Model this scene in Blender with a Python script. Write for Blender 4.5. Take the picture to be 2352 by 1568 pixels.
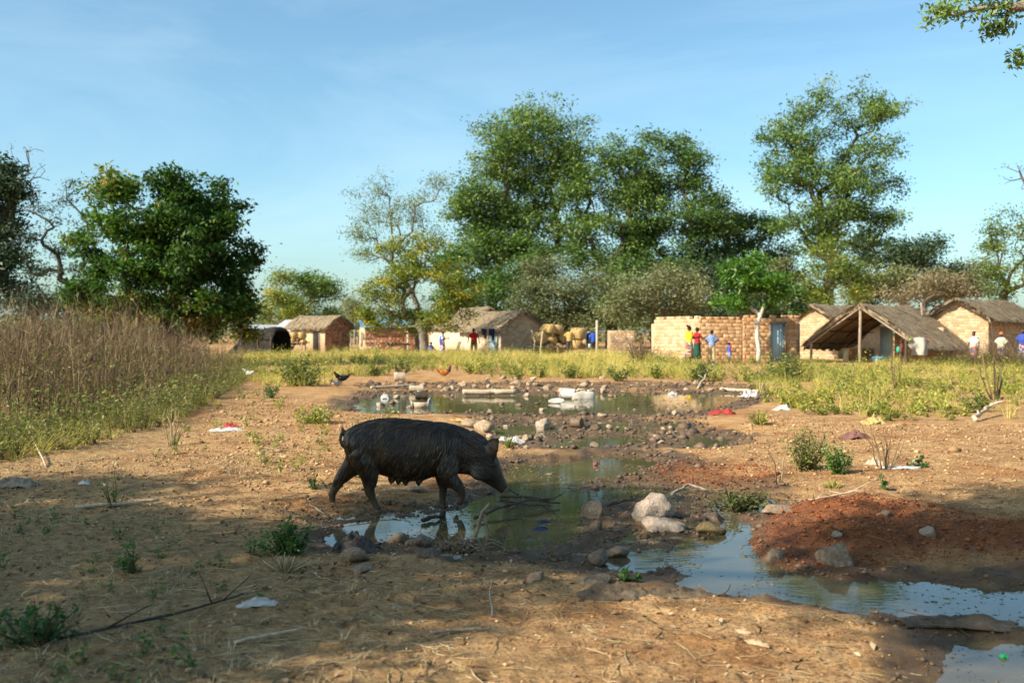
import bpy, bmesh, math, random
import numpy as np
from mathutils import Vector, Matrix, Euler
from mathutils.bvhtree import BVHTree

for _o in list(bpy.data.objects):
    bpy.data.objects.remove(_o)
SC = bpy.context.scene
COL = SC.collection
PI = math.pi
R = math.radians

# ------------------------------------------------------------------ camera, sky, sun, exposure
CAM_H = 1.40
FPX = 2287.0          # focal length in reference pixels (35 mm lens, reference width 2352)
HZ = 765.0            # horizon row in that reference
cam_d = bpy.data.cameras.new("camera")
cam = bpy.data.objects.new("camera", cam_d)
COL.objects.link(cam)
cam.location = (0, 0, CAM_H)
cam.rotation_euler = (R(90) - math.atan((784 - HZ) / FPX), 0, 0)
cam_d.lens = 35.0
cam_d.sensor_width = 36.0
cam_d.clip_start = 0.05
cam_d.clip_end = 6000
cam_d.dof.use_dof = True
cam_d.dof.focus_distance = 8.1
cam_d.dof.aperture_fstop = 2.6
SC.camera = cam

SUN_AZ = (-0.86, -0.51)      # horizontal direction towards the sun
SUN_EL = R(34)
_n = math.hypot(*SUN_AZ)
SUN = Vector((SUN_AZ[0] / _n * math.cos(SUN_EL), SUN_AZ[1] / _n * math.cos(SUN_EL), math.sin(SUN_EL)))

world = bpy.data.worlds.new("World")
SC.world = world
world.use_nodes = True
_nt = world.node_tree
_nt.nodes.clear()
w_out = _nt.nodes.new("ShaderNodeOutputWorld")
w_bg = _nt.nodes.new("ShaderNodeBackground")
w_bg.inputs["Strength"].default_value = 0.100
w_sky = _nt.nodes.new("ShaderNodeTexSky")
w_sky.sky_type = 'NISHITA'
w_sky.sun_disc = False
w_sky.sun_elevation = SUN_EL
w_sky.sun_rotation = math.atan2(SUN.x, SUN.y)
w_sky.altitude = 400
w_sky.air_density = 1.0
w_sky.dust_density = 2.3
w_sky.ozone_density = 6.0
# thin high cirrus streaks over the whole sky
w_tc = _nt.nodes.new("ShaderNodeTexCoord")
w_map = _nt.nodes.new("ShaderNodeMapping")
w_map.inputs["Scale"].default_value = (1.0, 1.3, 4.2)
w_map.inputs["Rotation"].default_value = (R(6), R(11), R(20))
w_n1 = _nt.nodes.new("ShaderNodeTexNoise")
w_n1.inputs["Scale"].default_value = 1.5
w_n1.inputs["Detail"].default_value = 7
w_n1.inputs["Roughness"].default_value = 0.62
w_n1.inputs["Distortion"].default_value = 0.7
w_r = _nt.nodes.new("ShaderNodeMapRange")
w_r.inputs["From Min"].default_value = 0.46
w_r.inputs["From Max"].default_value = 0.78
w_r.inputs["To Max"].default_value = 0.20
w_mix = _nt.nodes.new("ShaderNodeMix")
w_mix.data_type = 'RGBA'
w_mix.inputs["B"].default_value = (4.6, 5.2, 6.6, 1)
_l = _nt.links.new
_l(w_tc.outputs["Generated"], w_map.inputs["Vector"])
_l(w_map.outputs["Vector"], w_n1.inputs["Vector"])
_l(w_n1.outputs["Fac"], w_r.inputs["Value"])
_l(w_r.outputs["Result"], w_mix.inputs["Factor"])
_l(w_sky.outputs["Color"], w_mix.inputs["A"])
w_tint = _nt.nodes.new("ShaderNodeMix")
w_tint.data_type = 'RGBA'
w_tint.blend_type = 'MULTIPLY'
w_tint.inputs["Factor"].default_value = 1.0
w_tint.inputs["B"].default_value = (1.25, 1.33, 1.08, 1)
_l(w_mix.outputs["Result"], w_tint.inputs["A"])
_l(w_tint.outputs["Result"], w_bg.inputs["Color"])
_l(w_bg.outputs["Background"], w_out.inputs["Surface"])

sun_d = bpy.data.lights.new("sun", 'SUN')
sun_d.energy = 5.0
sun_d.angle = R(0.53)
sun_d.color = (1.0, 0.89, 0.74)
sun = bpy.data.objects.new("sun", sun_d)
COL.objects.link(sun)
sun.rotation_euler = SUN.to_track_quat('Z', 'Y').to_euler()
sun.location = (-30, -12, 30)

SC.view_settings.view_transform = 'Standard'
SC.view_settings.look = 'None'
SC.view_settings.exposure = 0.98
SC.view_settings.gamma = 1.0
SC.view_settings.use_curve_mapping = False
SC.render.engine = 'CYCLES'
SC.cycles.max_bounces = 5
SC.cycles.diffuse_bounces = 2
SC.cycles.glossy_bounces = 2
SC.cycles.transmission_bounces = 3
SC.cycles.transparent_max_bounces = 4
SC.cycles.caustics_reflective = False
SC.cycles.caustics_refractive = False
SC.cycles.use_denoising = True
SC.cycles.sample_clamp_indirect = 4.0

# ------------------------------------------------------------------ helpers
def gx(px, d):
    return (px - 1176.0) / FPX * d

def gp(px, py):
    """ground point (z = 0) seen at a reference pixel"""
    d = FPX * CAM_H / (py - HZ)
    return np.array((gx(px, d), d))

def zz(py, d):
    return CAM_H + (HZ - py) / FPX * d

def _hash(ix, iy, seed):
    h = (ix.astype(np.int64) * 374761393 + iy.astype(np.int64) * 668265263 + seed * 1442695041) & 0xFFFFFFFF
    h = ((h ^ (h >> 13)) * 1274126177) & 0xFFFFFFFF
    h = h ^ (h >> 16)
    return (h & 0xFFFFFF) / float(0xFFFFFF)

def vnoise(x, y, seed=0):
    x = np.asarray(x, float); y = np.asarray(y, float)
    ix = np.floor(x); iy = np.floor(y)
    fx = x - ix; fy = y - iy
    fx = fx * fx * (3 - 2 * fx); fy = fy * fy * (3 - 2 * fy)
    a = _hash(ix, iy, seed); b = _hash(ix + 1, iy, seed)
    c = _hash(ix, iy + 1, seed); d = _hash(ix + 1, iy + 1, seed)
    return (a + (b - a) * fx) * (1 - fy) + (c + (d - c) * fx) * fy

def fbm(x, y, seed=0, octs=4, gain=0.5):
    s = 0.0; amp = 1.0; tot = 0.0
    for o in range(octs):
        s = s + amp * (vnoise(x * 2 ** o + 17.3 * o, y * 2 ** o - 9.1 * o, seed + o) - 0.5)
        tot += amp; amp *= gain
    return s / tot * 2.0

def sstep(a, b, x):
    t = np.clip((x - a) / (b - a), 0, 1)
    return t * t * (3 - 2 * t)

class G:
    """collects geometry for ONE mesh"""
    def __init__(s):
        s.v = []; s.l = []; s.t = []; s.m = []; s.a = []; s.n = 0
    def add(s, V, F, m=0, a=0.5):
        V = np.asarray(V, float).reshape(-1, 3)
        F = np.asarray(F, np.int64)
        if F.ndim == 1:
            F = F.reshape(1, -1)
        s.v.append(V); s.l.append((F + s.n).ravel())
        s.t.append(np.full(len(F), F.shape[1])); s.m.append(np.full(len(F), m))
        s.a.append(np.full(len(V), a) if np.isscalar(a) else np.asarray(a, float))
        s.n += len(V)
        return s
    def mesh(s, name, mats=(), smooth=False):
        me = bpy.data.meshes.new(name)
        V = np.concatenate(s.v); L = np.concatenate(s.l); T = np.concatenate(s.t); M = np.concatenate(s.m)
        me.vertices.add(len(V)); me.vertices.foreach_set("co", V.ravel().astype(np.float32))
        me.loops.add(len(L)); me.loops.foreach_set("vertex_index", L.astype(np.int32))
        st = np.concatenate(([0], np.cumsum(T)[:-1]))
        me.polygons.add(len(T)); me.polygons.foreach_set("loop_start", st.astype(np.int32))
        for m in mats:
            me.materials.append(m)
        if M.any():
            me.polygons.foreach_set("material_index", M.astype(np.int32))
        at = me.attributes.new("var", 'FLOAT', 'POINT')
        at.data.foreach_set("value", np.concatenate(s.a).astype(np.float32))
        me.update(calc_edges=True)
        if smooth:
            me.polygons.foreach_set("use_smooth", np.ones(len(T), bool))
        return me
    # ---- shapes
    def box(s, c, sz, rz=0.0, m=0, a=0.5):
        x, y, z = np.array(sz) / 2.0
        P = np.array([(-x, -y, -z), (x, -y, -z), (x, y, -z), (-x, y, -z), (-x, -y, z), (x, -y, z), (x, y, z), (-x, y, z)])
        cr, sr = math.cos(rz), math.sin(rz)
        P = np.stack([P[:, 0] * cr - P[:, 1] * sr, P[:, 0] * sr + P[:, 1] * cr, P[:, 2]], 1) + np.array(c)
        return s.add(P, [(0, 3, 2, 1), (4, 5, 6, 7), (0, 1, 5, 4), (1, 2, 6, 5), (2, 3, 7, 6), (3, 0, 4, 7)], m, a)
    def rings(s, RG, m=0, a=0.5, cap=True):
        RG = np.asarray(RG, float)
        n, k, _ = RG.shape
        idx = np.arange(n * k).reshape(n, k)
        A = idx[:-1]; B = idx[1:]
        F = np.stack([A, np.roll(A, -1, 1), np.roll(B, -1, 1), B], 2).reshape(-1, 4)
        if not np.isscalar(a):
            a = np.repeat(np.asarray(a, float), k)
        base = s.n
        s.add(RG.reshape(-1, 3), F, m, a)
        if cap:
            s.l.append(base + idx[0][::-1]); s.t.append(np.array([k])); s.m.append(np.array([m]))
            s.l.append(base + idx[-1]); s.t.append(np.array([k])); s.m.append(np.array([m]))
        return s
    def tube(s, P, r, k=6, m=0, a=0.5, cap=True, flat=1.0, up=None):
        P = np.asarray(P, float); n = len(P)
        r = np.full(n, r) if np.isscalar(r) else np.asarray(r, float)
        T = np.gradient(P, axis=0)
        T /= np.maximum(np.linalg.norm(T, axis=1, keepdims=True), 1e-9)
        ref = np.array(up, float) if up is not None else (np.array((0, 0, 1.0)) if abs(T[0, 2]) < 0.8 else np.array((1.0, 0, 0)))
        u = np.cross(T[0], ref); u /= np.linalg.norm(u)
        th = np.arange(k) / k * 2 * PI
        RG = np.zeros((n, k, 3))
        for i in range(n):
            u = u - T[i] * np.dot(u, T[i]); u /= max(np.linalg.norm(u), 1e-9)
            w = np.cross(T[i], u)
            RG[i] = P[i] + r[i] * (np.cos(th)[:, None] * u + flat * np.sin(th)[:, None] * w)
        return s.rings(RG, m, a, cap)
    def ell(s, c, r, m=0, a=0.5, nu=12, nv=8, rot=None):
        V = [(0, 0, -1)]
        for j in range(1, nv):
            ph = -PI / 2 + PI * j / nv
            for i in range(nu):
                t = 2 * PI * i / nu
                V.append((math.cos(ph) * math.cos(t), math.cos(ph) * math.sin(t), math.sin(ph)))
        V.append((0, 0, 1))
        V = np.array(V) * np.array(r)
        if rot is not None:
            V = V @ np.array(Euler(rot).to_matrix()).T
        V = V + np.array(c)
        F3 = []; F4 = []
        for i in range(nu):
            F3.append((0, 1 + (i + 1) % nu, 1 + i))
            F3.append((len(V) - 1, 1 + (nv - 2) * nu + i, 1 + (nv - 2) * nu + (i + 1) % nu))
        for j in range(nv - 2):
            for i in range(nu):
                a0 = 1 + j * nu + i; a1 = 1 + j * nu + (i + 1) % nu
                F4.append((a0, a1, a1 + nu, a0 + nu))
        base = s.n
        s.add(V, F4, m, a)
        s.l.append((np.array(F3) + base).ravel()); s.t.append(np.full(len(F3), 3)); s.m.append(np.full(len(F3), m))
        return s

def ob(name, me, parent=None, loc=(0, 0, 0), rot=(0, 0, 0), scale=(1, 1, 1)):
    o = bpy.data.objects.new(name, me)
    COL.objects.link(o)
    if parent is not None:
        o.parent = parent
    o.location = loc; o.rotation_euler = rot; o.scale = scale
    return o

def tag(o, label=None, cat=None, group=None, kind=None):
    if label: o["label"] = label
    if cat: o["category"] = cat
    if group: o["group"] = group
    if kind: o["kind"] = kind
    return o

def empty(name, loc, rz=0.0, label=None, cat=None, group=None):
    o = bpy.data.objects.new(name, None)
    COL.objects.link(o)
    o.empty_display_size = 0.2
    o.location = loc; o.rotation_euler = (0, 0, rz)
    return tag(o, label, cat, group)

def remeshed(g, voxel, mats, smooth_it=2, ratio=None, smooth_f=0.5):
    """one continuous surface from overlapping shapes"""
    me = g.mesh("tmp")
    o = bpy.data.objects.new("tmp", me); COL.objects.link(o)
    md = o.modifiers.new("r", 'REMESH'); md.mode = 'VOXEL'; md.voxel_size = voxel; md.use_smooth_shade = True
    if smooth_it:
        sm = o.modifiers.new("s", 'SMOOTH'); sm.factor = smooth_f; sm.iterations = smooth_it
    if ratio:
        dc = o.modifiers.new("d", 'DECIMATE'); dc.ratio = ratio
    dg = bpy.context.evaluated_depsgraph_get()
    out = bpy.data.meshes.new_from_object(o.evaluated_get(dg))
    bpy.data.objects.remove(o); bpy.data.meshes.remove(me)
    out.materials.clear()
    for m in mats:
        out.materials.append(m)
    out.polygons.foreach_set("use_smooth", np.ones(len(out.polygons), bool))
    return out

# ------------------------------------------------------------------ materials
def _new(name):
    m = bpy.data.materials.new(name); m.use_nodes = True
    nt = m.node_tree
    return m, nt, nt.nodes["Principled BSDF"], nt.links.new

def _ramp(nt, cols, pos=None):
    r = nt.nodes.new("ShaderNodeValToRGB")
    e = r.color_ramp.elements
    n = len(cols)
    pos = pos or [i / (n - 1) for i in range(n)]
    while len(e) < n:
        e.new(0.5)
    for i, (p, c) in enumerate(zip(pos, cols)):
        e[i].position = p; e[i].color = (*c, 1)
    return r

def noisy(name, cols, scale=4.0, rough=0.85, bump=0.3, bscale=None, detail=6, spec=0.3, stretch=(1, 1, 1), pos=(0.3, 0.5, 0.7), rnd=0.0, bdist=0.02, metallic=0.0, coat=0.0, translucent=0.0):
    """procedural surface: a noise ramp of the thing's own colours plus fine relief; rnd mixes in a shift per object"""
    m, nt, b, L = _new(name)
    tc = nt.nodes.new("ShaderNodeTexCoord"); mp = nt.nodes.new("ShaderNodeMapping")
    mp.inputs["Scale"].default_value = stretch
    n = nt.nodes.new("ShaderNodeTexNoise"); n.inputs["Scale"].default_value = scale; n.inputs["Detail"].default_value = detail
    n.inputs["Roughness"].default_value = 0.6
    L(tc.outputs["Object"], mp.inputs["Vector"]); L(mp.outputs["Vector"], n.inputs["Vector"])
    cs = list(cols)
    r = _ramp(nt, cs, list(pos)[:len(cs)] if len(cs) == 3 else [0.3 + 0.4 * i / max(len(cs) - 1, 1) for i in range(len(cs))])
    if rnd:
        oi = nt.nodes.new("ShaderNodeObjectInfo")
        ma = nt.nodes.new("ShaderNodeMath"); ma.operation = 'MULTIPLY_ADD'
        L(oi.outputs["Random"], ma.inputs[0]); ma.inputs[1].default_value = rnd; ma.inputs[2].default_value = -rnd / 2
        ad = nt.nodes.new("ShaderNodeMath"); ad.operation = 'ADD'
        L(n.outputs["Fac"], ad.inputs[0]); L(ma.outputs[0], ad.inputs[1])
        L(ad.outputs[0], r.inputs["Fac"])
    else:
        L(n.outputs["Fac"], r.inputs["Fac"])
    L(r.outputs["Color"], b.inputs["Base Color"])
    b.inputs["Roughness"].default_value = rough
    b.inputs["Specular IOR Level"].default_value = spec
    b.inputs["Metallic"].default_value = metallic
    b.inputs["Coat Weight"].default_value = coat
    if bump:
        n2 = nt.nodes.new("ShaderNodeTexNoise"); n2.inputs["Scale"].default_value = bscale or scale * 5; n2.inputs["Detail"].default_value = 5
        L(mp.outputs["Vector"], n2.inputs["Vector"])
        bp = nt.nodes.new("ShaderNodeBump"); bp.inputs["Strength"].default_value = bump; bp.inputs["Distance"].default_value = bdist
        L(n2.outputs["Fac"], bp.inputs["Height"]); L(bp.outputs["Normal"], b.inputs["Normal"])
    if translucent:
        tr = nt.nodes.new("ShaderNodeBsdfTranslucent"); mx = nt.nodes.new("ShaderNodeMixShader")
        mx.inputs[0].default_value = translucent
        L(r.outputs["Color"], tr.inputs["Color"])
        L(b.outputs[0], mx.inputs[1]); L(tr.outputs[0], mx.inputs[2])
        L(mx.outputs[0], nt.nodes["Material Output"].inputs["Surface"])
    return m

def leafy(name, cols, rough=0.55, trans=0.3, spec=0.35, pos=None):
    """leaf colour picked per leaf from the kinds of leaf the plant bears"""
    m, nt, b, L = _new(name)
    at = nt.nodes.new("ShaderNodeAttribute"); at.attribute_name = "var"
    r = _ramp(nt, cols, pos)
    L(at.outputs["Fac"], r.inputs["Fac"])
    L(r.outputs["Color"], b.inputs["Base Color"])
    b.inputs["Roughness"].default_value = rough; b.inputs["Specular IOR Level"].default_value = spec
    tr = nt.nodes.new("ShaderNodeBsdfTranslucent"); mx = nt.nodes.new("ShaderNodeMixShader"); mx.inputs[0].default_value = trans
    hs = nt.nodes.new("ShaderNodeHueSaturation"); hs.inputs["Value"].default_value = 1.5; hs.inputs["Saturation"].default_value = 1.1
    L(r.outputs["Color"], hs.inputs["Color"]); L(hs.outputs["Color"], tr.inputs["Color"])
    L(b.outputs[0], mx.inputs[1]); L(tr.outputs[0], mx.inputs[2])
    L(mx.outputs[0], nt.nodes["Material Output"].inputs["Surface"])
    return m

# ------------------------------------------------------------------ ground and water
def _poly(pts):
    return np.array([gp(*p) for p in pts])

PONDS = [_poly(p) for p in [
    # far pond
    [(795, 938), (840, 914), (900, 905), (1000, 904), (1120, 906), (1240, 902), (1330, 906), (1450, 903), (1560, 905), (1640, 903), (1720, 908), (1690, 922), (1640, 936), (1560, 948), (1470, 952), (1330, 950), (1180, 951), (1060, 948), (930, 950), (830, 948)],
    # pools between
    [(1105, 988), (1180, 972), (1260, 978), (1290, 990), (1240, 1004), (1160, 1008)],
    [(1235, 1018), (1330, 1004), (1430, 1000), (1500, 1008), (1450, 1022), (1360, 1030), (1280, 1030)],
    [(1550, 1012), (1610, 1002), (1680, 1006), (1710, 1016), (1650, 1026), (1580, 1028)],
    [(1330, 972), (1420, 965), (1470, 972), (1400, 985)],
    # puddle in front of the sow
    [(725, 1232), (800, 1196), (880, 1188), (1000, 1178), (1075, 1160), (1130, 1130), (1150, 1098), (1160, 1072), (1250, 1056), (1370, 1044), (1480, 1046), (1525, 1060), (1470, 1082), (1390, 1097), (1300, 1110),
     (1320, 1122), (1440, 1118), (1545, 1128), (1540, 1140), (1440, 1142), (1350, 1150), (1335, 1172), (1352, 1190), (1330, 1216), (1285, 1243), (1200, 1262), (1130, 1268), (1092, 1246), (1010, 1236), (900, 1238), (780, 1268)],
    # channel on the right
    [(1640, 1160), (1700, 1172), (1748, 1204), (1715, 1240), (1745, 1280), (1830, 1312), (1950, 1327), (2120, 1328), (2290, 1348), (2420, 1340), (2420, 1446), (2240, 1420), (2130, 1416), (2010, 1414), (1890, 1398), (1760, 1374), (1650, 1366), (1540, 1344),
     (1600, 1318), (1560, 1300), (1480, 1290), (1540, 1262), (1610, 1240), (1660, 1212), (1630, 1185)],
    # near pool, bottom right
    [(2165, 1480), (2260, 1468), (2420, 1478), (2470, 1640), (2140, 1600), (2180, 1540)],
    # shallow film in front of the white rocks
    [(1380, 1282), (1450, 1262), (1540, 1276), (1500, 1304), (1420, 1306)],
]]
MUD = [_poly(p) for p in [
    [(830, 885), (1000, 880), (1300, 880), (1600, 882), (1780, 890), (1760, 925), (1620, 960), (1640, 990), (1720, 1000), (1740, 1020), (1640, 1035), (1500, 1035), (1340, 1040), (1180, 1030), (1090, 985), (1060, 955), (860, 955), (790, 940)],
    [(700, 1180), (760, 1165), (1000, 1150), (1180, 1060), (1500, 1040), (1640, 1070), (1780, 1100), (1860, 1160), (1760, 1200), (1800, 1290), (2350, 1340), (2600, 1420), (2600, 1700), (2130, 1600), (2080, 1470), (1900, 1410), (1700, 1385), (1500, 1330), (1250, 1300), (1120, 1285), (900, 1275), (740, 1250)],
]]
RED = [_poly(p) for p in [
    [(1720, 1255), (1790, 1185), (1900, 1152), (2000, 1148), (2150, 1180), (2300, 1215), (2500, 1235), (2500, 1320), (2250, 1300), (2000, 1310), (1820, 1305)],
    [(1480, 1075), (1560, 1065), (1740, 1078), (1800, 1100), (1700, 1120), (1540, 1108)],
]]
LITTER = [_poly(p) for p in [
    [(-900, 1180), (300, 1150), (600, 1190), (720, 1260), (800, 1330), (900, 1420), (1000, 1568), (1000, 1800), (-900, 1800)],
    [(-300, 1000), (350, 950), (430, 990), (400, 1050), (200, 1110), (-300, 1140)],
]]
PATHS = []

def sdist(P, x, y):
    """signed distance to a polygon, positive inside"""
    d2 = np.full(x.shape, 1e18); ins = np.zeros(x.shape, bool)
    n = len(P)
    for i in range(n):
        ax, ay = P[i]; bx, by = P[(i + 1) % n]
        ex, ey = bx - ax, by - ay
        t = np.clip(((x - ax) * ex + (y - ay) * ey) / (ex * ex + ey * ey), 0, 1)
        d2 = np.minimum(d2, (x - ax - t * ex) ** 2 + (y - ay - t * ey) ** 2)
        c = ((ay > y) != (by > y)) & (x < (bx - ax) * (y - ay) / (by - ay + 1e-12) + ax)
        ins ^= c
    d = np.sqrt(d2)
    return np.where(ins, d, -d)

def smax(polys, x, y, far=-9.0):
    s = np.full(x.shape, far)
    for P in polys:
        x0, y0 = P.min(0) - 6; x1, y1 = P.max(0) + 6
        k = (x > x0) & (x < x1) & (y > y0) & (y < y1)
        if k.any():
            s[k] = np.maximum(s[k], sdist(P, x[k], y[k]))
    return s

WATER_Z = -0.012
def terrain(x, y):
    """height and surface masks of the ground"""
    x = np.asarray(x, float); y = np.asarray(y, float)
    shp = x.shape; x = x.ravel(); y = y.ravel()
    n1 = fbm(x * 0.35, y * 0.35, 3, 3); n2 = fbm(x * 1.7, y * 1.7, 11, 4); n3 = fbm(x * 7, y * 7, 23, 4, 0.6)
    s = smax(PONDS, x, y)
    sc = np.clip(y / 9.0, 0.6, 2.2)
    sp = s - 0.04 * sc + (0.24 * n2 + 0.16 * n3) * sc
    mud = smax(MUD, x, y) + 0.35 * n2
    red = smax(RED, x, y) + 0.25 * n2 + 0.12 * n3
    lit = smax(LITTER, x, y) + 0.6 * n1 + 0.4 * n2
    wetm = sstep(-0.35, 0.25, mud)
    out = -sp
    n4 = fbm(x * 15, y * 15, 47, 3, 0.65)
    z = 0.045 + 0.03 * n1 + 0.018 * n2 + 0.019 * n3 + 0.018 * n4 * sstep(16, 9, y)
    z = z + 0.05 * sstep(0.3, 2.5, out) * (y < 60)
    lumps = np.maximum(n2, 0) * 0.035 + np.maximum(n3, -0.1) * 0.03
    z = z - wetm * 0.052 + wetm * lumps * 1.25 + wetm * 0.012 * fbm(x * 22, y * 22, 91, 3)
    # red laterite heap
    hp = sstep(-0.1, 0.75, red) * (x > 1.6) * (y < 9.2)
    z = z + hp * (0.025 + 0.06 * n2 + 0.045 * n3 + 0.035 * fbm(x * 18, y * 18, 5, 3))
    dep = sstep(-0.10, 0.14, sp)
    z = z * (1 - dep) + dep * (-0.055 + 0.018 * n2 + 0.012 * n3)
    # rise of the bank beyond the far pond
    z = z - 0.06 * sstep(25.5, 32, y + 1.5 * n1) + 0.25 * n1 * sstep(60, 140, y)
    wet = np.clip(sstep(0.50, 0.02, out / np.clip(sc, 1, 2)) * 0.85 + wetm * 0.62 + 0.5 * n2 * wetm + 0.25 * n3 * wetm, 0, 1)
    return z.reshape(shp), wet.reshape(shp), (sstep(-0.45, 0.45, red) * np.where(x > 2.6, 1.0, np.where(y < 8.4, 1.0, 0.45))).reshape(shp), sstep(-0.5, 0.6, lit).reshape(shp)

def gz(x, y):
    return float(terrain(np.array([x]), np.array([y]))[0][0])

def axis(lo, hi, s0, grow, far):
    v = [lo]
    while v[-1] < hi:
        v.append(v[-1] + s0(v[-1]))
    s = v[-1] - v[-2]
    while v[-1] < far:
        s *= grow; v.append(v[-1] + s)
    return v

_xs = axis(0, 4.2, lambda v: 0.034 + 0.004 * v, 1.055, 3000)
xs = np.array([-v for v in _xs[:0:-1]] + _xs)
_ys = axis(2.8, 34, lambda v: 0.017 * max(v / 4.0, 0.8) ** 1.75, 1.16, 3200)
ys = np.array([-900, -300, -100, -40, -15, -6, -3, -1, 0, 0.8, 1.4, 1.9, 2.3, 2.6] + _ys)
Xg, Yg = np.meshgrid(xs, ys)
Zg, WETg, REDg, LITg = terrain(Xg, Yg)
nx, ny = len(xs), len(ys)
_i = np.arange(nx * ny).reshape(ny, nx)
Fg = np.stack([_i[:-1, :-1], _i[:-1, 1:], _i[1:, 1:], _i[1:, :-1]], 2).reshape(-1, 4)

def ground_material():
    m, nt, b, L = _new("soil")
    N = nt.nodes.new
    geo = N("ShaderNodeNewGeometry")
    def noise(scale, detail=6, rough=0.6):
        n = N("ShaderNodeTexNoise"); n.inputs["Scale"].default_value = scale; n.inputs["Detail"].default_value = detail; n.inputs["Roughness"].default_value = rough
        L(geo.outputs["Position"], n.inputs["Vector"]); return n
    def attr(nm):
        a = N("ShaderNodeAttribute"); a.attribute_name = nm; return a
    def mix(fac, a, bb, mode='MIX'):
        x = N("ShaderNodeMix"); x.data_type = 'RGBA'; x.blend_type = mode
        for sock, v in ((x.inputs["Factor"], fac), (x.inputs["A"], a), (x.inputs["B"], bb)):
            if isinstance(v, (int, float)): sock.default_value = v
            elif isinstance(v, tuple): sock.default_value = (*v, 1)
            else: L(v, sock)
        return x.outputs["Result"]
    nb = noise(0.9, 5); nm = noise(7, 8, 0.7); nf = noise(55, 5, 0.7)
    dry = _ramp(nt, [(0.30, 0.150, 0.062), (0.47, 0.288, 0.128), (0.60, 0.40, 0.20)], [0.30, 0.5, 0.72]); L(nm.outputs["Fac"], dry.inputs["Fac"])
    tn = noise(2.6, 6, 0.7)
    tint = _ramp(nt, [(0.80, 0.66, 0.54), (1.0, 1.0, 1.0), (1.06, 1.02, 0.92)], [0.35, 0.5, 0.66]); L(nb.outputs["Fac"], tint.inputs["Fac"])
    c = mix(1.0, dry.outputs["Color"], tint.outputs["Color"], 'MULTIPLY')
    tin2 = _ramp(nt, [(0.70, 0.60, 0.52), (1.0, 1.0, 1.0), (1.10, 1.06, 0.98)], [0.36, 0.52, 0.68]); L(tn.outputs["Fac"], tin2.inputs["Fac"])
    c = mix(1.0, c, tin2.outputs["Color"], 'MULTIPLY')
    grit = _ramp(nt, [(0.36, 0.31, 0.27), (1, 1, 1), (1.26, 1.24, 1.18)], [0.36, 0.52, 0.70]); L(nf.outputs["Fac"], grit.inputs["Fac"])
    c = mix(1.0, c, grit.outputs["Color"], 'MULTIPLY')
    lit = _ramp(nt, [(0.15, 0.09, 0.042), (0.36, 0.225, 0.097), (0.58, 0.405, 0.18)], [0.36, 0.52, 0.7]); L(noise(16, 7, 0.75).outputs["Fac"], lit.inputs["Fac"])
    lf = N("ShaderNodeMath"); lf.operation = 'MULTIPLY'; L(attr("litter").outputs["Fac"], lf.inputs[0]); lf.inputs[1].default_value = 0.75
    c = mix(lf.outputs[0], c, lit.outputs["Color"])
    red = _ramp(nt, [(0.09, 0.027, 0.010), (0.19, 0.060, 0.021), (0.29, 0.108, 0.042)], [0.32, 0.5, 0.74]); L(noise(11, 8, 0.75).outputs["Fac"], red.inputs["Fac"])
    rf = N("ShaderNodeMath"); rf.operation = 'MULTIPLY'; L(attr("red").outputs["Fac"], rf.inputs[0]); rf.inputs[1].default_value = 0.9
    wet = _ramp(nt, [(0.066, 0.040, 0.020), (0.135, 0.084, 0.042), (0.25, 0.162, 0.082)], [0.34, 0.52, 0.76]); L(noise(5, 8, 0.7).outputs["Fac"], wet.inputs["Fac"])
    wa = attr("wet")
    ws = N("ShaderNodeMapRange"); ws.inputs["From Min"].default_value = 0.25; ws.inputs["From Max"].default_value = 0.85; L(wa.outputs["Fac"], ws.inputs["Value"])
    c = mix(ws.outputs["Result"], c, wet.outputs["Color"])
    c = mix(rf.outputs[0], c, red.outputs["Color"])
    L(c, b.inputs["Base Color"])
    rr = N("ShaderNodeMapRange"); rr.inputs["From Min"].default_value = 0.45; rr.inputs["To Min"].default_value = 0.95; rr.inputs["To Max"].default_value = 0.6
    L(wa.outputs["Fac"], rr.inputs["Value"]); L(rr.outputs["Result"], b.inputs["Roughness"])
    b.inputs["Specular IOR Level"].default_value = 0.22
    b1 = N("ShaderNodeBump"); b1.inputs["Strength"].default_value = 0.9; b1.inputs["Distance"].default_value = 0.03; L(noise(26, 8, 0.72).outputs["Fac"], b1.inputs["Height"])
    b2 = N("ShaderNodeBump"); b2.inputs["Strength"].default_value = 0.9; b2.inputs["Distance"].default_value = 0.012; L(noise(85, 4, 0.7).outputs["Fac"], b2.inputs["Height"]); L(b1.outputs["Normal"], b2.inputs["Normal"])
    L(b2.outputs["Normal"], b.inputs["Normal"])
    return m

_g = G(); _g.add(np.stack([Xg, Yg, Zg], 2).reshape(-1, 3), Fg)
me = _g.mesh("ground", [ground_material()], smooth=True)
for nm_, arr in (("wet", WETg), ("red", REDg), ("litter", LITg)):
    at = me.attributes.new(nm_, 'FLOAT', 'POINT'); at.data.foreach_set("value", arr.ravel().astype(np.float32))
tag(ob("ground", me), "dry orange earth with wet mud around the puddles", "ground", kind="structure")

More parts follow.
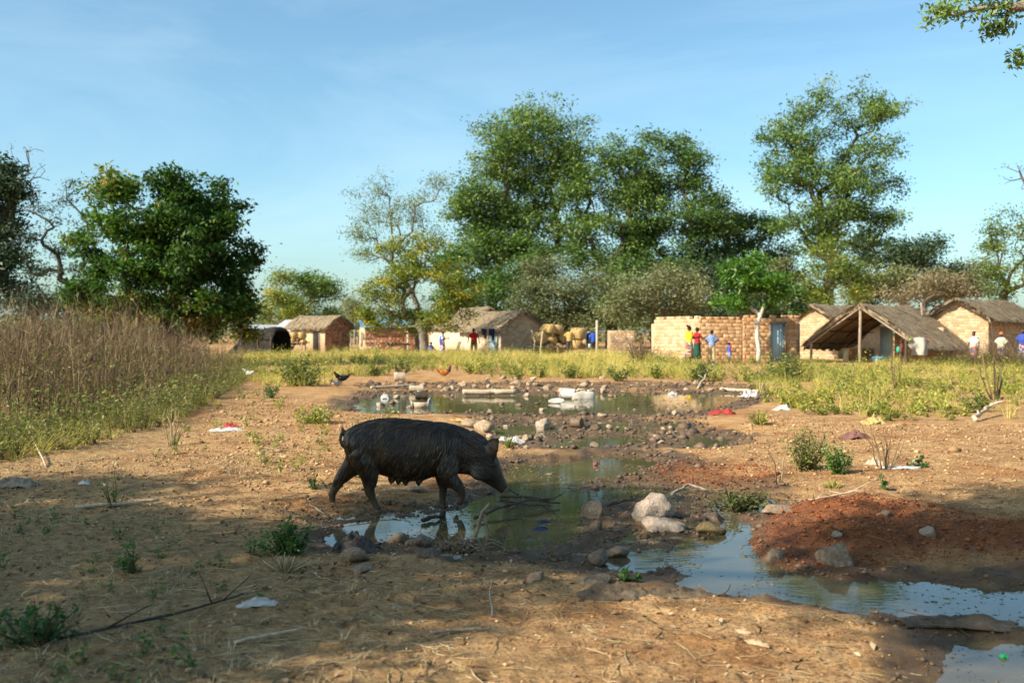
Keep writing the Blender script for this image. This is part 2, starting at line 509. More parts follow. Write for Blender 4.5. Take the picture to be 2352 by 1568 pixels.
def water_material():
    m, nt, b, L = _new("muddy_water")
    geo = nt.nodes.new("ShaderNodeNewGeometry")
    n = nt.nodes.new("ShaderNodeTexNoise"); n.inputs["Scale"].default_value = 1.1; n.inputs["Detail"].default_value = 5
    L(geo.outputs["Position"], n.inputs["Vector"])
    r = _ramp(nt, [(0.060, 0.052, 0.026), (0.085, 0.070, 0.036), (0.115, 0.088, 0.05)], [0.35, 0.5, 0.68]); L(n.outputs["Fac"], r.inputs["Fac"])
    L(r.outputs["Color"], b.inputs["Base Color"])
    b.inputs["IOR"].default_value = 1.33
    # floating scum roughens the surface in patches
    n3 = nt.nodes.new("ShaderNodeTexNoise"); n3.inputs["Scale"].default_value = 3.2; n3.inputs["Detail"].default_value = 8; n3.inputs["Roughness"].default_value = 0.7
    L(geo.outputs["Position"], n3.inputs["Vector"])
    rr = nt.nodes.new("ShaderNodeMapRange"); rr.inputs["From Min"].default_value = 0.56; rr.inputs["From Max"].default_value = 0.72; rr.inputs["To Min"].default_value = 0.02; rr.inputs["To Max"].default_value = 0.22
    L(n3.outputs["Fac"], rr.inputs["Value"]); L(rr.outputs["Result"], b.inputs["Roughness"])
    mp = nt.nodes.new("ShaderNodeMapping"); mp.inputs["Scale"].default_value = (1.0, 2.4, 1.0); L(geo.outputs["Position"], mp.inputs["Vector"])
    n2 = nt.nodes.new("ShaderNodeTexNoise"); n2.inputs["Scale"].default_value = 9; n2.inputs["Detail"].default_value = 3; L(mp.outputs["Vector"], n2.inputs["Vector"])
    bp = nt.nodes.new("ShaderNodeBump"); bp.inputs["Strength"].default_value = 0.05; bp.inputs["Distance"].default_value = 0.01
    L(n2.outputs["Fac"], bp.inputs["Height"]); L(bp.outputs["Normal"], b.inputs["Normal"])
    return m
WATER = water_material()
_wi = 0
for P, nm_, lab in ((np.concatenate([PONDS[0]]), "pond_water", "shallow stagnant pond beyond the black sow"), (np.concatenate(PONDS[1:]), "puddle_water", "muddy puddle water around the black sow's feet")):
    x0, y0 = P.min(0) - 0.4; x1, y1 = P.max(0) + 0.4
    if nm_ == "pond_water":
        y0 += 0.15
    else:
        y1 = min(y1, PONDS[0].min(0)[1] - 0.27)
    g = G(); g.add([(x0, y0, WATER_Z), (x1, y0, WATER_Z), (x1, y1, WATER_Z), (x0, y1, WATER_Z)], [(0, 1, 2, 3)])
    tag(ob(nm_, g.mesh(nm_, [WATER])), lab, "water", kind="structure")

# ------------------------------------------------------------------ building materials
MORTAR_PALE = noisy("pale_mud_mortar", [(0.36, 0.25, 0.15), (0.44, 0.32, 0.19), (0.52, 0.39, 0.25)], 3, 0.95, 0.5, 30)
MORTAR_RED = noisy("brown_mud_mortar", [(0.20, 0.125, 0.075), (0.27, 0.17, 0.10), (0.34, 0.22, 0.13)], 3, 0.95, 0.5, 30)
BRICK_PALE = noisy("sun_dried_brick", [(0.38, 0.24, 0.13), (0.48, 0.325, 0.185), (0.56, 0.41, 0.26)], 5, 0.92, 0.5, 40, rnd=0.5)
BRICK_ORANGE = noisy("fired_brick", [(0.36, 0.185, 0.085), (0.48, 0.27, 0.13), (0.57, 0.37, 0.20)], 5, 0.92, 0.5, 40, rnd=0.45)
BRICK_RED = noisy("red_brick", [(0.24, 0.105, 0.055), (0.34, 0.165, 0.09), (0.44, 0.25, 0.145)], 5, 0.92, 0.5, 40, rnd=0.6)
PLASTER = noisy("cream_mud_plaster", [(0.46, 0.35, 0.225), (0.54, 0.43, 0.29), (0.60, 0.50, 0.36)], 2.0, 0.93, 0.35, 18)
GREY_PLASTER = noisy("grey_cement_render", [(0.26, 0.23, 0.20), (0.33, 0.30, 0.26), (0.40, 0.36, 0.31)], 2.0, 0.93, 0.35, 18)
THATCH = noisy("grey_thatch", [(0.11, 0.082, 0.054), (0.21, 0.163, 0.11), (0.33, 0.26, 0.175)], 6, 0.95, 0.8, 40, stretch=(3, 0.6, 0.6))
THATCH_S = leafy("thatch_straw", [(0.10, 0.074, 0.048), (0.22, 0.172, 0.112), (0.35, 0.275, 0.18), (0.50, 0.36, 0.18)], 0.9, 0.08, 0.15)
STRAW_Y = noisy("golden_straw", [(0.38, 0.235, 0.075), (0.52, 0.35, 0.125), (0.62, 0.45, 0.20)], 9, 0.85, 0.6, 60, stretch=(1, 1, 4))
WOOD_GREY = noisy("weathered_wood", [(0.16, 0.12, 0.085), (0.26, 0.205, 0.15), (0.37, 0.30, 0.225)], 8, 0.85, 0.5, 40, stretch=(4, 4, 0.7))
WOOD_PALE = noisy("peeled_pole_wood", [(0.32, 0.24, 0.15), (0.44, 0.35, 0.235), (0.54, 0.455, 0.33)], 8, 0.8, 0.4, 40, stretch=(4, 4, 0.7))
WOOD_DARK = noisy("dark_wood", [(0.035, 0.025, 0.018), (0.07, 0.05, 0.035), (0.11, 0.08, 0.055)], 8, 0.85, 0.4, 40)
METAL_PALE = noisy("zinc_sheet", [(0.30, 0.32, 0.33), (0.38, 0.40, 0.41), (0.44, 0.46, 0.47)], 3, 0.45, 0.1, 20, spec=0.5, metallic=0.2)
METAL_BLUE = noisy("blue_sheet", [(0.07, 0.20, 0.36), (0.10, 0.27, 0.45), (0.14, 0.32, 0.50)], 3, 0.45, 0.1, 20, spec=0.5)
DOOR_BLUE = noisy("pale_blue_door_paint", [(0.27, 0.38, 0.42), (0.38, 0.50, 0.54), (0.48, 0.60, 0.63)], 3, 0.5, 0.15, 25, stretch=(6, 6, 0.6))
DARK_IN = noisy("unlit_inside", [(0.012, 0.010, 0.008), (0.02, 0.016, 0.012), (0.03, 0.024, 0.018)], 4, 0.9, 0.2, 20)  # near-black fill: shade inside doorways, window and cans put into the colour
DOOR_DARK = noisy("dark_green_door", [(0.015, 0.03, 0.028), (0.03, 0.05, 0.045), (0.05, 0.07, 0.06)], 4, 0.6, 0.2, 20)

_rb = np.random.default_rng(5)
def _brick_meshes(mat, n=5):
    out = []
    for i in range(n):
        j = lambda s: _rb.uniform(-s, s, (4, 1))
        q = np.array([(-.5, -.5), (.5, -.5), (.5, .5), (-.5, .5)])
        ba = np.stack([q[:, 0], np.full(4, 0.05), q[:, 1]], 1)
        md = np.stack([q[:, 0] + j(.02)[:, 0], np.full(4, -0.004), q[:, 1] + j(.03)[:, 0]], 1)
        fr = np.stack([q[:, 0] * 0.955 + j(.015)[:, 0], np.full(4, -0.008) + j(.004)[:, 0], q[:, 1] * 0.91 + j(.02)[:, 0]], 1)
        g = G(); g.add(np.concatenate([ba, md, fr]), [(0, 1, 5, 4), (1, 2, 6, 5), (2, 3, 7, 6), (3, 0, 4, 7), (4, 5, 9, 8), (5, 6, 10, 9), (6, 7, 11, 10), (7, 4, 8, 11), (8, 9, 10, 11)])
        out.append(g.mesh("brick", [mat]))
    return out
BM = {m.name: _brick_meshes(m) for m in (BRICK_PALE, BRICK_ORANGE, BRICK_RED)}

def lay_bricks(parent, o, ang, W, H, bw, bh, mat, lim, rng, jit=0.006, drop=0.0):
    """single bricks on a wall face: o = lower left corner (parent space), ang = direction of the face; lim(v) -> free intervals along it"""
    ca, sa = math.cos(ang), math.sin(ang)
    rows = int(round(H / bh)); bh = H / rows
    for r in range(rows):
        v = (r + 0.5) * bh
        off = (bw * 0.5 if r % 2 else 0.0) + rng.uniform(-0.03, 0.03)
        iv = lim(v)
        u = -bw + off
        while u < W:
            w0 = bw * rng.uniform(0.9, 1.1)
            for a, b in iv:
                s, e = max(u, a), min(u + w0, b)
                if e - s > 0.3 * bw and rng.random() >= drop:
                    c = (s + e) / 2
                    me = rng.choice(BM[mat.name])
                    ob("brick", me, parent, (o[0] + ca * c, o[1] + sa * c, o[2] + v + rng.uniform(-jit, jit)),
                       (rng.uniform(-.02, .02), rng.uniform(-.012, .012), ang), ((e - s) - 0.016, 1.0, bh - 0.016))
            u += w0

def cut(iv, holes):
    for h0, h1 in holes:
        nx_ = []
        for a, b in iv:
            if h1 <= a or h0 >= b: nx_.append((a, b)); continue
            if h0 > a: nx_.append((a, h0))
            if h1 < b: nx_.append((h1, b))
        iv = nx_
    return iv

def thatch(parent, L, Wd, hw, hr, oh, og, seed, sag=0.05, thick=0.13, strands=1500, name="roof", gold=False):
    """two thick slopes with a ragged straw coat; ridge along local x"""
    rng = np.random.default_rng(seed)
    half = Wd / 2 + oh
    slope = (hr - hw) / (Wd / 2)
    nu, nv = 26, 9
    g = G()
    X0, X1 = -L / 2 - og, L / 2 + og
    def zt(x, t):
        return hr + thick * 0.7 - slope * half * t - sag * np.sin(PI * np.clip((x - X0) / (X1 - X0), 0, 1)) * 1.0 + 0.05 * np.sin(PI * t) * half
    for sgn in (1, -1):
        U, T = np.meshgrid(np.linspace(X0, X1, nu), np.linspace(0, 1, nv))
        jz = 0.045 * rng.standard_normal(U.shape)
        xx = U + 0.05 * rng.standard_normal(U.shape) * ((U == X0) | (U == X1)); yy = sgn * (T * half + 0.06 * rng.standard_normal(U.shape) * (T == 1))
        top = np.stack([xx, yy, zt(U, T) + jz * (T > 0)], 2)
        bot = top.copy(); bot[..., 2] -= thick
        k = nu * nv
        idx = np.arange(k).reshape(nv, nu)
        Fq = np.stack([idx[:-1, :-1], idx[:-1, 1:], idx[1:, 1:], idx[1:, :-1]], 2).reshape(-1, 4)
        if sgn > 0: Ft, Fb = Fq[:, ::-1], Fq
        else: Ft, Fb = Fq, Fq[:, ::-1]
        V = np.concatenate([top.reshape(-1, 3), bot.reshape(-1, 3)])
        g.add(V, np.concatenate([Ft, Fb + k]))
        rim = np.concatenate([idx[0], idx[1:, -1], idx[-1, -2::-1], idx[-2:0:-1, 0]])
        rr = np.roll(rim, -1)
        g.add(V, np.stack([rim, rr, rr + k, rim + k], 1))
    ro = ob(name, g.mesh(name, [THATCH]), parent)
    # straw coat
    s = G()
    n = strands
    sgn = np.where(rng.random(n) < 0.5, 1, -1)
    x = rng.uniform(X0 - 0.02, X1 + 0.02, n); t = rng.random(n) * 0.93
    ln = rng.uniform(0.35, 0.8, n); w = rng.uniform(0.012, 0.03, n)
    t1 = np.minimum(t + ln / (half * math.hypot(1, slope)), 1.07)
    x1 = x + rng.normal(0, 0.06, n)
    li = rng.uniform(0.015, 0.06, n)
    A = np.stack([x - w, sgn * t * half, zt(x, t) + li], 1); B = np.stack([x + w, sgn * t * half, zt(x, t) + li], 1)
    zc = zt(x1, t1) + li + rng.uniform(-0.03, 0.05, n)
    C = np.stack([x1 + w * .6, sgn * t1 * half, zc], 1); D = np.stack([x1 - w * .6, sgn * t1 * half, zc], 1)
    V = np.stack([A, B, C, D], 1).reshape(-1, 3)
    F = np.arange(4 * n).reshape(n, 4)
    var = np.clip(rng.normal(0.58, 0.2, n), 0, 1)
    s.add(V, F, 0, np.repeat(var, 4))
    # fringe along eaves and gable edges
    for sg in (1, -1):
        for xe in (X0, X1):
            n = 110
            t = rng.random(n); y = sg * t * half; zc = zt(np.full(n, xe), t)
            out = np.sign(xe) * rng.uniform(0.03, 0.14, n)
            V = np.stack([np.stack([np.full(n, xe) - np.sign(xe) * .1, y, zc + .02], 1), np.stack([np.full(n, xe) - np.sign(xe) * .1, y + .05, zc - .06], 1),
                          np.stack([xe + out, y + .03 * sg, zc - rng.uniform(.02, .2, n)], 1)], 1).reshape(-1, 3)
            s.add(V, np.arange(3 * n).reshape(n, 3), 0, np.repeat(np.clip(rng.normal(0.75 if gold else 0.35, 0.2, n), 0, 1), 3))
        n = 260
        x = rng.uniform(X0, X1, n); zc = zt(x, np.ones(n)) - 0.04; y0 = sg * half * 0.96; y1 = sg * (half + rng.uniform(0.02, 0.16, n))
        V = np.stack([np.stack([x - .02, np.full(n, y0), zc + .06], 1), np.stack([x + .02, np.full(n, y0), zc + .06], 1), np.stack([x + rng.normal(0, .04, n), y1, zc - rng.uniform(.03, .17, n)], 1)], 1).reshape(-1, 3)
        s.add(V, np.arange(3 * n).reshape(n, 3), 0, np.repeat(np.clip(rng.normal(0.4, 0.2, n), 0, 1), 3))
    so = ob("thatch", s.mesh("thatch", [THATCH_S]), ro)
    so["kind"] = "stuff"
    return ro

def sheet_roof(parent, L, Wd, hw, hr, oh, og, mat):
    """corrugated metal, one piece per slope"""
    half = Wd / 2 + oh; slope = (hr - hw) / (Wd / 2)
    for sgn in (1, -1):
        n = int((L + 2 * og) / 0.075) * 2
        xs_ = np.linspace(-L / 2 - og, L / 2 + og, n)
        c = 0.014 * np.cos(np.arange(n) * PI)
        z0 = hr + 0.05 + c; z1 = hr + 0.05 - slope * half + c
        top = np.concatenate([np.stack([xs_, np.zeros(n), z0], 1), np.stack([xs_, np.full(n, sgn * half), z1], 1)])
        bot = top.copy(); bot[:, 2] -= 0.02
        i = np.arange(n - 1)
        F = np.stack([i, i + 1, i + 1 + n, i + n], 1)
        if sgn > 0: F = F[:, ::-1]
        g = G(); g.add(top, F); g.add(bot, F[:, ::-1])
        ob("roof_sheet", g.mesh("roof_sheet", [mat]), parent)

def house(name, label, near, ridge, L, Wd, hw, hr, roof, wall_mat, brick=None, faces=(), bw=.28, bh=.15, doors=(), oh=.3, og=.35, group=None, seed=1, strands=1500, mirror=False):
    """near = the corner of the near gable shared with the visible long side; ridge = direction of the ridge (away from us).
    visible long side is local +y (mirror False) or -y (mirror True); near gable is at local -x"""
    rng = random.Random(seed)
    a = math.atan2(ridge[1], ridge[0]); ca, sa = math.cos(a), math.sin(a)
    sy = -1 if mirror else 1
    lx, ly = L / 2, -sy * Wd / 2          # centre relative to the near corner, local frame
    cx, cy = near[0] + ca * lx - sa * ly, near[1] + sa * lx + ca * ly
    H = empty(name, (cx, cy, gz(cx, cy) - 0.05), a, label, "house", group)
    g = G()
    x, y = L / 2, Wd / 2
    V = [(-x, -y, -.3), (x, -y, -.3), (x, y, -.3), (-x, y, -.3), (-x, -y, hw), (x, -y, hw), (x, y, hw), (-x, y, hw), (-x, 0, hr), (x, 0, hr)]
    g.add(V, [(0, 1, 5, 4), (2, 3, 7, 6), (3, 2, 1, 0), (4, 5, 9, 8), (6, 7, 8, 9)])
    g.add(V, [(0, 4, 8, 7, 3), (1, 2, 6, 9, 5)])
    wall = ob("wall", g.mesh("wall", [wall_mat]), H)
    dl = {}
    for (f, u, w, h, mat, z0) in doors:
        dl.setdefault(f, []).append((u, w, h, z0))
        if f == 'g':   # near gable: u runs along local y from the near corner
            c = (-x - 0.012, sy * (y - u - w / 2), z0 + h / 2); sz = (0.07, w, h)
            fr = (0.10, w + .1, h + .06)
        else:          # long side: u runs along local x from the near corner
            c = (-x + u + w / 2, sy * (y + 0.012), z0 + h / 2); sz = (w, 0.07, h)
            fr = (w + .1, 0.10, h + .06)
        q = G(); q.box(c, sz)
        if mat is not DARK_IN and h > 1:
            for k in range(5):
                if f == 'g': q.box((c[0] - .04, c[1] - w / 2 + (k + .5) * w / 5, c[2]), (.02, .03, h * .98))
                else: q.box((c[0] - w / 2 + (k + .5) * w / 5, c[1] + sy * .04, c[2]), (.03, .02, h * .98))
        d = ob("door" if h > 1 else "window", q.mesh("door", [mat]), H)
        q = G()
        t = .06
        for k in (-1, 1):
            if f == 'g': q.box((c[0], c[1] + k * (w / 2 + t / 2), c[2]), (.1, t, h))
            else: q.box((c[0] + k * (w / 2 + t / 2), c[1], c[2]), (t, .1, h))
        q.box((c[0], c[1], c[2] + h / 2 + t / 2), (.1, w + 2 * t, t) if f == 'g' else (w + 2 * t, .1, t))
        ob("frame", q.mesh("frame", [WOOD_GREY]), d)
    if brick:
        for f in faces:
            if f == 'g':
                W_ = Wd
                def lim(v, W_=W_):
                    e = 0.02 if v <= hw else 0.04 + (v - hw) / (hr - hw) * Wd / 2
                    return cut([(e, W_ - e)], [(W_ - u - w - .07, W_ - u + .07) if mirror is False else (u - .07, u + w + .07) for (u, w, h, z0) in dl.get('g', []) if z0 - .05 < v < z0 + h + .1])
                # face seen from outside: left to right
                if mirror:   # near corner at y=-Wd/2 ; outside view of -x face goes from +y (left) to -y (right)
                    def lim(v):
                        e = 0.02 if v <= hw else 0.04 + (v - hw) / (hr - hw) * Wd / 2
                        return cut([(e, Wd - e)], [(Wd - u - w - .07, Wd - u + .07) for (u, w, h, z0) in dl.get('g', []) if z0 - .05 < v < z0 + h + .1])
                else:
                    def lim(v):
                        e = 0.02 if v <= hw else 0.04 + (v - hw) / (hr - hw) * Wd / 2
                        return cut([(e, Wd - e)], [(u - .07, u + w + .07) for (u, w, h, z0) in dl.get('g', []) if z0 - .05 < v < z0 + h + .1])
                lay_bricks(wall, (-x - .001, y, 0), -PI / 2, Wd, hr - .1, bw, bh, brick, lim, rng)
            else:
                def lim(v):
                    return cut([(0.02, L - 0.02)], [((L - u - w - .07, L - u + .07) if not mirror else (u - .07, u + w + .07)) for (u, w, h, z0) in dl.get('s', []) if z0 - .05 < v < z0 + h + .1])
                if mirror: lay_bricks(wall, (-x, -y - .001, 0), 0, L, hw, bw, bh, brick, lim, rng)
                else: lay_bricks(wall, (x, y + .001, 0), PI, L, hw, bw, bh, brick, lim, rng)
    if roof == 'thatch':
        thatch(H, L, Wd, hw, hr, oh, og, seed, strands=strands)
        q = G()
        for sgn in (-1, 1):
            for e in (-1, 1):
                q.tube([(e * (x + og * .6), 0, hr - .03), (e * (x + og * .6), sgn * (y + oh * .8), hw - (hr - hw) / y * oh * .8 - .03)], .035, 5)
        ob("rafter", q.mesh("rafter", [WOOD_GREY]), H)
    else:
        sheet_roof(H, L, Wd, hw, hr, oh, og, roof)
    return H

# gable houses in the middle (ridge runs back to the left, shaded gable turned to the right)
house("thatched_house", "tan brick house with grey thatch, shaded gable beside the straw bundles", (gx(1150, 62), 62), (-.6, .8), 4.6, 3.4, 1.85, 2.85, 'thatch', PLASTER, BRICK_PALE, ('g',), .30, .165, (('s', .35, .8, 1.65, DOOR_BLUE, 0),), oh=.42, og=.30, seed=3)
house("thatched_house", "cream plastered house with high brown thatch behind the red-shirted person", (gx(1072, 68), 68), (-.66, .75), 4.2, 3.6, 2.0, 3.2, 'thatch', PLASTER, BRICK_ORANGE, ('g',), .30, .165, (('s', .1, .55, 1.7, DARK_IN, 0),), seed=4)
house("brick_house", "orange brick house half hidden behind the yellow-flowering tree trunk", (gx(1028, 71), 71), (-.75, .66), 3.6, 3.2, 2.0, 2.9, 'thatch', MORTAR_PALE, BRICK_ORANGE, ('s',), .34, .19, (('s', 2.0, .9, 1.6, WOOD_PALE, 0),), seed=5)
house("brick_house", "long red brick house under a blue metal roof", (gx(838, 72), 72), (.955, .30), 4.6, 2.6, 1.95, 2.5, METAL_BLUE, MORTAR_PALE, BRICK_RED, ('s',), .29, .165, (('g', .8, .5, 1.5, DOOR_DARK, 0), ('g', .12, .4, .4, DARK_IN, 1.0)), oh=.25, og=.35, seed=6, mirror=True)
house("brick_house", "red brick house with brown thatch left of the blue-roofed house", (gx(746, 75), 75), (-.87, .5), 3.4, 2.9, 1.95, 2.75, 'thatch', MORTAR_PALE, BRICK_RED, ('g',), .29, .15, (('s', .55, .55, 1.55, DARK_IN, 0),), seed=7)
house("metal_roofed_house", "small house with pale metal roof behind the little straw stack", (gx(684, 83), 83), (-.8, .6), 3.0, 3.0, 1.75, 2.6, METAL_PALE, PLASTER, BRICK_RED, ('g',), .3, .16, (('s', .8, .6, 1.4, WOOD_GREY, 0),), seed=8)
house("metal_roofed_house", "tan house with wide pale metal roof behind the dark shelter", (gx(556, 86), 86), (.97, .2), 4.0, 2.6, 1.6, 2.15, METAL_PALE, PLASTER, None, (), seed=9, mirror=True)
# gable houses on the right (ridge runs back to the right, sunlit gable turned to the left)
house("thatched_house", "pale brick thatched house with sunlit gable beside the picture's edge", (gx(2270, 46), 46), (.73, .68), 5.2, 2.75, 2.15, 2.98, 'thatch', MORTAR_PALE, BRICK_PALE, ('g', 's'), .265, .13, (), oh=.38, og=.45, seed=10, strands=2600, mirror=True)
house("thatched_house", "pale brick thatched house rising behind the open thatched shelter", (gx(1925, 53), 53), (.73, .68), 5.4, 2.8, 2.05, 2.92, 'thatch', MORTAR_PALE, BRICK_PALE, ('g',), .28, .14, (), oh=.35, og=.4, seed=11, strands=2200, mirror=True)

# ---- roofless brick enclosure with the blue door
rngw = random.Random(21)
A = np.array((gx(1503, 50.0), 50.0)); B = np.array((gx(1604, 46.6), 46.6)); C = np.array((gx(1834, 47.4), 47.4))
EN = empty("brick_enclosure", (B[0], B[1], gz(B[0], B[1]) - .03), 0, "roofless brick enclosure with weathered tops and a pale blue door", "wall")
def enc_wall(P, Q, h, mat, brick, bw, bh, holes=(), seed=1, name="wall", crest=True, th=.3):
    P = np.array(P) - B; Q = np.array(Q) - B
    W_ = float(np.hypot(*(Q - P))); ang = math.atan2(Q[1] - P[1], Q[0] - P[0])
    nrm = np.array((math.sin(ang), -math.cos(ang)))
    g = G()
    u = 0.0
    pcs = cut([(0, W_)], [(a, b) for a, b, hh in holes]) 
    for a, b in pcs:
        c = P + (Q - P) / W_ * (a + b) / 2 - nrm * th / 2
        g.box((c[0], c[1], h / 2 - .15), (b - a, th, h + .3), ang)
    for a, b, hh in holes:
        if hh < h:
            c = P + (Q - P) / W_ * (a + b) / 2 - nrm * th / 2
            g.box((c[0], c[1], (h + hh) / 2), (b - a, th - .01, h - hh), ang)
    w = ob(name, g.mesh(name, [mat]), EN)
    rg = random.Random(seed)
    lay_bricks(w, (P[0], P[1], 0), ang, W_, h, bw, bh, brick, lambda v: cut([(0.0, W_)], [(a - .02, b + .02) for a, b, hh in holes if v < hh]), rg, jit=.01)
    if crest:   # loose top course lying across the wall
        u = 0.1
        while u < W_ - .2:
            wd = rg.uniform(.26, .38)
            if rg.random() < .72:
                c = P + (Q - P) / W_ * (u + wd / 2) - nrm * .13
                o = ob("brick", rg.choice(BM[brick.name]), w, (c[0] + nrm[0] * .08, c[1] + nrm[1] * .08, h + .065), (rg.uniform(-.06, .06), rg.uniform(-.05, .05), ang + rg.uniform(-.12, .12)), (wd - .02, 3.4, .13))
            u += wd
    return w
W_AB = float(np.hypot(*(B - A))); W_BC = float(np.hypot(*(C - B)))
enc_wall(A, B, 2.06, MORTAR_PALE, BRICK_PALE, .34, .165, seed=31)
S = B + (C - B) * 0.44
enc_wall(B, S, 2.02, MORTAR_PALE, BRICK_ORANGE, .34, .165, seed=32)
DU = W_BC * 0.56
enc_wall(S + np.array((0.001, -.02)), C, 2.1, MORTAR_PALE, BRICK_ORANGE, .36, .175, holes=[(DU * .49, DU * .49 + .72, 1.85)], seed=33, name="rough_wall")
_d = (C - S) / np.hypot(*(C - S)); _c = S - B + _d * (DU * .49 + .36)
g = G(); g.box((_c[0], _c[1] + .08, .92), (.70, .03, 1.84), math.atan2(_d[1], _d[0]))
for k in range(6):
    q = _c + _d * (-.31 + .124 * k); g.box((q[0], q[1] + .055, .92), (.035, .025, 1.82), math.atan2(_d[1], _d[0]))
dd = ob("door", g.mesh("door", [DOOR_BLUE]), EN); dd["label"] = "pale blue metal sheet door"
g = G()
for s_ in (-.38, .38):
    q = _c + _d * s_; g.box((q[0], q[1] - .02, .93), (.07, .12, 1.86), math.atan2(_d[1], _d[0]))
g.box((_c[0], _c[1] - .03, 1.89), (.9, .12, .07), math.atan2(_d[1], _d[0]))
ob("frame", g.mesh("frame", [WOOD_GREY]), dd)
for P_, Q_ in ((A, A + np.array((2.6, 3.0))), (C, C + np.array((-.4, 3.0)))):
    c = (P_ + Q_) / 2 - B; v = Q_ - P_
    g = G(); g.box((c[0], c[1] + .2, .85), (float(np.hypot(*v)), .28, 2.0), math.atan2(v[1], v[0])); ob("back_wall", g.mesh("back_wall", [MORTAR_PALE]), EN)

# ---- small pale brick hut far behind
HB = np.array((gx(1402, 66), 66.0))
HT = empty("brick_hut", (HB[0] + .8, HB[1] + .8, gz(*HB)), 0, "small roofless tan brick hut behind the dry brushwood", "hut")
g = G(); g.box((0, 0, .65), (1.7, 1.5, 1.9)); w = ob("wall", g.mesh("wall", [MORTAR_PALE]), HT)
lay_bricks(w, (-.85, -.751, -.2), 0, 1.7, 1.8, .27, .16, BRICK_PALE, lambda v: [(0.02, 1.68)], random.Random(4))
lay_bricks(w, (-.851, .75, -.2), -PI / 2, 1.5, 1.8, .27, .16, BRICK_PALE, lambda v: [(0.02, 1.48)], random.Random(5))

# ---- open thatched shelter
SH = empty("thatched_shelter", (0, 0, 0), 0, "open-fronted thatched shelter on wooden posts with deep low eaves", "shelter")
f0 = np.array((15.75, 45.0)); rd = np.array((.73, .683)); cr = np.array((-.683, .73))
Ls, hws = 4.5, 2.75
cen = f0 + rd * Ls / 2
SH.location = (cen[0], cen[1], gz(*cen) - .02); SH.rotation_euler = (0, 0, math.atan2(rd[1], rd[0]))
_ro = thatch(SH, Ls, hws * 2, .78, 2.62, .12, .12, 77, sag=.08, thick=.16, strands=5200, gold=True)
def pole(name, P, r, mat, parent, k=7, seed=0):
    rg = np.random.default_rng(seed); P = np.array(P, float); n = 5
    t = np.linspace(0, 1, n)[:, None]
    Q = P[0] + (P[1] - P[0]) * t + rg.normal(0, r * .35, (n, 3)) * np.sin(PI * t)
    q = G(); q.tube(Q, np.linspace(r, r * .85, n), k)
    return ob(name, q.mesh(name, [mat], True), parent)
xf = -Ls / 2
pole("post", [(xf, 0, -.2), (xf + .02, .02, 2.55)], .075, WOOD_GREY, SH, seed=1)
pole("post", [(xf + .05, 2.45, -.2), (xf, 2.45, 1.0)], .07, WOOD_GREY, SH, seed=2)
pole("post", [(xf + .1, -2.1, -.2), (xf + .1, -2.05, 1.15)], .06, WOOD_DARK, SH, seed=3)
pole("post", [(1.9, 0, -.2), (1.9, 0, 2.5)], .07, WOOD_GREY, SH, seed=4)
pole("post", [(1.9, -2.4, -.2), (1.9, -2.4, 1.0)], .06, WOOD_GREY, SH, seed=5)
pole("ridge_pole", [(xf - .1, 0, 2.5), (Ls / 2 + .1, 0, 2.45)], .06, WOOD_GREY, SH, seed=6)
for s_ in (1, -1):
    for j, xx in enumerate((xf - .02, -1.2, 0.2, 1.6)):
        pole("rafter", [(xx, 0.03 * s_, 2.52), (xx, s_ * 2.8, .70)], .045, WOOD_GREY if j == 0 else WOOD_DARK, SH, seed=10 + j)
    for t in (.3, .6, .9):
        pole("batten", [(xf, s_ * 2.75 * t, 2.56 - 1.84 * t), (Ls / 2, s_ * 2.75 * t, 2.52 - 1.84 * t)], .03, WOOD_DARK, SH, seed=30)
g = G(); g.box((1.7, -.9, .75), (.25, 2.3, 1.8)); w = ob("wall", g.mesh("wall", [MORTAR_PALE]), SH); w["label"] = "rear brick wall under the thatch"
lay_bricks(w, (1.574, .25, -.1), -PI / 2, 2.3, 1.75, .27, .14, BRICK_ORANGE, lambda v: cut([(0.02, 2.28)], [(.0, .0)]), random.Random(8))
g = G(); g.box((1.55, .65, .8), (.05, .62, 1.7)); dd = ob("door", g.mesh("door", [DOOR_BLUE]), SH)
g = G(); g.box((.6, 1.55, .22), (3.1, .26, .85), .08); w = ob("low_wall", g.mesh("low_wall", [MORTAR_PALE]), SH)
lay_bricks(w, (-.95, 1.29, -.15), .08, 3.0, .78, .28, .14, BRICK_ORANGE, lambda v: [(0.02, 2.98)], random.Random(9))
for i, (px, py0, py1, lean) in enumerate(((2121, 724, 700, -.12), (2145, 727, 702, .2))):
    d = 47.0 + i
    p0 = np.array((gx(px, d), d, zz(py0, d) - .5)); pole("forked_pole", [p0, p0 + np.array((lean, 0, 1.1))], .07, WOOD_GREY, None, seed=50 + i)
    o = bpy.context.scene.objects[-1] if False else COL.objects[-1]
    tag(o, ("bare grey pole leaning left above the shelter thatch", "bare grey pole leaning right above the shelter thatch")[i], "pole")

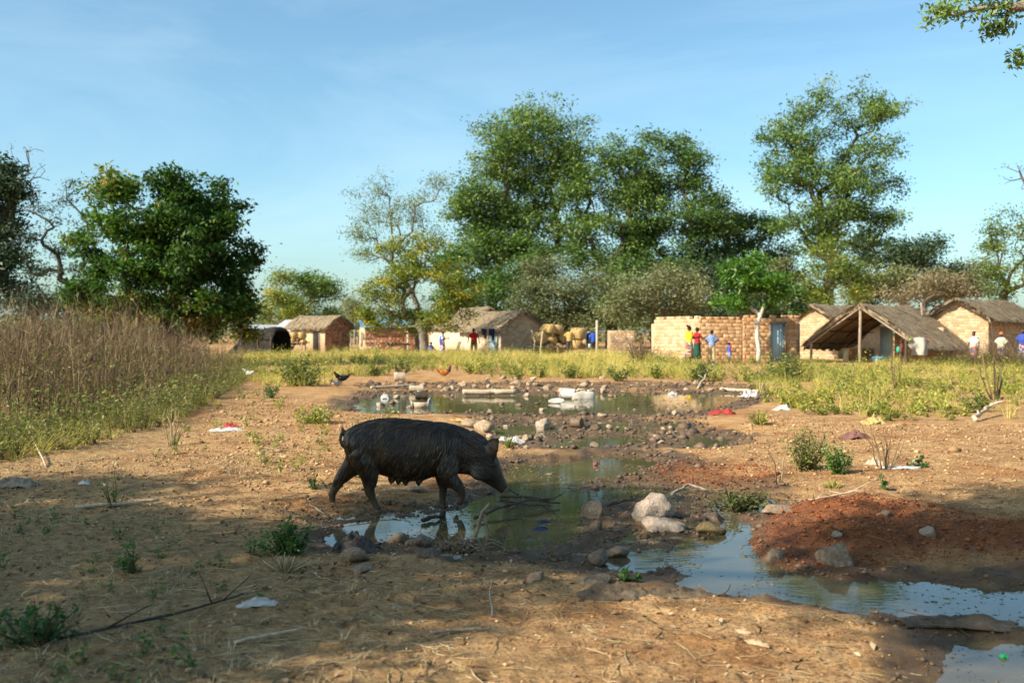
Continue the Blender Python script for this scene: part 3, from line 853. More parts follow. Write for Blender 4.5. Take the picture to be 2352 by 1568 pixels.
# ------------------------------------------------------------------ trees
BARK_G = noisy("grey_bark", [(0.10, 0.085, 0.065), (0.18, 0.15, 0.115), (0.28, 0.24, 0.19)], 6, 0.9, 0.6, 30)
BARK_D = noisy("dark_bark", [(0.035, 0.027, 0.02), (0.07, 0.054, 0.04), (0.12, 0.095, 0.07)], 6, 0.9, 0.6, 30)
BARK_P = noisy("pale_bark", [(0.34, 0.29, 0.23), (0.48, 0.42, 0.34), (0.60, 0.54, 0.46)], 6, 0.85, 0.4, 30)
L_MANGO = leafy("mango_leaf", [(0.022, 0.055, 0.012), (0.046, 0.105, 0.017), (0.085, 0.17, 0.024), (0.24, 0.23, 0.04), (0.34, 0.17, 0.045)], 0.6, 0.25, 0.22, [0, .35, .62, .82, 1])
L_DARK = leafy("dark_leaf", [(0.018, 0.039, 0.021), (0.036, 0.068, 0.030), (0.068, 0.105, 0.042)], 0.5, 0.2)
L_MID = leafy("green_leaf", [(0.048, 0.094, 0.025), (0.088, 0.157, 0.034), (0.148, 0.235, 0.050), (0.230, 0.282, 0.079)], 0.5, 0.3)
L_OLIVE = leafy("olive_leaf", [(0.080, 0.099, 0.042), (0.136, 0.160, 0.064), (0.208, 0.224, 0.096), (0.272, 0.264, 0.136)], 0.6, 0.25)
L_YEL = leafy("yellow_green_leaf", [(0.077, 0.119, 0.025), (0.154, 0.210, 0.034), (0.266, 0.280, 0.049), (0.532, 0.392, 0.028)], 0.5, 0.35, 0.35, [0, .4, .8, 1])
L_LIGHT = leafy("bright_leaf", [(0.045, 0.12, 0.015), (0.09, 0.20, 0.022), (0.17, 0.29, 0.045)], 0.4, 0.3, 0.45)
L_DRY = leafy("dry_leaf", [(0.140, 0.112, 0.063), (0.224, 0.182, 0.098), (0.280, 0.252, 0.119)], 0.7, 0.2)

def leaf_cloud(g, C, size, rng, var, up=0.35, m=0, aspect=0.42, droop=0.0):
    """one small folded face per leaf around the points C"""
    n = len(C)
    d = rng.normal(0, 1, (n, 3)); d[:, 2] = d[:, 2] * 0.6 - droop
    d /= np.linalg.norm(d, axis=1, keepdims=True)
    nr = rng.normal(0, 1, (n, 3)); nr[:, 2] = np.abs(nr[:, 2]) + up
    s = np.cross(d, nr); s /= np.maximum(np.linalg.norm(s, axis=1, keepdims=True), 1e-6)
    nn = np.cross(s, d)
    sz = size * rng.uniform(0.6, 1.35, n)[:, None]
    A = C - d * sz * .5; T = C + d * sz * .5 - nn * sz * .1
    Lf = C + s * sz * aspect * .5 + nn * sz * .06; Rt = C - s * sz * aspect * .5 + nn * sz * .06
    V = np.stack([A, Rt, T, Lf], 1).reshape(-1, 3)
    g.add(V, np.arange(4 * n).reshape(n, 4), m, np.repeat(np.clip(var, 0, 1), 4))

def tree(name, label, px, d, blobs, leaf, bark, seed, n_att=220, per=70, spread=.5, size=.2, trunk_r=.3, base_py=None, fork=None, tip=.014, bf=.25, step=.8, cat="tree", group=None,
         shell=.45, up=.4, bare=0, vmid=.45, vsd=.2, vfun=None, sub=None, x=None, droop=0.0, lean=0.0, jitter=.12, aspect=.42, trunks=None, clump=6, csd=.22, cz=.8):
    """blobs: (px, py, rx, ry[, weight]) crown lobes seen at distance d; the skeleton grows into them, leaves sit in clumps on its tips"""
    rng = np.random.default_rng(seed)
    x0 = gx(px, d) if x is None else x
    z0 = gz(x0, d)
    T = empty(name, (x0, d, z0), 0, label, cat, group)
    att = []; wts = []
    k = d / FPX
    vol = np.array([b[2] * b[3] * (b[4] if len(b) > 4 else 1) for b in blobs], float); vol /= vol.sum()
    for b, v in zip(blobs, vol):
        n = max(3, int(round(n_att * v)))
        m_ = max(2, int(round(n / clump)))
        q0 = rng.normal(0, 1, (m_, 3)); q0 /= np.linalg.norm(q0, axis=1, keepdims=True)
        q0 *= rng.random((m_, 1)) ** shell
        q = q0[rng.integers(0, m_, n)] + rng.normal(0, csd, (n, 3)) * np.array((1, 1, cz))
        dep = (b[5] if len(b) > 5 else rng.uniform(-.35, .35)) * b[2] * k
        c = np.array((gx(b[0], d) - x0, dep, zz(b[1], d) - z0))
        att.append(c + q * np.array((b[2] * k, b[2] * k * .85, b[3] * k)))
    att = np.concatenate(att)
    att = att[att[:, 2] > 0.3]
    zmin = att[:, 2].min()
    fz = (fork if fork is not None else max(zmin * 0.9, 0.8))
    tp = []
    nodes = []; par = []; plen = []
    for bx, by in (trunks or [(0.0, 0.0)]):
        m = max(3, int(fz / step) + 1)
        for i in range(m + 1):
            t = i / m
            w = rng.normal(0, jitter * .5, 2) * t if 0 < i else (0, 0)
            nodes.append((bx + lean * fz * t + w[0], by + w[1], fz * t - (.3 if i == 0 else 0)))
            par.append(len(nodes) - 2 if i else -1); plen.append(fz * t)
    nodes = np.array(nodes); 
    N = [tuple(p) for p in nodes]
    arr = np.zeros((60000, 3)); arr[:len(N)] = nodes; cnt = len(N)
    pl = np.zeros(60000); pl[:cnt] = plen
    allow = np.zeros(60000); allow[:cnt] = np.where(nodes[:, 2] < fz * .55, 50, 0)
    P = list(par)
    top = np.array((lean * fz, 0, fz))
    order = np.argsort(np.linalg.norm(att - top, axis=1))
    tips = []
    for i in order:
        a = att[i]
        dv = np.linalg.norm(arr[:cnt] - a, axis=1)
        j = int(np.argmin(dv + bf * pl[:cnt] + allow[:cnt]))
        dist = dv[j]
        ns = max(1, int(math.ceil(dist / step)))
        p0 = arr[j].copy(); prev = j
        sag = rng.normal(0, jitter, 3) * min(dist, 3)
        sag[2] += 0.10 * min(dist, 4)
        for s_ in range(1, ns + 1):
            t = s_ / ns
            q = p0 + (a - p0) * t + sag * math.sin(PI * t) * .7 + (rng.normal(0, .06 * step, 3) if s_ < ns else 0)
            arr[cnt] = q; P.append(prev); pl[cnt] = pl[prev] + np.linalg.norm(q - arr[prev]); prev = cnt; cnt += 1
        tips.append(prev)
    # pipe model radii
    rad = np.zeros(cnt); pw = 2.35
    kids = np.zeros(cnt, int)
    for i in range(cnt - 1, -1, -1):
        if rad[i] == 0: rad[i] = tip
        else: rad[i] = rad[i] ** (1 / pw)
        p = P[i]
        if p >= 0:
            rad[p] += rad[i] ** pw; kids[p] += 1
    sc = trunk_r / max(rad[0], 1e-6)
    ex = math.log(trunk_r / tip) / math.log(max(rad[0] / tip, 1.01))
    rad = tip * (rad / tip) ** ex
    if trunks: rad = np.minimum(rad, trunk_r)
    g = G()
    ii = np.array([i for i in range(cnt) if P[i] >= 0]); pp = np.array([P[i] for i in ii])
    A = arr[pp]; Bq = arr[ii]
    ra = np.minimum(rad[pp], rad[ii] * 1.35); ra[pp == 0] = rad[0] * 1.25; rb = rad[ii]
    for lo, hi, kk in ((0, .03, 3), (.03, .09, 5), (.09, 9, 8)):
        m = (rb >= lo) & (rb < hi)
        if not m.any(): continue
        a_, b_ = A[m], Bq[m]
        D = b_ - a_; D /= np.maximum(np.linalg.norm(D, axis=1, keepdims=True), 1e-6)
        a_ = a_ - D * ra[m][:, None] * .3
        ref = np.where(np.abs(D[:, 2:3]) < .9, np.array([[0, 0, 1.0]]), np.array([[1.0, 0, 0]]))
        u = np.cross(D, ref); u /= np.linalg.norm(u, axis=1, keepdims=True); w = np.cross(D, u)
        th = np.arange(kk) / kk * 2 * PI
        ca, sa = np.cos(th)[None, :, None], np.sin(th)[None, :, None]
        r0 = a_[:, None] + ra[m][:, None, None] * (ca * u[:, None] + sa * w[:, None])
        r1 = b_[:, None] + rb[m][:, None, None] * (ca * u[:, None] + sa * w[:, None])
        n = len(a_)
        V = np.concatenate([r0, r1], 1).reshape(-1, 3)
        base = np.arange(n)[:, None] * 2 * kk
        q = np.arange(kk)[None]
        F = np.stack([base + q, base + (q + 1) % kk, base + (q + 1) % kk + kk, base + q + kk], 2).reshape(-1, 4)
        g.add(V, F)
    ob("trunk", g.mesh("trunk", [bark], True), T)
    # crown
    tips = np.array(tips)
    keep = tips
    if bare:
        hi = arr[tips][:, 2]
        keep = tips[rng.random(len(tips)) > bare * sstep(np.quantile(hi, .25), np.quantile(hi, .9), hi)]
    c = arr[keep]
    n = len(c)
    cv = np.clip(rng.normal(vmid, vsd, n), 0, 1)
    if vfun is not None: cv = vfun(c, cv, rng)
    Cc = np.repeat(c, per, 0) + rng.normal(0, spread, (n * per, 3)) * np.array((1, 1, .62))
    var = np.repeat(cv, per) + rng.normal(0, .12, n * per)
    g = G(); leaf_cloud(g, Cc, size, rng, var, up, droop=droop, aspect=aspect)
    ob("crown", g.mesh("crown", [leaf]), T)
    if sub is not None: sub(T, c, rng)
    return T

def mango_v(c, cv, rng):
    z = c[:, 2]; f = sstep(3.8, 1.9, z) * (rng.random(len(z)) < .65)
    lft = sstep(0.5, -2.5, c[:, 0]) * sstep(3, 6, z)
    return np.clip(cv * (1 - f) + f * rng.uniform(.62, .98, len(z)) + .18 * lft - .10 * sstep(0, 3, c[:, 0]), 0, 1)  # new growth low and left; sun on upper left, shade at right tinted in

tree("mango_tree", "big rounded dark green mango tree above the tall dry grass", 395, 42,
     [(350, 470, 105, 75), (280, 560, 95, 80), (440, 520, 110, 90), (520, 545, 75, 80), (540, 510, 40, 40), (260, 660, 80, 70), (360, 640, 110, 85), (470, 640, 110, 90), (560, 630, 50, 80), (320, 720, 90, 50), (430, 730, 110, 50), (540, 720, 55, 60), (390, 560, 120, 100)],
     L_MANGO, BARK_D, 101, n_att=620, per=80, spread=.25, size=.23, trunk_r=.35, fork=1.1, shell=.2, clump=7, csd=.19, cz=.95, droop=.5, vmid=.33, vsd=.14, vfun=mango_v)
tree("gnarled_tree", "sparse gnarled tree with crooked limbs left of the big mango tree", 175, 48,
     [(60, 590, 70, 30), (110, 560, 60, 30), (170, 420, 50, 40), (100, 480, 60, 50), (40, 520, 50, 40), (210, 560, 40, 60), (140, 620, 80, 30), (60, 640, 60, 20)],
     L_DARK, BARK_D, 102, n_att=150, per=34, spread=.26, size=.16, trunk_r=.17, fork=2.2, bare=.45, jitter=.22, tip=.013, lean=-.15)
tree("dark_tree", "dark shadowed tree cut off by the left picture edge", -60, 31,
     [(5, 400, 75, 50), (20, 470, 50, 40), (-30, 560, 90, 70), (5, 640, 65, 60), (-60, 480, 90, 120)],
     L_DARK, BARK_D, 103, n_att=200, per=70, spread=.22, size=.15, trunk_r=.25, fork=1.6, tip=.012)
tree("bare_tree", "leafless twigs reaching over the left picture edge", -40, 34,
     [(50, 370, 60, 60), (20, 420, 60, 60)], L_DRY, BARK_D, 104, n_att=60, per=2, spread=.1, size=.08, trunk_r=.12, fork=3.2, tip=.010, step=.4)
tree("pale_trunked_tree", "small yellow-green tree with slim pale trunk behind the dark shelter", 642, 92,
     [(640, 660, 45, 40), (620, 690, 35, 40), (660, 700, 40, 40), (610, 720, 30, 25)], L_YEL, BARK_P, 105, n_att=90, per=60, spread=.5, size=.26, trunk_r=.16, fork=2.4, vmid=.5)
tree("pale_trunked_tree", "round green tree with white forked trunk behind the little straw stack", 688, 96,
     [(700, 650, 65, 35), (735, 680, 40, 50), (690, 690, 50, 50), (740, 725, 35, 30), (670, 725, 30, 20)], L_MID, BARK_P, 106, n_att=130, per=70, spread=.55, size=.28, trunk_r=.26, fork=2.2, vmid=.5, tip=.03)
tree("far_tree", "small hazy olive tree far behind the blue roof", 815, 120,
     [(810, 705, 35, 20), (825, 725, 30, 20)], L_OLIVE, BARK_G, 107, n_att=50, per=60, spread=.6, size=.3, trunk_r=.15, fork=2.5)
def flowers(T, c, rng):
    q = c[(rng.random(len(c)) < .12)]
    C = np.repeat(q, 16, 0) + rng.normal(0, .16, (len(q) * 16, 3))
    g = G(); leaf_cloud(g, C, .13, rng, np.full(len(C), .5), .3)
    m = noisy("yellow_blossom", [(0.62, 0.42, 0.01), (0.72, 0.52, 0.02), (0.78, 0.6, 0.05)], 6, .6, 0)
    ob("blossom", g.mesh("blossom", [m]), T)
tree("flowering_tree", "yellow-flowering tree with pale bare upper limbs in front of the houses", 974, 57,
     [(880, 690, 60, 55, 1.3), (850, 735, 40, 25, 1.5), (940, 740, 70, 25, 1.5), (1010, 720, 70, 40, 1.4), (930, 640, 70, 50), (1030, 650, 60, 50), (960, 590, 60, 50, .8), (1060, 690, 35, 30), (900, 580, 50, 40, .7)],
     L_YEL, BARK_G, 108, n_att=380, per=46, spread=.27, size=.19, trunk_r=.26, fork=1.35, vmid=.45, vsd=.24, sub=flowers)
tree("bare_topped_tree", "thin pale tree with almost leafless spreading upper twigs", 958, 59,
     [(870, 450, 55, 60), (840, 520, 45, 50), (900, 520, 55, 60), (1000, 440, 40, 55), (985, 520, 50, 50), (930, 470, 40, 50), (850, 590, 45, 30)],
     L_YEL, BARK_G, 109, n_att=260, per=26, spread=.30, size=.17, trunk_r=.15, fork=3.0, bare=.25, tip=.011, droop=.6, vmid=.3, aspect=.25)
big = dict(bark=BARK_G, tip=.018, step=1.1)
tree("tall_tree", "tallest leafy tree in the centre with open upright limbs", 1235, 95,
     [(1200, 310, 105, 65), (1270, 330, 80, 70), (1150, 350, 70, 60), (1310, 390, 60, 60), (1210, 400, 110, 60), (1260, 470, 70, 50), (1190, 480, 60, 40, .6), (1290, 540, 55, 50, .8), (1190, 560, 60, 45, .8)], L_MID, seed=110, n_att=640, per=48, spread=.55, size=.33, trunk_r=.6, fork=6.5, shell=.35, vmid=.5, lean=.0, **big)
tree("tall_tree", "broad leafy tree left of the tallest tree, behind the bare twigs", 1130, 93,
     [(1100, 460, 65, 60), (1080, 520, 55, 60), (1160, 500, 75, 60), (1130, 570, 90, 50), (1060, 590, 40, 50), (1200, 560, 50, 50), (1130, 640, 60, 40)], L_MID, seed=111, n_att=450, per=54, spread=.55, size=.33, trunk_r=.45, fork=4.5, vmid=.42, **big)
tree("tall_tree", "open crowned tree with dark crooked limbs right of the tallest tree", 1405, 92,
     [(1380, 370, 80, 55), (1440, 400, 65, 55), (1340, 440, 55, 50), (1420, 480, 80, 50), (1360, 530, 60, 60), (1460, 540, 50, 50), (1340, 590, 40, 40), (1420, 590, 60, 50), (1470, 460, 45, 45)], L_MID, seed=112, n_att=520, per=46, spread=.52, size=.33, trunk_r=.55, fork=6, vmid=.42, bark=BARK_D, tip=.02, step=1.1, jitter=.14)
tree("tall_tree", "dense dark tree with a narrow flat-topped crown", 1560, 94,
     [(1530, 330, 60, 35), (1570, 360, 50, 45), (1500, 350, 40, 35), (1590, 420, 40, 50), (1540, 430, 70, 45), (1560, 520, 110, 60), (1480, 560, 60, 60), (1620, 560, 70, 70), (1560, 620, 100, 60), (1640, 490, 45, 60), (1500, 480, 50, 50)], L_MID, seed=113, n_att=640, per=50, spread=.58, size=.33, trunk_r=.6, fork=5, vmid=.3, bark=BARK_D, tip=.02, step=1.1)
tree("tall_tree", "rounded dark tree behind the small bright mango tree", 1720, 98,
     [(1700, 510, 60, 45), (1750, 540, 50, 50), (1680, 570, 50, 60), (1740, 610, 60, 50), (1790, 600, 30, 50)], L_MID, seed=114, n_att=220, per=58, spread=.6, size=.34, trunk_r=.4, fork=3.5, vmid=.25, **big)
tree("tall_tree", "tall feathery tree with wispy top right of the centre", 1900, 84,
     [(1830, 300, 80, 55), (1920, 260, 90, 50), (2000, 270, 60, 60, .6), (2060, 250, 45, 60, .35), (1800, 400, 65, 60), (1890, 370, 100, 70), (1990, 370, 70, 60), (1950, 450, 100, 60), (2030, 430, 45, 50, .7), (1860, 480, 90, 60), (2000, 520, 70, 50), (1900, 560, 80, 50)], L_MID, seed=115, n_att=720, per=42, spread=.46, size=.30, trunk_r=.5, fork=3.6, vmid=.5, bark=BARK_D, tip=.018, step=1.0, shell=.5, droop=.35)
tree("tall_tree", "hazy round-crowned tree between the two right-hand thatched houses", 2080, 105,
     [(2020, 570, 70, 50), (2100, 590, 70, 50), (2160, 620, 50, 45), (2060, 640, 90, 40), (2150, 665, 50, 30)], L_DARK, seed=116, n_att=230, per=58, spread=.7, size=.40, trunk_r=.4, fork=3.5, vmid=.75, **big)
tree("bushy_tree", "yellow-green bushy tree under the tall feathery tree", 1885, 76,
     [(1850, 640, 45, 50), (1900, 600, 60, 50), (1950, 640, 55, 50), (1880, 680, 70, 30)], L_YEL, seed=117, n_att=150, per=62, spread=.45, size=.24, trunk_r=.2, fork=1.6, vmid=.35, bark=BARK_G, tip=.02)
tree("round_tree", "grey-green round tree behind the straw bundles", 1290, 74,
     [(1290, 660, 100, 60), (1240, 690, 60, 50), (1340, 700, 60, 45), (1290, 730, 90, 30)], L_OLIVE, seed=118, n_att=260, per=75, spread=.42, size=.21, trunk_r=.25, fork=1.3, vmid=.3, bark=BARK_D, shell=.3)
tree("round_tree", "dusty olive bushy tree behind the brick enclosure's left end", 1530, 70,
     [(1470, 690, 70, 55), (1540, 670, 80, 55), (1600, 690, 50, 50), (1500, 730, 90, 30)], L_OLIVE, seed=119, n_att=250, per=70, spread=.42, size=.20, trunk_r=.22, fork=1.2, vmid=.62, bark=BARK_G, shell=.3)
tree("young_mango_tree", "bright green young mango tree growing against the brick wall", 1741, 44.6,
     [(1720, 615, 60, 45), (1700, 660, 55, 40), (1760, 640, 50, 40), (1740, 690, 50, 25), (1790, 670, 25, 30), (1690, 690, 30, 20)], L_LIGHT, seed=120, n_att=200, per=44, spread=.17, size=.22, trunk_r=.10, fork=1.75, vmid=.35, bark=BARK_P, tip=.012, droop=.6, aspect=.30)
tree("bush_tree", "leafy green shrub peering over the brick wall beside the shelter", 1822, 51,
     [(1815, 690, 28, 22), (1838, 705, 18, 18)], L_MID, seed=121, n_att=40, per=45, spread=.2, size=.2, trunk_r=.06, fork=1.5, vmid=.35, bark=BARK_G)
tree("scrub_tree", "brownish dry scrub tree behind the open shelter's ridge", 2130, 66,
     [(2060, 670, 60, 20), (2130, 660, 70, 28), (2210, 660, 50, 28)], L_DRY, seed=122, n_att=150, per=34, spread=.4, size=.18, trunk_r=.15, fork=1.2, bark=BARK_G, tip=.014, bf=.15)
tree("edge_tree", "olive tree with open crown cut off by the right picture edge", 2330, 66,
     [(2300, 550, 50, 50), (2360, 520, 60, 50), (2280, 620, 40, 40), (2340, 610, 60, 50), (2400, 580, 60, 60), (2310, 670, 50, 25)], L_YEL, seed=123, n_att=230, per=42, spread=.4, size=.2, trunk_r=.25, fork=1.8, vmid=.22, bark=BARK_D)
tree("bare_tree", "leafless crown reaching in at the right picture edge", 2430, 48,
     [(2350, 400, 45, 50), (2400, 380, 60, 60)], L_DRY, seed=124, n_att=80, per=3, spread=.15, size=.1, trunk_r=.18, fork=5.0, bark=BARK_D, tip=.012)
tree("far_tree", "distant pale scrubby tree beside the right-hand house roof", 2245, 112,
     [(2230, 610, 45, 40), (2260, 650, 40, 30)], L_OLIVE, seed=125, n_att=80, per=40, spread=.7, size=.3, trunk_r=.2, fork=2.5, bark=BARK_G)
tree("far_tree", "dark low tree between the gnarled tree and the mango tree", 95, 75,
     [(60, 690, 80, 35), (160, 680, 60, 40), (230, 700, 60, 30)], L_DARK, seed=126, n_att=120, per=60, spread=.5, size=.3, trunk_r=.2, fork=1.5, vmid=.6, bark=BARK_G)
for i, (px, d, bl, lf, vm, lab) in enumerate((
    (1120, 84, [(1090, 690, 60, 50), (1150, 680, 60, 55)], L_MID, .3, "green understorey tree behind the brown high thatch"),
    (1215, 88, [(1200, 640, 70, 50), (1240, 600, 60, 45)], L_MID, .25, "shadowy tree below the tallest tree's limbs"),
    (1400, 86, [(1390, 680, 60, 50), (1430, 650, 55, 55)], L_MID, .28, "dark green tree between the two round olive trees"),
    (1625, 84, [(1620, 670, 60, 60), (1670, 650, 50, 60)], L_DARK, .55, "dark tree in the smoke behind the young mango tree"),
    (1790, 88, [(1780, 680, 60, 45), (1820, 640, 45, 50)], L_OLIVE, .4, "olive tree behind the enclosure's door"),
    (1985, 82, [(1990, 660, 60, 35), (2040, 650, 50, 40)], L_OLIVE, .5, "olive scrub tree above the shelter's thatch"),
    (2210, 86, [(2200, 660, 60, 40), (2150, 640, 50, 40)], L_OLIVE, .35, "olive tree behind the right-hand house ridge"),
    (1040, 90, [(1030, 640, 50, 60), (1060, 700, 50, 40)], L_MID, .35, "green tree behind the yellow-flowering tree"),
    (1500, 90, [(1480, 640, 60, 60), (1540, 630, 60, 60)], L_MID, .2, "deep green tree below the dense dark tree"))):
    tree("understorey_tree", lab, px, d, bl + [(px, 730, 80, 30)], lf, seed=300 + i, n_att=120, per=62, spread=.55, size=.32, trunk_r=.2, fork=1.4, vmid=vm, bark=BARK_D, tip=.02)
# the trees beside the camera: one throws the dappled shade, one hangs its twigs into the upper right corner
def beside(name, label, x, y, blobs, seed, **k):
    return tree(name, label, 0, y, blobs, seed=seed, x=x, **k)
rngS = np.random.default_rng(9)
kk = FPX / 3.0
def wb(x, z, r, rz, y=3.0, w=1.0):   # a world-space lobe expressed for tree(d=y)
    f = FPX / y
    return (1176 + x * f, HZ - (z - CAM_H) * f, r * f, rz * f, w, 0.0)
SH_K = 1.0 / math.tan(SUN_EL) / math.hypot(*SUN_AZ)
SHADE = []
for sx_, sy_, sr_, sh_ in ((-3.9, 8.6, .8, 7.2), (-.4, 7.8, .9, 6.3), (.25, 8.35, .6, 6.9), (-.9, 8.3, .55, 5.9), (-2.2, 6.6, 1.2, 6.6), (-3.8, 5.6, 1.3, 5.6), (.2, 6.5, .7, 5.6), (2.7, 6.2, .7, 6.8), (-2.3, 4.3, 1.1, 5.2), (-1.0, 5.6, .8, 7.4), (3.6, 7.4, .8, 7.6), (-5.0, 7.0, 1.1, 6.2), (-2.9, 3.3, .9, 5.8), (-1.7, 3.5, .9, 6.6), (-3.4, 4.4, 1.1, 6.9), (-.9, 4.6, .6, 6.2), (2.6, 5.2, .7, 7.0)):
    SHADE.append(wb(sx_ + SUN_AZ[0] * SH_K * sh_, sh_, sr_, .55, 2.0) [:5] + ((sy_ + SUN_AZ[1] * SH_K * sh_ - 2.0) / sr_,))
beside("shade_tree", "broad leafy tree just outside the picture, throwing dappled shade over the foreground", -9.5, 2.0, SHADE, 127, leaf=L_MID, bark=BARK_D, n_att=330, per=88, spread=.36, size=.18, trunk_r=.2, fork=3.2, tip=.012)
beside("overhanging_tree", "leafy twigs hanging into the upper right picture corner", 7.4, 7.6,
       [(2150, 15, 50, 55, 1.2, 0), (2230, -10, 60, 30, .8, 0), (2268, 45, 40, 55, 1.4, 0), (2200, 20, 30, 30, .8, 0), (2340, 100, 18, 55, 1.6, 0), (2300, 30, 30, 60, 1, 0), (2420, 20, 100, 80, 1, 0), (2520, -80, 160, 100, 1, 0), (2340, -70, 120, 50, 1, 0)], 128,
       leaf=L_MID, bark=BARK_G, n_att=230, per=15, spread=.05, size=.052, trunk_r=.16, fork=3.4, tip=.0035, step=.25, vmid=.55, droop=.5)
# distant wood
rng = np.random.default_rng(44)
g = G()
n = 26000
xx = rng.uniform(-110, 130, n); yy = rng.uniform(128, 165, n)
hh = 3.6 + 2.6 * fbm(xx * .09, yy * .05, 8, 4)
zzv = rng.random(n) ** .7 * hh
leaf_cloud(g, np.stack([xx, yy, zzv + .1], 1), .85, rng, .35 + .3 * fbm(xx * .2, yy * .2, 9, 2) + rng.normal(0, .12, n), .5, aspect=.6)
tag(ob("distant_wood", g.mesh("distant_wood", [L_OLIVE])), "low hazy wood on the horizon", "wood", kind="stuff")

# ------------------------------------------------------------------ low vegetation
STEM_DRY = leafy("dry_stem", [(0.062, 0.040, 0.024), (0.125, 0.083, 0.047), (0.23, 0.163, 0.09), (0.42, 0.32, 0.19)], 0.85, 0.1, 0.2)
STEM_GRN = leafy("green_stem", [(0.07, 0.085, 0.025), (0.13, 0.14, 0.04), (0.22, 0.20, 0.07)], 0.7, 0.15, 0.3)
LEAF_SCRUB = leafy("scrub_leaf", [(0.06, 0.075, 0.022), (0.11, 0.135, 0.03), (0.19, 0.21, 0.045), (0.32, 0.30, 0.08)], 0.6, 0.3)
LEAF_WEED = leafy("weed_leaf", [(0.058, 0.094, 0.024), (0.137, 0.182, 0.036), (0.275, 0.287, 0.054), (0.486, 0.420, 0.084)], 0.55, 0.32)
LEAF_FRESH = leafy("fresh_leaf", [(0.03, 0.085, 0.018), (0.06, 0.14, 0.025), (0.11, 0.21, 0.035)], 0.45, 0.3, 0.45)
BLADE = leafy("grass_blade", [(0.108, 0.143, 0.031), (0.281, 0.274, 0.055), (0.475, 0.415, 0.097), (0.594, 0.499, 0.183)], 0.7, 0.35, 0.25)
STRAW = leafy("loose_straw", [(0.144, 0.102, 0.060), (0.324, 0.240, 0.126), (0.528, 0.408, 0.216), (0.720, 0.600, 0.384)], 0.8, 0.1, 0.25)

class Proto:
    """a small plant as plain arrays so that thousands can be merged quickly"""
    def __init__(s, g):
        s.V = np.concatenate(g.v); s.A = np.concatenate(g.a)
        L = np.concatenate(g.l); T = np.concatenate(g.t); M = np.concatenate(g.m)
        st = np.concatenate(([0], np.cumsum(T)[:-1]))
        s.F = {}
        for k in np.unique(T):
            w = np.where(T == k)[0]
            s.F[int(k)] = (L[st[w][:, None] + np.arange(k)[None]], M[w])

def merge(protos, pid, pos, rz, scl, tilt=0.0, rng=None, dvar=None, zs=None):
    g = G()
    for p, pr in enumerate(protos):
        w = np.where(pid == p)[0]
        if not len(w): continue
        n, k = len(w), len(pr.V)
        V = np.repeat(pr.V[None], n, 0) * scl[w][:, None, None]
        if zs is not None: V[..., 2] *= zs[w][:, None]
        if tilt:
            tx, ty = rng.normal(0, tilt, (2, n))
            V[..., 0] += V[..., 2] * tx[:, None]; V[..., 1] += V[..., 2] * ty[:, None]
        c, s_ = np.cos(rz[w])[:, None], np.sin(rz[w])[:, None]
        X = V[..., 0] * c - V[..., 1] * s_; Y = V[..., 0] * s_ + V[..., 1] * c
        V = np.stack([X, Y, V[..., 2]], 2) + pos[w][:, None]
        A = np.repeat(pr.A[None], n, 0)
        if dvar is not None: A = np.clip(A + dvar[w][:, None], 0, 1)
        base = g.n
        g.v.append(V.reshape(-1, 3)); g.a.append(A.ravel()); g.n += n * k
        for kk, (F, M) in pr.F.items():
            g.l.append((F[None] + (base + np.arange(n) * k)[:, None, None]).ravel())
            g.t.append(np.full(n * len(F), kk)); g.m.append(np.tile(M, n))
    return g

def strip(g, P, w, rng, m=0, a=.5):
    """thin tapering ribbon along P, turned at random about its length"""
    P = np.asarray(P, float); n = len(P)
    t = rng.uniform(0, 2 * PI); sd = np.array((math.cos(t), math.sin(t), 0)) * w
    wd = np.linspace(1, .25, n)[:, None]
    V = np.concatenate([P - sd * wd, P + sd * wd])
    V = V[:-1]; V[n - 1] = P[-1]
    i = np.arange(n - 2)
    if n > 2: g.add(V, np.stack([i, i + 1, i + 1 + n, i + n], 1), m, a)
    else: g.add(V, np.zeros((0, 4), int), m, a)
    g.l.append(np.array([n - 2, n - 1, 2 * n - 2]) + g.n - len(V)); g.t.append(np.array([3])); g.m.append(np.array([m]))

def p_scrub(rng, H=1.6, stems=10, leaves=70):
    g = G(); pts = []
    for s in range(stems):
        a = rng.uniform(0, 2 * PI); sp = rng.uniform(.1, 1.0); h = H * rng.uniform(.5, 1.1)
        t = np.linspace(0, 1, 5)[:, None]
        dr = np.array((math.cos(a), math.sin(a), 0))
        P = dr * .12 * rng.random() + dr * sp * t ** 1.6 * h * .5 + np.array((0, 0, h)) * (t - .10 * sp * t ** 3) + rng.normal(0, .06, (5, 3)) * t
        v = np.clip(rng.normal(.36, .16), 0, 1)
        strip(g, P, .0065, rng, 0, v)
        for b in range(rng.integers(7, 12)):
            k = rng.uniform(.4, .98); i = min(int(k * 4), 3); p0 = P[i] + (P[i + 1] - P[i]) * (k * 4 - i)
            d = rng.normal(0, 1, 3); d[2] = abs(d[2]) * .8 + .1; d /= np.linalg.norm(d)
            l = rng.uniform(.12, .45)
            Q = [p0, p0 + d * l + np.array((0, 0, -.05 * l + rng.normal(0, .03)))]
            strip(g, Q, .0048, rng, 0, np.clip(v + rng.normal(0, .15), 0, 1))
        pts.append(P)
    pts = np.concatenate(pts)
    z = rng.random(leaves) ** 1.4 * H * .62
    k = rng.integers(0, len(pts), leaves)
    C = pts[k] + rng.normal(0, .12, (leaves, 3)); C[:, 2] = z
    C[:, :2] *= .8
    leaf_cloud(g, C, .06, rng, rng.normal(.45, .22, leaves), .3, m=1, aspect=.5)
    return Proto(g)

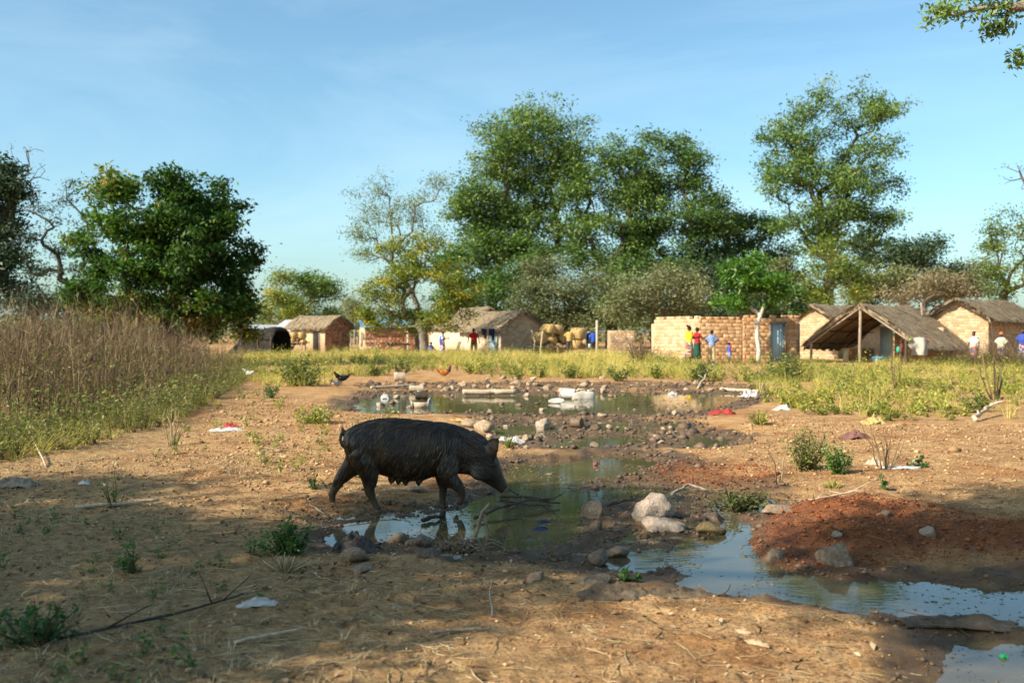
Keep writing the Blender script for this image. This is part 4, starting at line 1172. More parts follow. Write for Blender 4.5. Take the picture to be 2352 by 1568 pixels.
def p_weed(rng, H=.6, stems=9, leaves=70, size=.042, spread=.6, m_leaf=1, vmid=.5):
    g = G()
    per = leaves // stems
    for s in range(stems):
        a = rng.uniform(0, 2 * PI); sp = rng.uniform(.1, spread); h = H * rng.uniform(.5, 1.1)
        t = np.linspace(0, 1, 4)[:, None]
        P = np.array((math.cos(a), math.sin(a), 0)) * sp * h * t ** 1.2 + np.array((0, 0, h)) * t + rng.normal(0, .02, (4, 3)) * t
        strip(g, P, .004, rng, 0, np.clip(rng.normal(.45, .2), 0, 1))
        k = rng.uniform(.2, 1, per) * 3; i = np.minimum(k.astype(int), 2)
        C = P[i] + (P[i + 1] - P[i]) * (k - i)[:, None] + rng.normal(0, .05 * H / .6, (per, 3))
        leaf_cloud(g, C, size, rng, rng.normal(vmid, .2, per), .5, m=m_leaf, aspect=.5)
    return Proto(g)

def p_grass(rng, H=.5, n=26, w=.005, lean=.35, v0=.5):
    g = G()
    for s in range(n):
        a = rng.uniform(0, 2 * PI); h = H * rng.uniform(.5, 1.15); ln = abs(rng.normal(0, lean))
        t = np.linspace(0, 1, 3)[:, None]; dr = np.array((math.cos(a), math.sin(a), 0))
        P = dr * rng.uniform(0, .06) + dr * ln * h * t ** 2 + np.array((0, 0, h)) * (t - .25 * ln * t ** 2)
        strip(g, P, w * rng.uniform(.6, 1.3), rng, 0, np.clip(rng.normal(v0, .22), 0, 1))
    return Proto(g)

rv = np.random.default_rng(2024)
def inside(poly, n, rng, ok=None, far_bias=0.0):
    P = np.array([p for p in poly]); lo, hi = P.min(0), P.max(0); out = np.zeros((0, 2))
    while len(out) < n:
        c = rng.uniform(lo, hi, (n * 2, 2))
        k = sdist(P, c[:, 0], c[:, 1]) > 0
        c = c[k]
        if far_bias: c = c[rng.random(len(c)) < np.clip((lo[1] / c[:, 1]) ** far_bias, 0.02, 1)]
        if ok is not None and len(c): c = c[ok(c[:, 0], c[:, 1])]
        out = np.concatenate([out, c])
    return out[:n]

def field(name, label, cat, protos, P, mats, rng, s0=.8, s1=1.2, tilt=.08, dv=.1, zs=None, patch=None, sink=.02):
    n = len(P)
    z = terrain(P[:, 0], P[:, 1])[0] - sink
    pos = np.stack([P[:, 0], P[:, 1], z], 1)
    d = rng.normal(0, dv, n)
    if patch is not None: d = d + patch(P[:, 0], P[:, 1])
    g = merge(protos, rng.integers(0, len(protos), n), pos, rng.uniform(0, 2 * PI, n), rng.uniform(s0, s1, n), tilt, rng, d, zs)
    return tag(ob(name, g.mesh(name, mats)), label, cat, kind="stuff")

DRYGROUND = lambda x, y: smax(PONDS, x, y) < -.25

# tall dry scrub on the left
prs = [p_scrub(rv, H) for H in (1.35, 1.5, 1.6, 1.75)]
poly = np.array([gp(*p) for p in [(-420, 1060), (-60, 1040), (150, 1005), (330, 965), (455, 930), (540, 885), (572, 850), (560, 838)]] + [(-17, 44), (-34, 44), (-30, 30)])
Pq = inside(poly, 1080, rv, far_bias=1.1)
edge = sdist(poly, Pq[:, 0], Pq[:, 1])
zsc = .55 + .62 * sstep(0, 1.8, edge) + .22 * fbm(Pq[:, 0] * .4, Pq[:, 1] * .4, 4, 2)
zsc *= 1 - .25 * sstep(22, 40, Pq[:, 1])
field("tall_dry_scrub", "tall tangle of dry brown scrub and weeds on the left", "scrub", prs, Pq, [STEM_DRY, LEAF_SCRUB], rv, .85, 1.15, .07, .1, zsc)
# arching pale grass heads standing out of it
pg = [p_grass(rv, 1.9, 5, .006, .3, .75) for _ in range(3)]
Pq = inside(poly, 260, rv, far_bias=1.2)
field("tall_dry_grass", "pale arching dry grass stalks among the tall scrub", "grass", pg, Pq, [STEM_DRY], rv, .75, 1.05, .1, .08)
# greener fringe at its foot
poly2 = np.array([gp(*p) for p in [(-500, 1130), (60, 1075), (260, 1030), (400, 985), (500, 930), (570, 880), (575, 850), (520, 862), (420, 920), (300, 960), (100, 1000), (-300, 1040)]])
pw = [p_weed(rv, H, 8, 72, .042, 1.0, 1, .5) for H in (.22, .36, .55)]
field("weedy_fringe", "green and straw-coloured weeds along the foot of the tall scrub", "weeds", pw, inside(poly2, 800, rv, far_bias=.7), [STEM_DRY, LEAF_SCRUB], rv, .35, 1.25, .2)
pgs = [p_grass(rv, .30, 20, .004, 1.1, .55) for _ in range(4)]
field("yellow_grass_fringe", "short yellow grass along the foot of the tall scrub", "grass", pgs, inside(poly2, 500, rv, far_bias=.7), [BLADE], rv, .35, 1.2, .3)

# weedy belt between pond and houses
belt = np.array([gp(*p) for p in [(560, 885), (640, 905), (760, 890), (800, 872), (900, 862), (1000, 862), (1080, 868), (1130, 872), (1300, 872), (1500, 874), (1620, 880), (1780, 895), (1880, 890)]] + [(17, 43), (13, 45.2), (8, 45.8), (6.5, 57), (-3, 60), (-14, 61), (-16, 44)])
yel = lambda x, y: -.12 + .22 * sstep(33, 41, y) + .42 * fbm(x * .3, y * .3, 6, 3)
bg = [p_grass(rv, .70, 18, .0075, .6, .66) for _ in range(5)]
Pq = inside(belt, 4200, rv, DRYGROUND, .2)
Pq = Pq[(fbm(Pq[:, 0] * .22, Pq[:, 1] * .16, 77, 3) > .0) | (Pq[:, 1] > 46)]
hs = (.62 + .6 * fbm(Pq[:, 0] * .5, Pq[:, 1] * .5, 15, 3)) * (1.0 + .15 * sstep(40, 50, Pq[:, 1]))
field("grass_belt", "sunlit yellow-green grass between the pond and the houses", "grass", bg, Pq, [BLADE], rv, .7, 1.15, .12, .1, hs, yel)
bw_ = [p_weed(rv, H, 8, 64, .07, .9, 1, .5) for H in (.32, .45, .65)]
Pq = inside(belt, 1900, rv, DRYGROUND, .35)
Pq = Pq[fbm(Pq[:, 0] * .45, Pq[:, 1] * .45, 31, 3) > .03]
field("weed_belt", "leafy weeds scattered through the sunlit grass belt", "weeds", bw_, Pq, [STEM_GRN, LEAF_WEED], rv, .6, 1.15, .12, .1, None, lambda x, y: .15 * fbm(x * .3, y * .3, 6, 3))
# weeds on the right
rgt = np.array([gp(*p) for p in [(1770, 945), (1830, 962), (1960, 975), (2060, 985), (2200, 980), (2480, 985)]] + [(30, 30), (34, 43), (18, 43.5), (15.5, 42), (12, 36), (8.5, 30), (6.2, 26)])
Pq = inside(rgt, 2600, rv, None, .8)
Pq = Pq[fbm(Pq[:, 0] * .5, Pq[:, 1] * .35, 53, 3) + .08 * sstep(18, 30, Pq[:, 1]) > -.04]
field("weed_field", "low yellow-green weeds covering the right side of the clearing", "weeds", [p_weed(rv, H, 6, 54, .062, 1.3, 1, .6) for H in (.20, .28, .40)], Pq, [STEM_GRN, LEAF_WEED], rv, .6, 1.2, .14, .12, None, lambda x, y: .2 * fbm(x * .5, y * .5, 61, 3))
Pq = inside(rgt, 1000, rv, None, .8)
field("dry_grass_field", "thin dry grass among the weeds on the right", "grass", [p_grass(rv, .42, 16, .004, .9, .66) for _ in range(4)], Pq, [BLADE], rv, .6, 1.3, .15, .12)
# thin scatter of seedlings on the bare earth
bare_p = np.array([gp(*p) for p in [(560, 900), (800, 945), (1000, 990), (1150, 1040), (780, 1100), (500, 1120), (300, 1110), (420, 1000)]])
field("seedlings", "small sparse seedlings on the bare sunlit earth", "weeds", [p_weed(rv, .16, 5, 26, .035, .9, 1, .55) for _ in range(3)], inside(bare_p, 75, rv, DRYGROUND), [STEM_GRN, LEAF_WEED], rv, .5, 1.5, .1)
low_l = np.array([gp(*p) for p in [(-200, 1230), (350, 1200), (600, 1290), (700, 1400), (600, 1568)]] + [(-1.4, 2.6), (-4, 2.6), (-7, 6)])
field("short_grass", "short shaded grass in the lower left corner", "grass", [p_grass(rv, .12, 12, .002, 1.3, .35) for _ in range(4)], inside(low_l, 240, rv), [STRAW], rv, .4, 1.1, .3)
field("ground_weeds", "small green weeds in the shaded lower left corner", "weeds", [p_weed(rv, .16, 6, 34, .036, .9, 1, .4) for _ in range(3)], inside(low_l, 150, rv), [STEM_GRN, LEAF_FRESH], rv, .3, .9, .1)

mat_p = np.array([gp(*p) for p in [(-250, 1120), (150, 1060), (420, 990), (640, 935), (760, 960), (640, 1040), (560, 1120), (300, 1150), (650, 1240), (720, 1330), (900, 1420), (1000, 1568)]] + [(-.8, 2.9), (-2.8, 2.9), (-6, 6)])
Pm = inside(mat_p, 2600, rv, DRYGROUND, .8)
Pm = Pm[fbm(Pm[:, 0] * .9, Pm[:, 1] * .6, 83, 3) > -.05]
field("matted_grass", "flattened dry straw-yellow grass mats on the left earth", "grass", [p_grass(rv, .075, 12, .0016, 2.6, .5) for _ in range(5)], Pm, [STRAW], rv, .5, 1.3, .5, .18, np.where(Pm[:, 1] < 7, .45, .8), sink=0)
brush = np.array([(17.5, 41.2), (18.5, 38.4), (24, 37.5), (26, 41.5), (22, 42.3)])
field("dry_brush", "brown dry brush in front of the right-hand house", "scrub", [p_scrub(rv, H, 8, 60) for H in (.6, .8, .95)], inside(brush, 230, rv), [STEM_DRY, LEAF_WEED], rv, .8, 1.3, .15)
# ---- single bushes that can be told apart
def bush(name, label, px, py, w, h, leaf, stem, n, size, seed, stems=16, group=None, vmid=.45, spread=.8):
    rng = np.random.default_rng(seed)
    x, y = gp(px, py); k = y / FPX
    H = h * k; Wm = w * k
    g1 = G(); g2 = G(); per = max(1, n // stems)
    for s in range(stems):
        a = rng.uniform(0, 2 * PI); o = rng.uniform(0, 1) ** .7 * Wm / 2
        hh = H * rng.uniform(.45, 1.05) * (1 - .35 * (o / (Wm / 2)) ** 2)
        t = np.linspace(0, 1, 5)[:, None]
        P = np.array((math.cos(a), math.sin(a) * .8, 0)) * o * (.25 + .75 * t ** 1.1) + np.array((0, 0, hh)) * t + rng.normal(0, .03 * H, (5, 3)) * t
        g1.tube(P, np.linspace(.006, .002, 5) * max(1, H / .5), 4, 0, np.clip(rng.normal(.4, .2), 0, 1))
        kq = rng.uniform(.15, 1, per) * 4; i = np.minimum(kq.astype(int), 3)
        C = P[i] + (P[i + 1] - P[i]) * (kq - i)[:, None] + rng.normal(0, .075 * max(H, Wm * .5), (per, 3))
        C[:, 2] = np.abs(C[:, 2])
        leaf_cloud(g2, C, size, rng, np.clip(rng.normal(vmid, .2), 0, 1) + rng.normal(0, .12, per), .5, aspect=.5)
    T = empty(name, (x, y, gz(x, y) - .01), 0, label, "bush", group)
    ob("stems", g1.mesh("stems", [stem]), T); ob("foliage", g2.mesh("foliage", [leaf]), T)
    return T
bush("leafy_bush", "green leafy bush in the foreground beside the puddle's left end", 665, 1288, 170, 95, LEAF_FRESH, STEM_DRY, 560, .040, 1, 18)
bush("leafy_bush", "olive bush with fine leaves on the bare earth at right", 1850, 1098, 150, 108, LEAF_WEED, STEM_DRY, 1100, .032, 2, 26, vmid=.3)
bush("leafy_bush", "bright green round bush in front of the olive bush", 1925, 1108, 92, 74, LEAF_FRESH, STEM_GRN, 620, .038, 3, 16, vmid=.75)
bush("creeping_bush", "low dark creeping bush at the puddle's right edge", 1690, 1168, 190, 46, LEAF_SCRUB, STEM_DRY, 900, .034, 4, 22, vmid=.08)
bush("leafy_bush", "small dark bush on the path edge beside the scrub", 618, 925, 60, 45, LEAF_FRESH, STEM_DRY, 260, .06, 5, 10, vmid=.3)
bush("leafy_bush", "broad green weedy bush at the left end of the grass belt", 690, 895, 150, 82, LEAF_WEED, STEM_DRY, 1500, .075, 6, 30, vmid=.2)
bush("leafy_bush", "small round green bush by the orange rooster", 922, 862, 52, 42, LEAF_WEED, STEM_DRY, 330, .08, 7, 10, vmid=.1)
bush("leafy_bush", "dark green bush in front of the blue-shirted person", 1612, 882, 75, 62, LEAF_WEED, STEM_DRY, 600, .075, 8, 16, vmid=.08)
bush("leafy_bush", "wide dense bush below the enclosure's blue door", 1810, 884, 130, 72, LEAF_WEED, STEM_DRY, 1200, .075, 9, 28, vmid=.22)
bush("leafy_bush", "green bush on the bank behind the white jerrycan", 1305, 872, 70, 40, LEAF_WEED, STEM_DRY, 480, .075, 10, 14, vmid=.15)
bush("leafy_bush", "pale bush on the bank right of the orange rooster", 1185, 876, 60, 36, LEAF_WEED, STEM_DRY, 330, .07, 11, 12, vmid=.45)
bush("leafy_bush", "yellow-green bush at the right end of the pond", 1830, 945, 120, 50, LEAF_WEED, STEM_GRN, 800, .055, 12, 22, vmid=.7)
bush("leafy_bush", "yellow-green bush on the earth between pond and sow", 725, 985, 120, 45, LEAF_WEED, STEM_GRN, 620, .05, 13, 18, vmid=.5)
bush("leafy_bush", "small bush on the bare earth beside the red rag", 1742, 985, 62, 36, LEAF_WEED, STEM_GRN, 330, .042, 14, 12, vmid=.6)
bush("leafy_bush", "little green weed behind the sow's ear", 1168, 1042, 46, 42, LEAF_WEED, STEM_GRN, 150, .03, 15, 8, vmid=.5)
bush("leafy_bush", "thin weed with drooping leaves left of the sow's hind foot", 720, 1140, 40, 60, LEAF_FRESH, STEM_DRY, 90, .032, 16, 6, vmid=.4)
bush("leafy_bush", "green weed growing under the sow's belly", 822, 1112, 60, 34, LEAF_FRESH, STEM_GRN, 150, .036, 17, 8, vmid=.7)
bush("leafy_bush", "thin shaded weed on the litter at lower left", 310, 1345, 70, 90, LEAF_FRESH, STEM_DRY, 120, .035, 18, 6, vmid=.3)
bush("leafy_bush", "dark weed in the lower left corner", 75, 1530, 230, 130, LEAF_FRESH, STEM_DRY, 420, .034, 19, 16, vmid=.12)
bush("leafy_bush", "broad-leaved seedling beside the muddy sack", 1445, 1352, 74, 40, LEAF_FRESH, STEM_GRN, 46, .06, 20, 7, vmid=.45)
bush("leafy_bush", "two-leaved seedling on the red heap", 2030, 1142, 40, 42, LEAF_FRESH, STEM_GRN, 14, .075, 21, 3, vmid=.3)
bush("leafy_bush", "small broad-leaved weed among the dry twigs", 2118, 1096, 70, 34, LEAF_FRESH, STEM_GRN, 40, .07, 22, 7, vmid=.35)
bush("leafy_bush", "lone slender weed at the edge of the scrub", 262, 1190, 90, 100, LEAF_FRESH, STEM_DRY, 90, .03, 23, 7, vmid=.35)
bush("grass_tuft", "dry grass tuft below the foreground leafy bush", 655, 1330, 130, 45, STRAW, STRAW, 30, .02, 24, 60, vmid=.5)
bush("grass_tuft", "upright dry grass tuft on the sunlit earth at left", 395, 1040, 60, 100, STRAW, STRAW, 24, .02, 25, 26, vmid=.6)
bush("grass_tuft", "small grey grass tuft on the mud below the seedling", 1915, 1135, 60, 26, BLADE, BLADE, 20, .02, 26, 30, vmid=.2)
bush("dry_weed", "leafless upright twigs on the earth right of the green bush", 2035, 1100, 130, 150, STRAW, STEM_DRY, 24, .02, 27, 9, vmid=.4)
bush("dry_weed", "tall thin dry stalk standing beside the olive bush", 1790, 1120, 50, 165, STRAW, STEM_DRY, 16, .02, 28, 3, vmid=.4)
bush("dry_weed", "dry brown weed standing in the field before the shelter", 2060, 905, 60, 110, LEAF_SCRUB, STEM_DRY, 60, .06, 29, 6, vmid=.6)
bush("dry_weed", "tall straggling dry weed in front of the right-hand house", 2290, 930, 90, 190, LEAF_SCRUB, STEM_DRY, 60, .06, 30, 7, vmid=.6)
for i, (px, py, w, h, vm, lab) in enumerate(((1240, 870, 60, 40, .3, "low bush on the bank left of the jerrycan"), (1420, 880, 70, 44, .35, "olive bush on the bank right of the jerrycan"), (1510, 874, 60, 50, .5, "yellowish bush on the bank below the enclosure's left wall"), (1960, 905, 110, 60, .25, "broad green bush before the open shelter's left eave"),
    (2150, 925, 120, 52, .4, "spreading bush in the middle of the right-hand weeds"), (2010, 962, 90, 34, .55, "low yellow bush at the front of the right-hand weeds"), (862, 866, 60, 42, .3, "green bush left of the orange rooster's bush"), (2250, 960, 120, 60, .3, "dark green bush near the right edge of the weeds"), (1085, 862, 60, 34, .6, "yellow tuft bush behind the rooster"))):
    bush("leafy_bush", lab, px, py, w, h, LEAF_WEED, STEM_DRY, 420, .075 if py < 900 else .06, 60 + i, 14, vmid=vm)
bush("brushwood", "pile of dry brushwood beside the enclosure's left corner", 1470, 842, 80, 80, STRAW, STEM_DRY, 40, .1, 31, 60, vmid=.4)

# ---- loose litter on the ground
def p_bit(rng, l, w, v, curl=.2):
    g = G(); t = np.linspace(-.5, .5, 3)
    P = np.stack([t * l, curl * l * (t ** 2 - .1), np.full(3, w * .7) + .1 * l * rng.random() * (t + .5)], 1)
    g.tube(P, np.array([.8, 1, .6]) * w, 3, 0, v, cap=False)
    return Proto(g)
bits = [p_bit(rv, l, w, v, c) for l, w, v, c in ((.06, .0013, .8, .3), (.09, .0016, .6, .25), (.14, .002, .45, .2), (.045, .0012, .9, .5), (.20, .0026, .3, .2), (.03, .003, .35, .2), (.05, .0012, .2, .4))]
near_all = np.array([gp(*p) for p in [(-150, 1100), (700, 1040), (1200, 1300), (1600, 1380), (2000, 1450), (2100, 1568)]] + [(1.6, 2.9), (-2.6, 2.9)])
Pl = inside(near_all, 6000, rv, lambda x, y: (smax(PONDS, x, y) < -.05) & (fbm(x * 1.3, y * 1.3, 71, 3) + .6 * (smax(LITTER, x, y) > -.3) > rv.uniform(-.3, .7, x.shape)), 1.0)
o = field("straw_litter", "loose straw, grass stems and twigs strewn over the foreground", "litter", bits, Pl, [STRAW], rv, .5, 1.3, .06, .15, sink=0)
mid_all = np.array([gp(*p) for p in [(560, 900), (900, 945), (1100, 1000), (1300, 1060), (700, 1160), (0, 1120), (300, 1000)]])
field("twig_litter", "scattered twigs on the sunlit earth behind the sow", "litter", bits, inside(mid_all, 900, rv, DRYGROUND, .6), [STRAW], rv, .6, 1.6, .06, .15, sink=0)
rgt_all = np.array([gp(*p) for p in [(1560, 1050), (1750, 960), (2000, 990), (2450, 990), (2450, 1230), (1900, 1150)]])
field("chaff_litter", "twigs and chaff on the open earth at right", "litter", bits, inside(rgt_all, 700, rv, DRYGROUND, .6), [STRAW], rv, .6, 1.5, .06, .12, sink=0)
mudp = np.array([gp(*p) for p in [(780, 1180), (1200, 1060), (1600, 1060), (1800, 1150), (2352, 1340), (2352, 1480), (1700, 1390), (1100, 1290), (760, 1270)]])
field("mud_litter", "wet twigs and stems lying in the mud and water", "litter", bits, inside(mudp, 520, rv, None, .4), [STEM_DRY], rv, .6, 1.6, .05, .1, sink=-.02)

# clods and pebbles
CLOD = leafy("soil_clod", [(0.12, 0.065, 0.034), (0.31, 0.18, 0.085), (0.50, 0.33, 0.17)], .95, 0.0, .2)
CLOD_W = leafy("wet_clod", [(0.05, 0.033, 0.021), (0.095, 0.062, 0.038), (0.17, 0.11, 0.066)], .65, 0.0, .35)
CLOD_R = leafy("laterite_clod", [(0.09, 0.027, 0.010), (0.19, 0.061, 0.022), (0.29, 0.112, 0.044)], .95, 0.0, .2)
def p_clod(rng, v=.5):
    g = G()
    V = np.array([(1, 0, 0), (-1, 0, 0), (0, 1, 0), (0, -1, 0), (0, 0, 1), (0, 0, -1)], float)
    V *= rng.uniform(.65, 1.2, (6, 1)) * np.array((1, .85, .6)); 
    me_ = bmesh.new(); vs = [me_.verts.new(p) for p in V]
    bmesh.ops.convex_hull(me_, input=vs); me_.verts.ensure_lookup_table(); me_.verts.index_update()
    vv = np.array([v_.co[:] for v_ in me_.verts]); ff = np.array([[q.index for q in f.verts] for f in me_.faces])
    me_.free(); g.add(vv, ff, 0, v); return Proto(g)
cl = [p_clod(rv, v) for v in (.25, .4, .5, .6, .8)]
def clods(name, label, poly, n, mat, s, rng, ok=None, fb=1.0):
    P = inside(poly, n, rng, ok, fb); m = len(P)
    sc = s * np.exp(rng.normal(0, .55, m)) * np.clip(P[:, 1] / 7, .6, 2)
    z = terrain(P[:, 0], P[:, 1])[0] + sc * .15
    g = merge(cl, rng.integers(0, len(cl), m), np.stack([P[:, 0], P[:, 1], z], 1), rng.uniform(0, 6.3, m), sc, 0, rng, rng.normal(0, .15, m))
    tag(ob(name, g.mesh(name, [mat])), label, "soil", kind="stuff")
clods("soil_crumbs", "dry soil crumbs and pebbles on the bare foreground earth", near_all, 10500, CLOD, .0058, rv, lambda x, y: smax(PONDS, x, y) < -.15)
clods("earth_crumbs", "dry crumbs on the sunlit earth behind the sow", np.array([gp(*p) for p in [(560, 900), (800, 945), (1000, 990), (1300, 1060), (700, 1170), (300, 1110), (420, 1000)]]), 8000, CLOD, .0055, rv, DRYGROUND)
clods("gravelly_crumbs", "dry crumbs on the open earth at right", rgt_all, 8000, CLOD, .0055, rv, DRYGROUND)
clods("laterite_crumbs", "rust-red crumbs covering the laterite heap", RED[0], 9000, CLOD_R, .006, rv, None)
clods("mud_lumps", "dark wet mud lumps trodden up around the puddles", MUD[1], 6500, CLOD_W, .0085, rv, lambda x, y: (smax(PONDS, x, y) < .04) & (smax(RED, x, y) < .2))
clods("bank_lumps", "dark mud lumps between the pools and the far pond", MUD[0], 4200, CLOD_W, .011, rv, lambda x, y: smax(PONDS, x, y) < .03)
clods("red_grit", "reddish grit on the mud beyond the puddle", RED[1], 2200, CLOD_R, .005, rv, None)

# scum and flecks floating on the water
Pf = np.concatenate([inside(PONDS[i], n, rv, lambda x, y: fbm(x * 2.2, y * 2.2, 97, 3) > .02) for i, n in ((0, 700), (2, 120), (5, 900), (6, 380), (7, 80), (1, 90))])
nf = len(Pf)
g = merge(cl, rv.integers(0, len(cl), nf), np.stack([Pf[:, 0], Pf[:, 1], np.full(nf, WATER_Z + .001)], 1), rv.uniform(0, 6.3, nf), .011 * np.exp(rv.normal(0, .42, nf)) * np.clip(Pf[:, 1] / 7, .6, 2.4), 0, rv, rv.normal(0, .2, nf), np.full(nf, .22))
tag(ob("floating_scum", g.mesh("floating_scum", [leafy("scum", [(.05, .038, .02), (.10, .08, .038), (.19, .16, .08)], .7, 0, .3)])), "flecks of scum and debris floating on the puddles", "scum", kind="stuff")

# dead leaves lying about
Pd = inside(near_all, 2600, rv, lambda x, y: (smax(PONDS, x, y) < -.1) & (fbm(x * 1.1, y * 1.1, 19, 3) + .5 * (smax(LITTER, x, y) > -.2) > rv.uniform(-.3, .8, x.shape)), .8)
zd = terrain(Pd[:, 0], Pd[:, 1])[0] + .008
g = G(); leaf_cloud(g, np.stack([Pd[:, 0], Pd[:, 1], zd], 1), .04, rv, rv.normal(.4, .28, len(Pd)), 3.0, aspect=.5)
tag(ob("leaf_litter", g.mesh("leaf_litter", [leafy("dead_leaves", [(.07, .045, .028), (.17, .11, .06), (.32, .23, .13), (.46, .36, .22)], .85, .1, .2)])), "dead leaves strewn over the shaded foreground", "litter", kind="stuff")

# ------------------------------------------------------------------ the sow
def pig():
    U = 0.000699                       # metres per unit of the traced side view
    ox = 1100.0
    g = G()
    def X(u): return (u - ox) * U
    def Z(v): return (1235 - v) * U
    k = 24
    th = np.arange(k) / k * 2 * PI
    rings = []
    for u, t, b, w, pw in ((292, 395, 520, .035, 1), (312, 345, 600, .085, 1), (350, 308, 660, .125, 1), (430, 272, 730, .162, 1), (550, 231, 785, .188, 1), (700, 202, 830, .200, 1), (850, 197, 880, .208, 1), (1000, 208, 915, .212, 1), (1150, 223, 912, .206, 1), (1300, 238, 860, .192, 1), (1450, 252, 835, .176, 1), (1580, 282, 822, .152, 1), (1690, 325, 830, .130, 1), (1760, 372, 830, .115, 1)):
        zc = (Z(t) + Z(b)) / 2; h = (Z(t) - Z(b)) / 2
        c, s = np.cos(th), np.sin(th)
        # flat-sided barrel, narrower along the back
        yy = w * np.sign(c) * np.abs(c) ** .82 * np.where(s > 0, 1 - .22 * s ** 2, 1 - .12 * s ** 2)
        rings.append(np.stack([np.full(k, X(u)), yy, zc + h * np.sign(s) * np.abs(s) ** .92], 1))
    g.rings(np.array(rings))
    rings = []
    for u, v, h, w, an in ((1690, 560, .165, .118, .25), (1790, 620, .158, .120, .45), (1880, 705, .138, .108, .68), (1950, 800, .108, .086, .80), (2010, 880, .078, .066, .85), (2062, 945, .058, .053, .85), (2100, 990, .046, .047, .8), (2122, 1012, .040, .044, .75)):
        d = np.array((math.cos(an), 0, -math.sin(an))); up = np.array((math.sin(an), 0, math.cos(an)))
        c0 = np.array((X(u), 0, Z(v)))
        rings.append(c0 + np.cos(th)[:, None] * np.array((0, w, 0)) + np.sin(th)[:, None] * up * h)
    g.rings(np.array(rings))
    # snout rim
    g.ell((X(2118), 0, Z(1008)), (.016, .047, .043), nu=16, nv=8, rot=(0, .75, 0))
    # jowls and brow
    for s in (-1, 1):
        g.ell((X(1850), s * .075, Z(790)), (.085, .05, .075)); g.ell((X(1960), s * .058, Z(700)), (.05, .035, .04))
    def leg(pts, side, k2=12):
        P = np.array([(X(u), side * y, Z(v)) for u, v, y, r in pts]); r = np.array([q[3] for q in pts])
        # subdivide smoothly
        t = np.linspace(0, len(P) - 1, (len(P) - 1) * 4 + 1); i = np.minimum(t.astype(int), len(P) - 2); f = (t - i)[:, None]
        a, b = P[i], P[i + 1]; pa, pb = P[np.maximum(i - 1, 0)], P[np.minimum(i + 2, len(P) - 1)]
        Q = .5 * ((2 * a) + (-pa + b) * f + (2 * pa - 5 * a + 4 * b - pb) * f ** 2 + (-pa + 3 * a - 3 * b + pb) * f ** 3)
        g.tube(Q, np.interp(t, np.arange(len(P)), r), k2, flat=.82, up=(0, 1, 0))
    # near hind (stepping forward), far hind (stretched back), near fore (lifted), far fore (standing)
    leg([(520, 560, .085, .125), (570, 700, .105, .112), (592, 800, .112, .078), (602, 905, .112, .054), (600, 1000, .112, .040), (638, 1100, .112, .029), (672, 1175, .112, .027), (696, 1222, .112, .032)], -1)
    leg([(470, 580, .08, .12), (400, 720, .10, .098), (310, 810, .105, .068), (232, 900, .105, .050), (165, 1010, .105, .036), (122, 1085, .105, .033), (122, 1150, .105, .026), (122, 1200, .105, .028), (128, 1225, .105, .031)], 1)
    leg([(1480, 640, .095, .105), (1480, 770, .118, .085), (1500, 860, .122, .066), (1570, 925, .122, .050), (1622, 985, .122, .041), (1640, 1055, .122, .032), (1626, 1110, .122, .028), (1604, 1150, .122, .026)], -1)
    leg([(1410, 660, .085, .095), (1392, 790, .105, .072), (1392, 900, .11, .048), (1408, 1000, .11, .037), (1402, 1100, .11, .031), (1400, 1170, .11, .028), (1412, 1215, .11, .030)], 1)
    # point of the hocks
    g.tube([(X(600), -.112, Z(985)), (X(556), -.112, Z(985)), (X(575), -.112, Z(1040))], [.03, .02, .02], 8)
    g.tube([(X(140), .105, Z(1060)), (X(92), .105, Z(1085)), (X(105), .105, Z(1130))], [.028, .018, .016], 8)
    # ears: cupped, upright
    for s in (-1, 1):
        P = np.array([(X(1950), s * .070, Z(640)), (X(1965), s * .095, Z(570)), (X(1990), s * .118, Z(510)), (X(2025), s * .125, Z(465)), (X(2058), s * .120, Z(440))])
        g.tube(P, [.050, .062, .058, .038, .006], 12, flat=.24, up=(-.5, 1.0 * s, 0))
    # teats and udder line
    for u, v in ((840, 900), (1000, 925), (1150, 925), (920, 910)):
        for s in (-1, 1):
            g.tube([(X(u), s * .07, Z(v - 30)), (X(u), s * .075, Z(v + 12)), (X(u + 3), s * .077, Z(v + 34))], [.030, .015, .007], 8)
    # tail, curled once
    g.tube([(X(312), 0, Z(400)), (X(285), -.01, Z(355)), (X(272), -.02, Z(310)), (X(280), -.03, Z(345)), (X(250), -.035, Z(410)), (X(262), -.04, Z(470)), (X(285), -.04, Z(520))], [.022, .015, .011, .012, .011, .010, .008], 8)
    hide, nt, b, L = _new("muddy_black_hide")
    tc = nt.nodes.new("ShaderNodeTexCoord"); n = nt.nodes.new("ShaderNodeTexNoise"); n.inputs["Scale"].default_value = 6; n.inputs["Detail"].default_value = 7
    L(tc.outputs["Object"], n.inputs["Vector"])
    r = _ramp(nt, [(0.011, 0.0075, 0.005), (0.029, 0.0175, 0.010), (0.080, 0.047, 0.023)], [.35, .52, .72]); L(n.outputs["Fac"], r.inputs["Fac"])
    # drying mud on feet, belly and forelegs
    sx = nt.nodes.new("ShaderNodeSeparateXYZ"); L(tc.outputs["Object"], sx.inputs[0])
    mr = nt.nodes.new("ShaderNodeMapRange"); mr.inputs["From Min"].default_value = .22; mr.inputs["From Max"].default_value = .02; L(sx.outputs["Z"], mr.inputs["Value"])
    ml = nt.nodes.new("ShaderNodeMath"); ml.operation = 'MULTIPLY'; L(mr.outputs["Result"], ml.inputs[0]); L(n.outputs["Fac"], ml.inputs[1])
    mx = nt.nodes.new("ShaderNodeMix"); mx.data_type = 'RGBA'; L(ml.outputs[0], mx.inputs["Factor"]); L(r.outputs["Color"], mx.inputs["A"]); mx.inputs["B"].default_value = (.085, .055, .032, 1)
    L(mx.outputs["Result"], b.inputs["Base Color"])
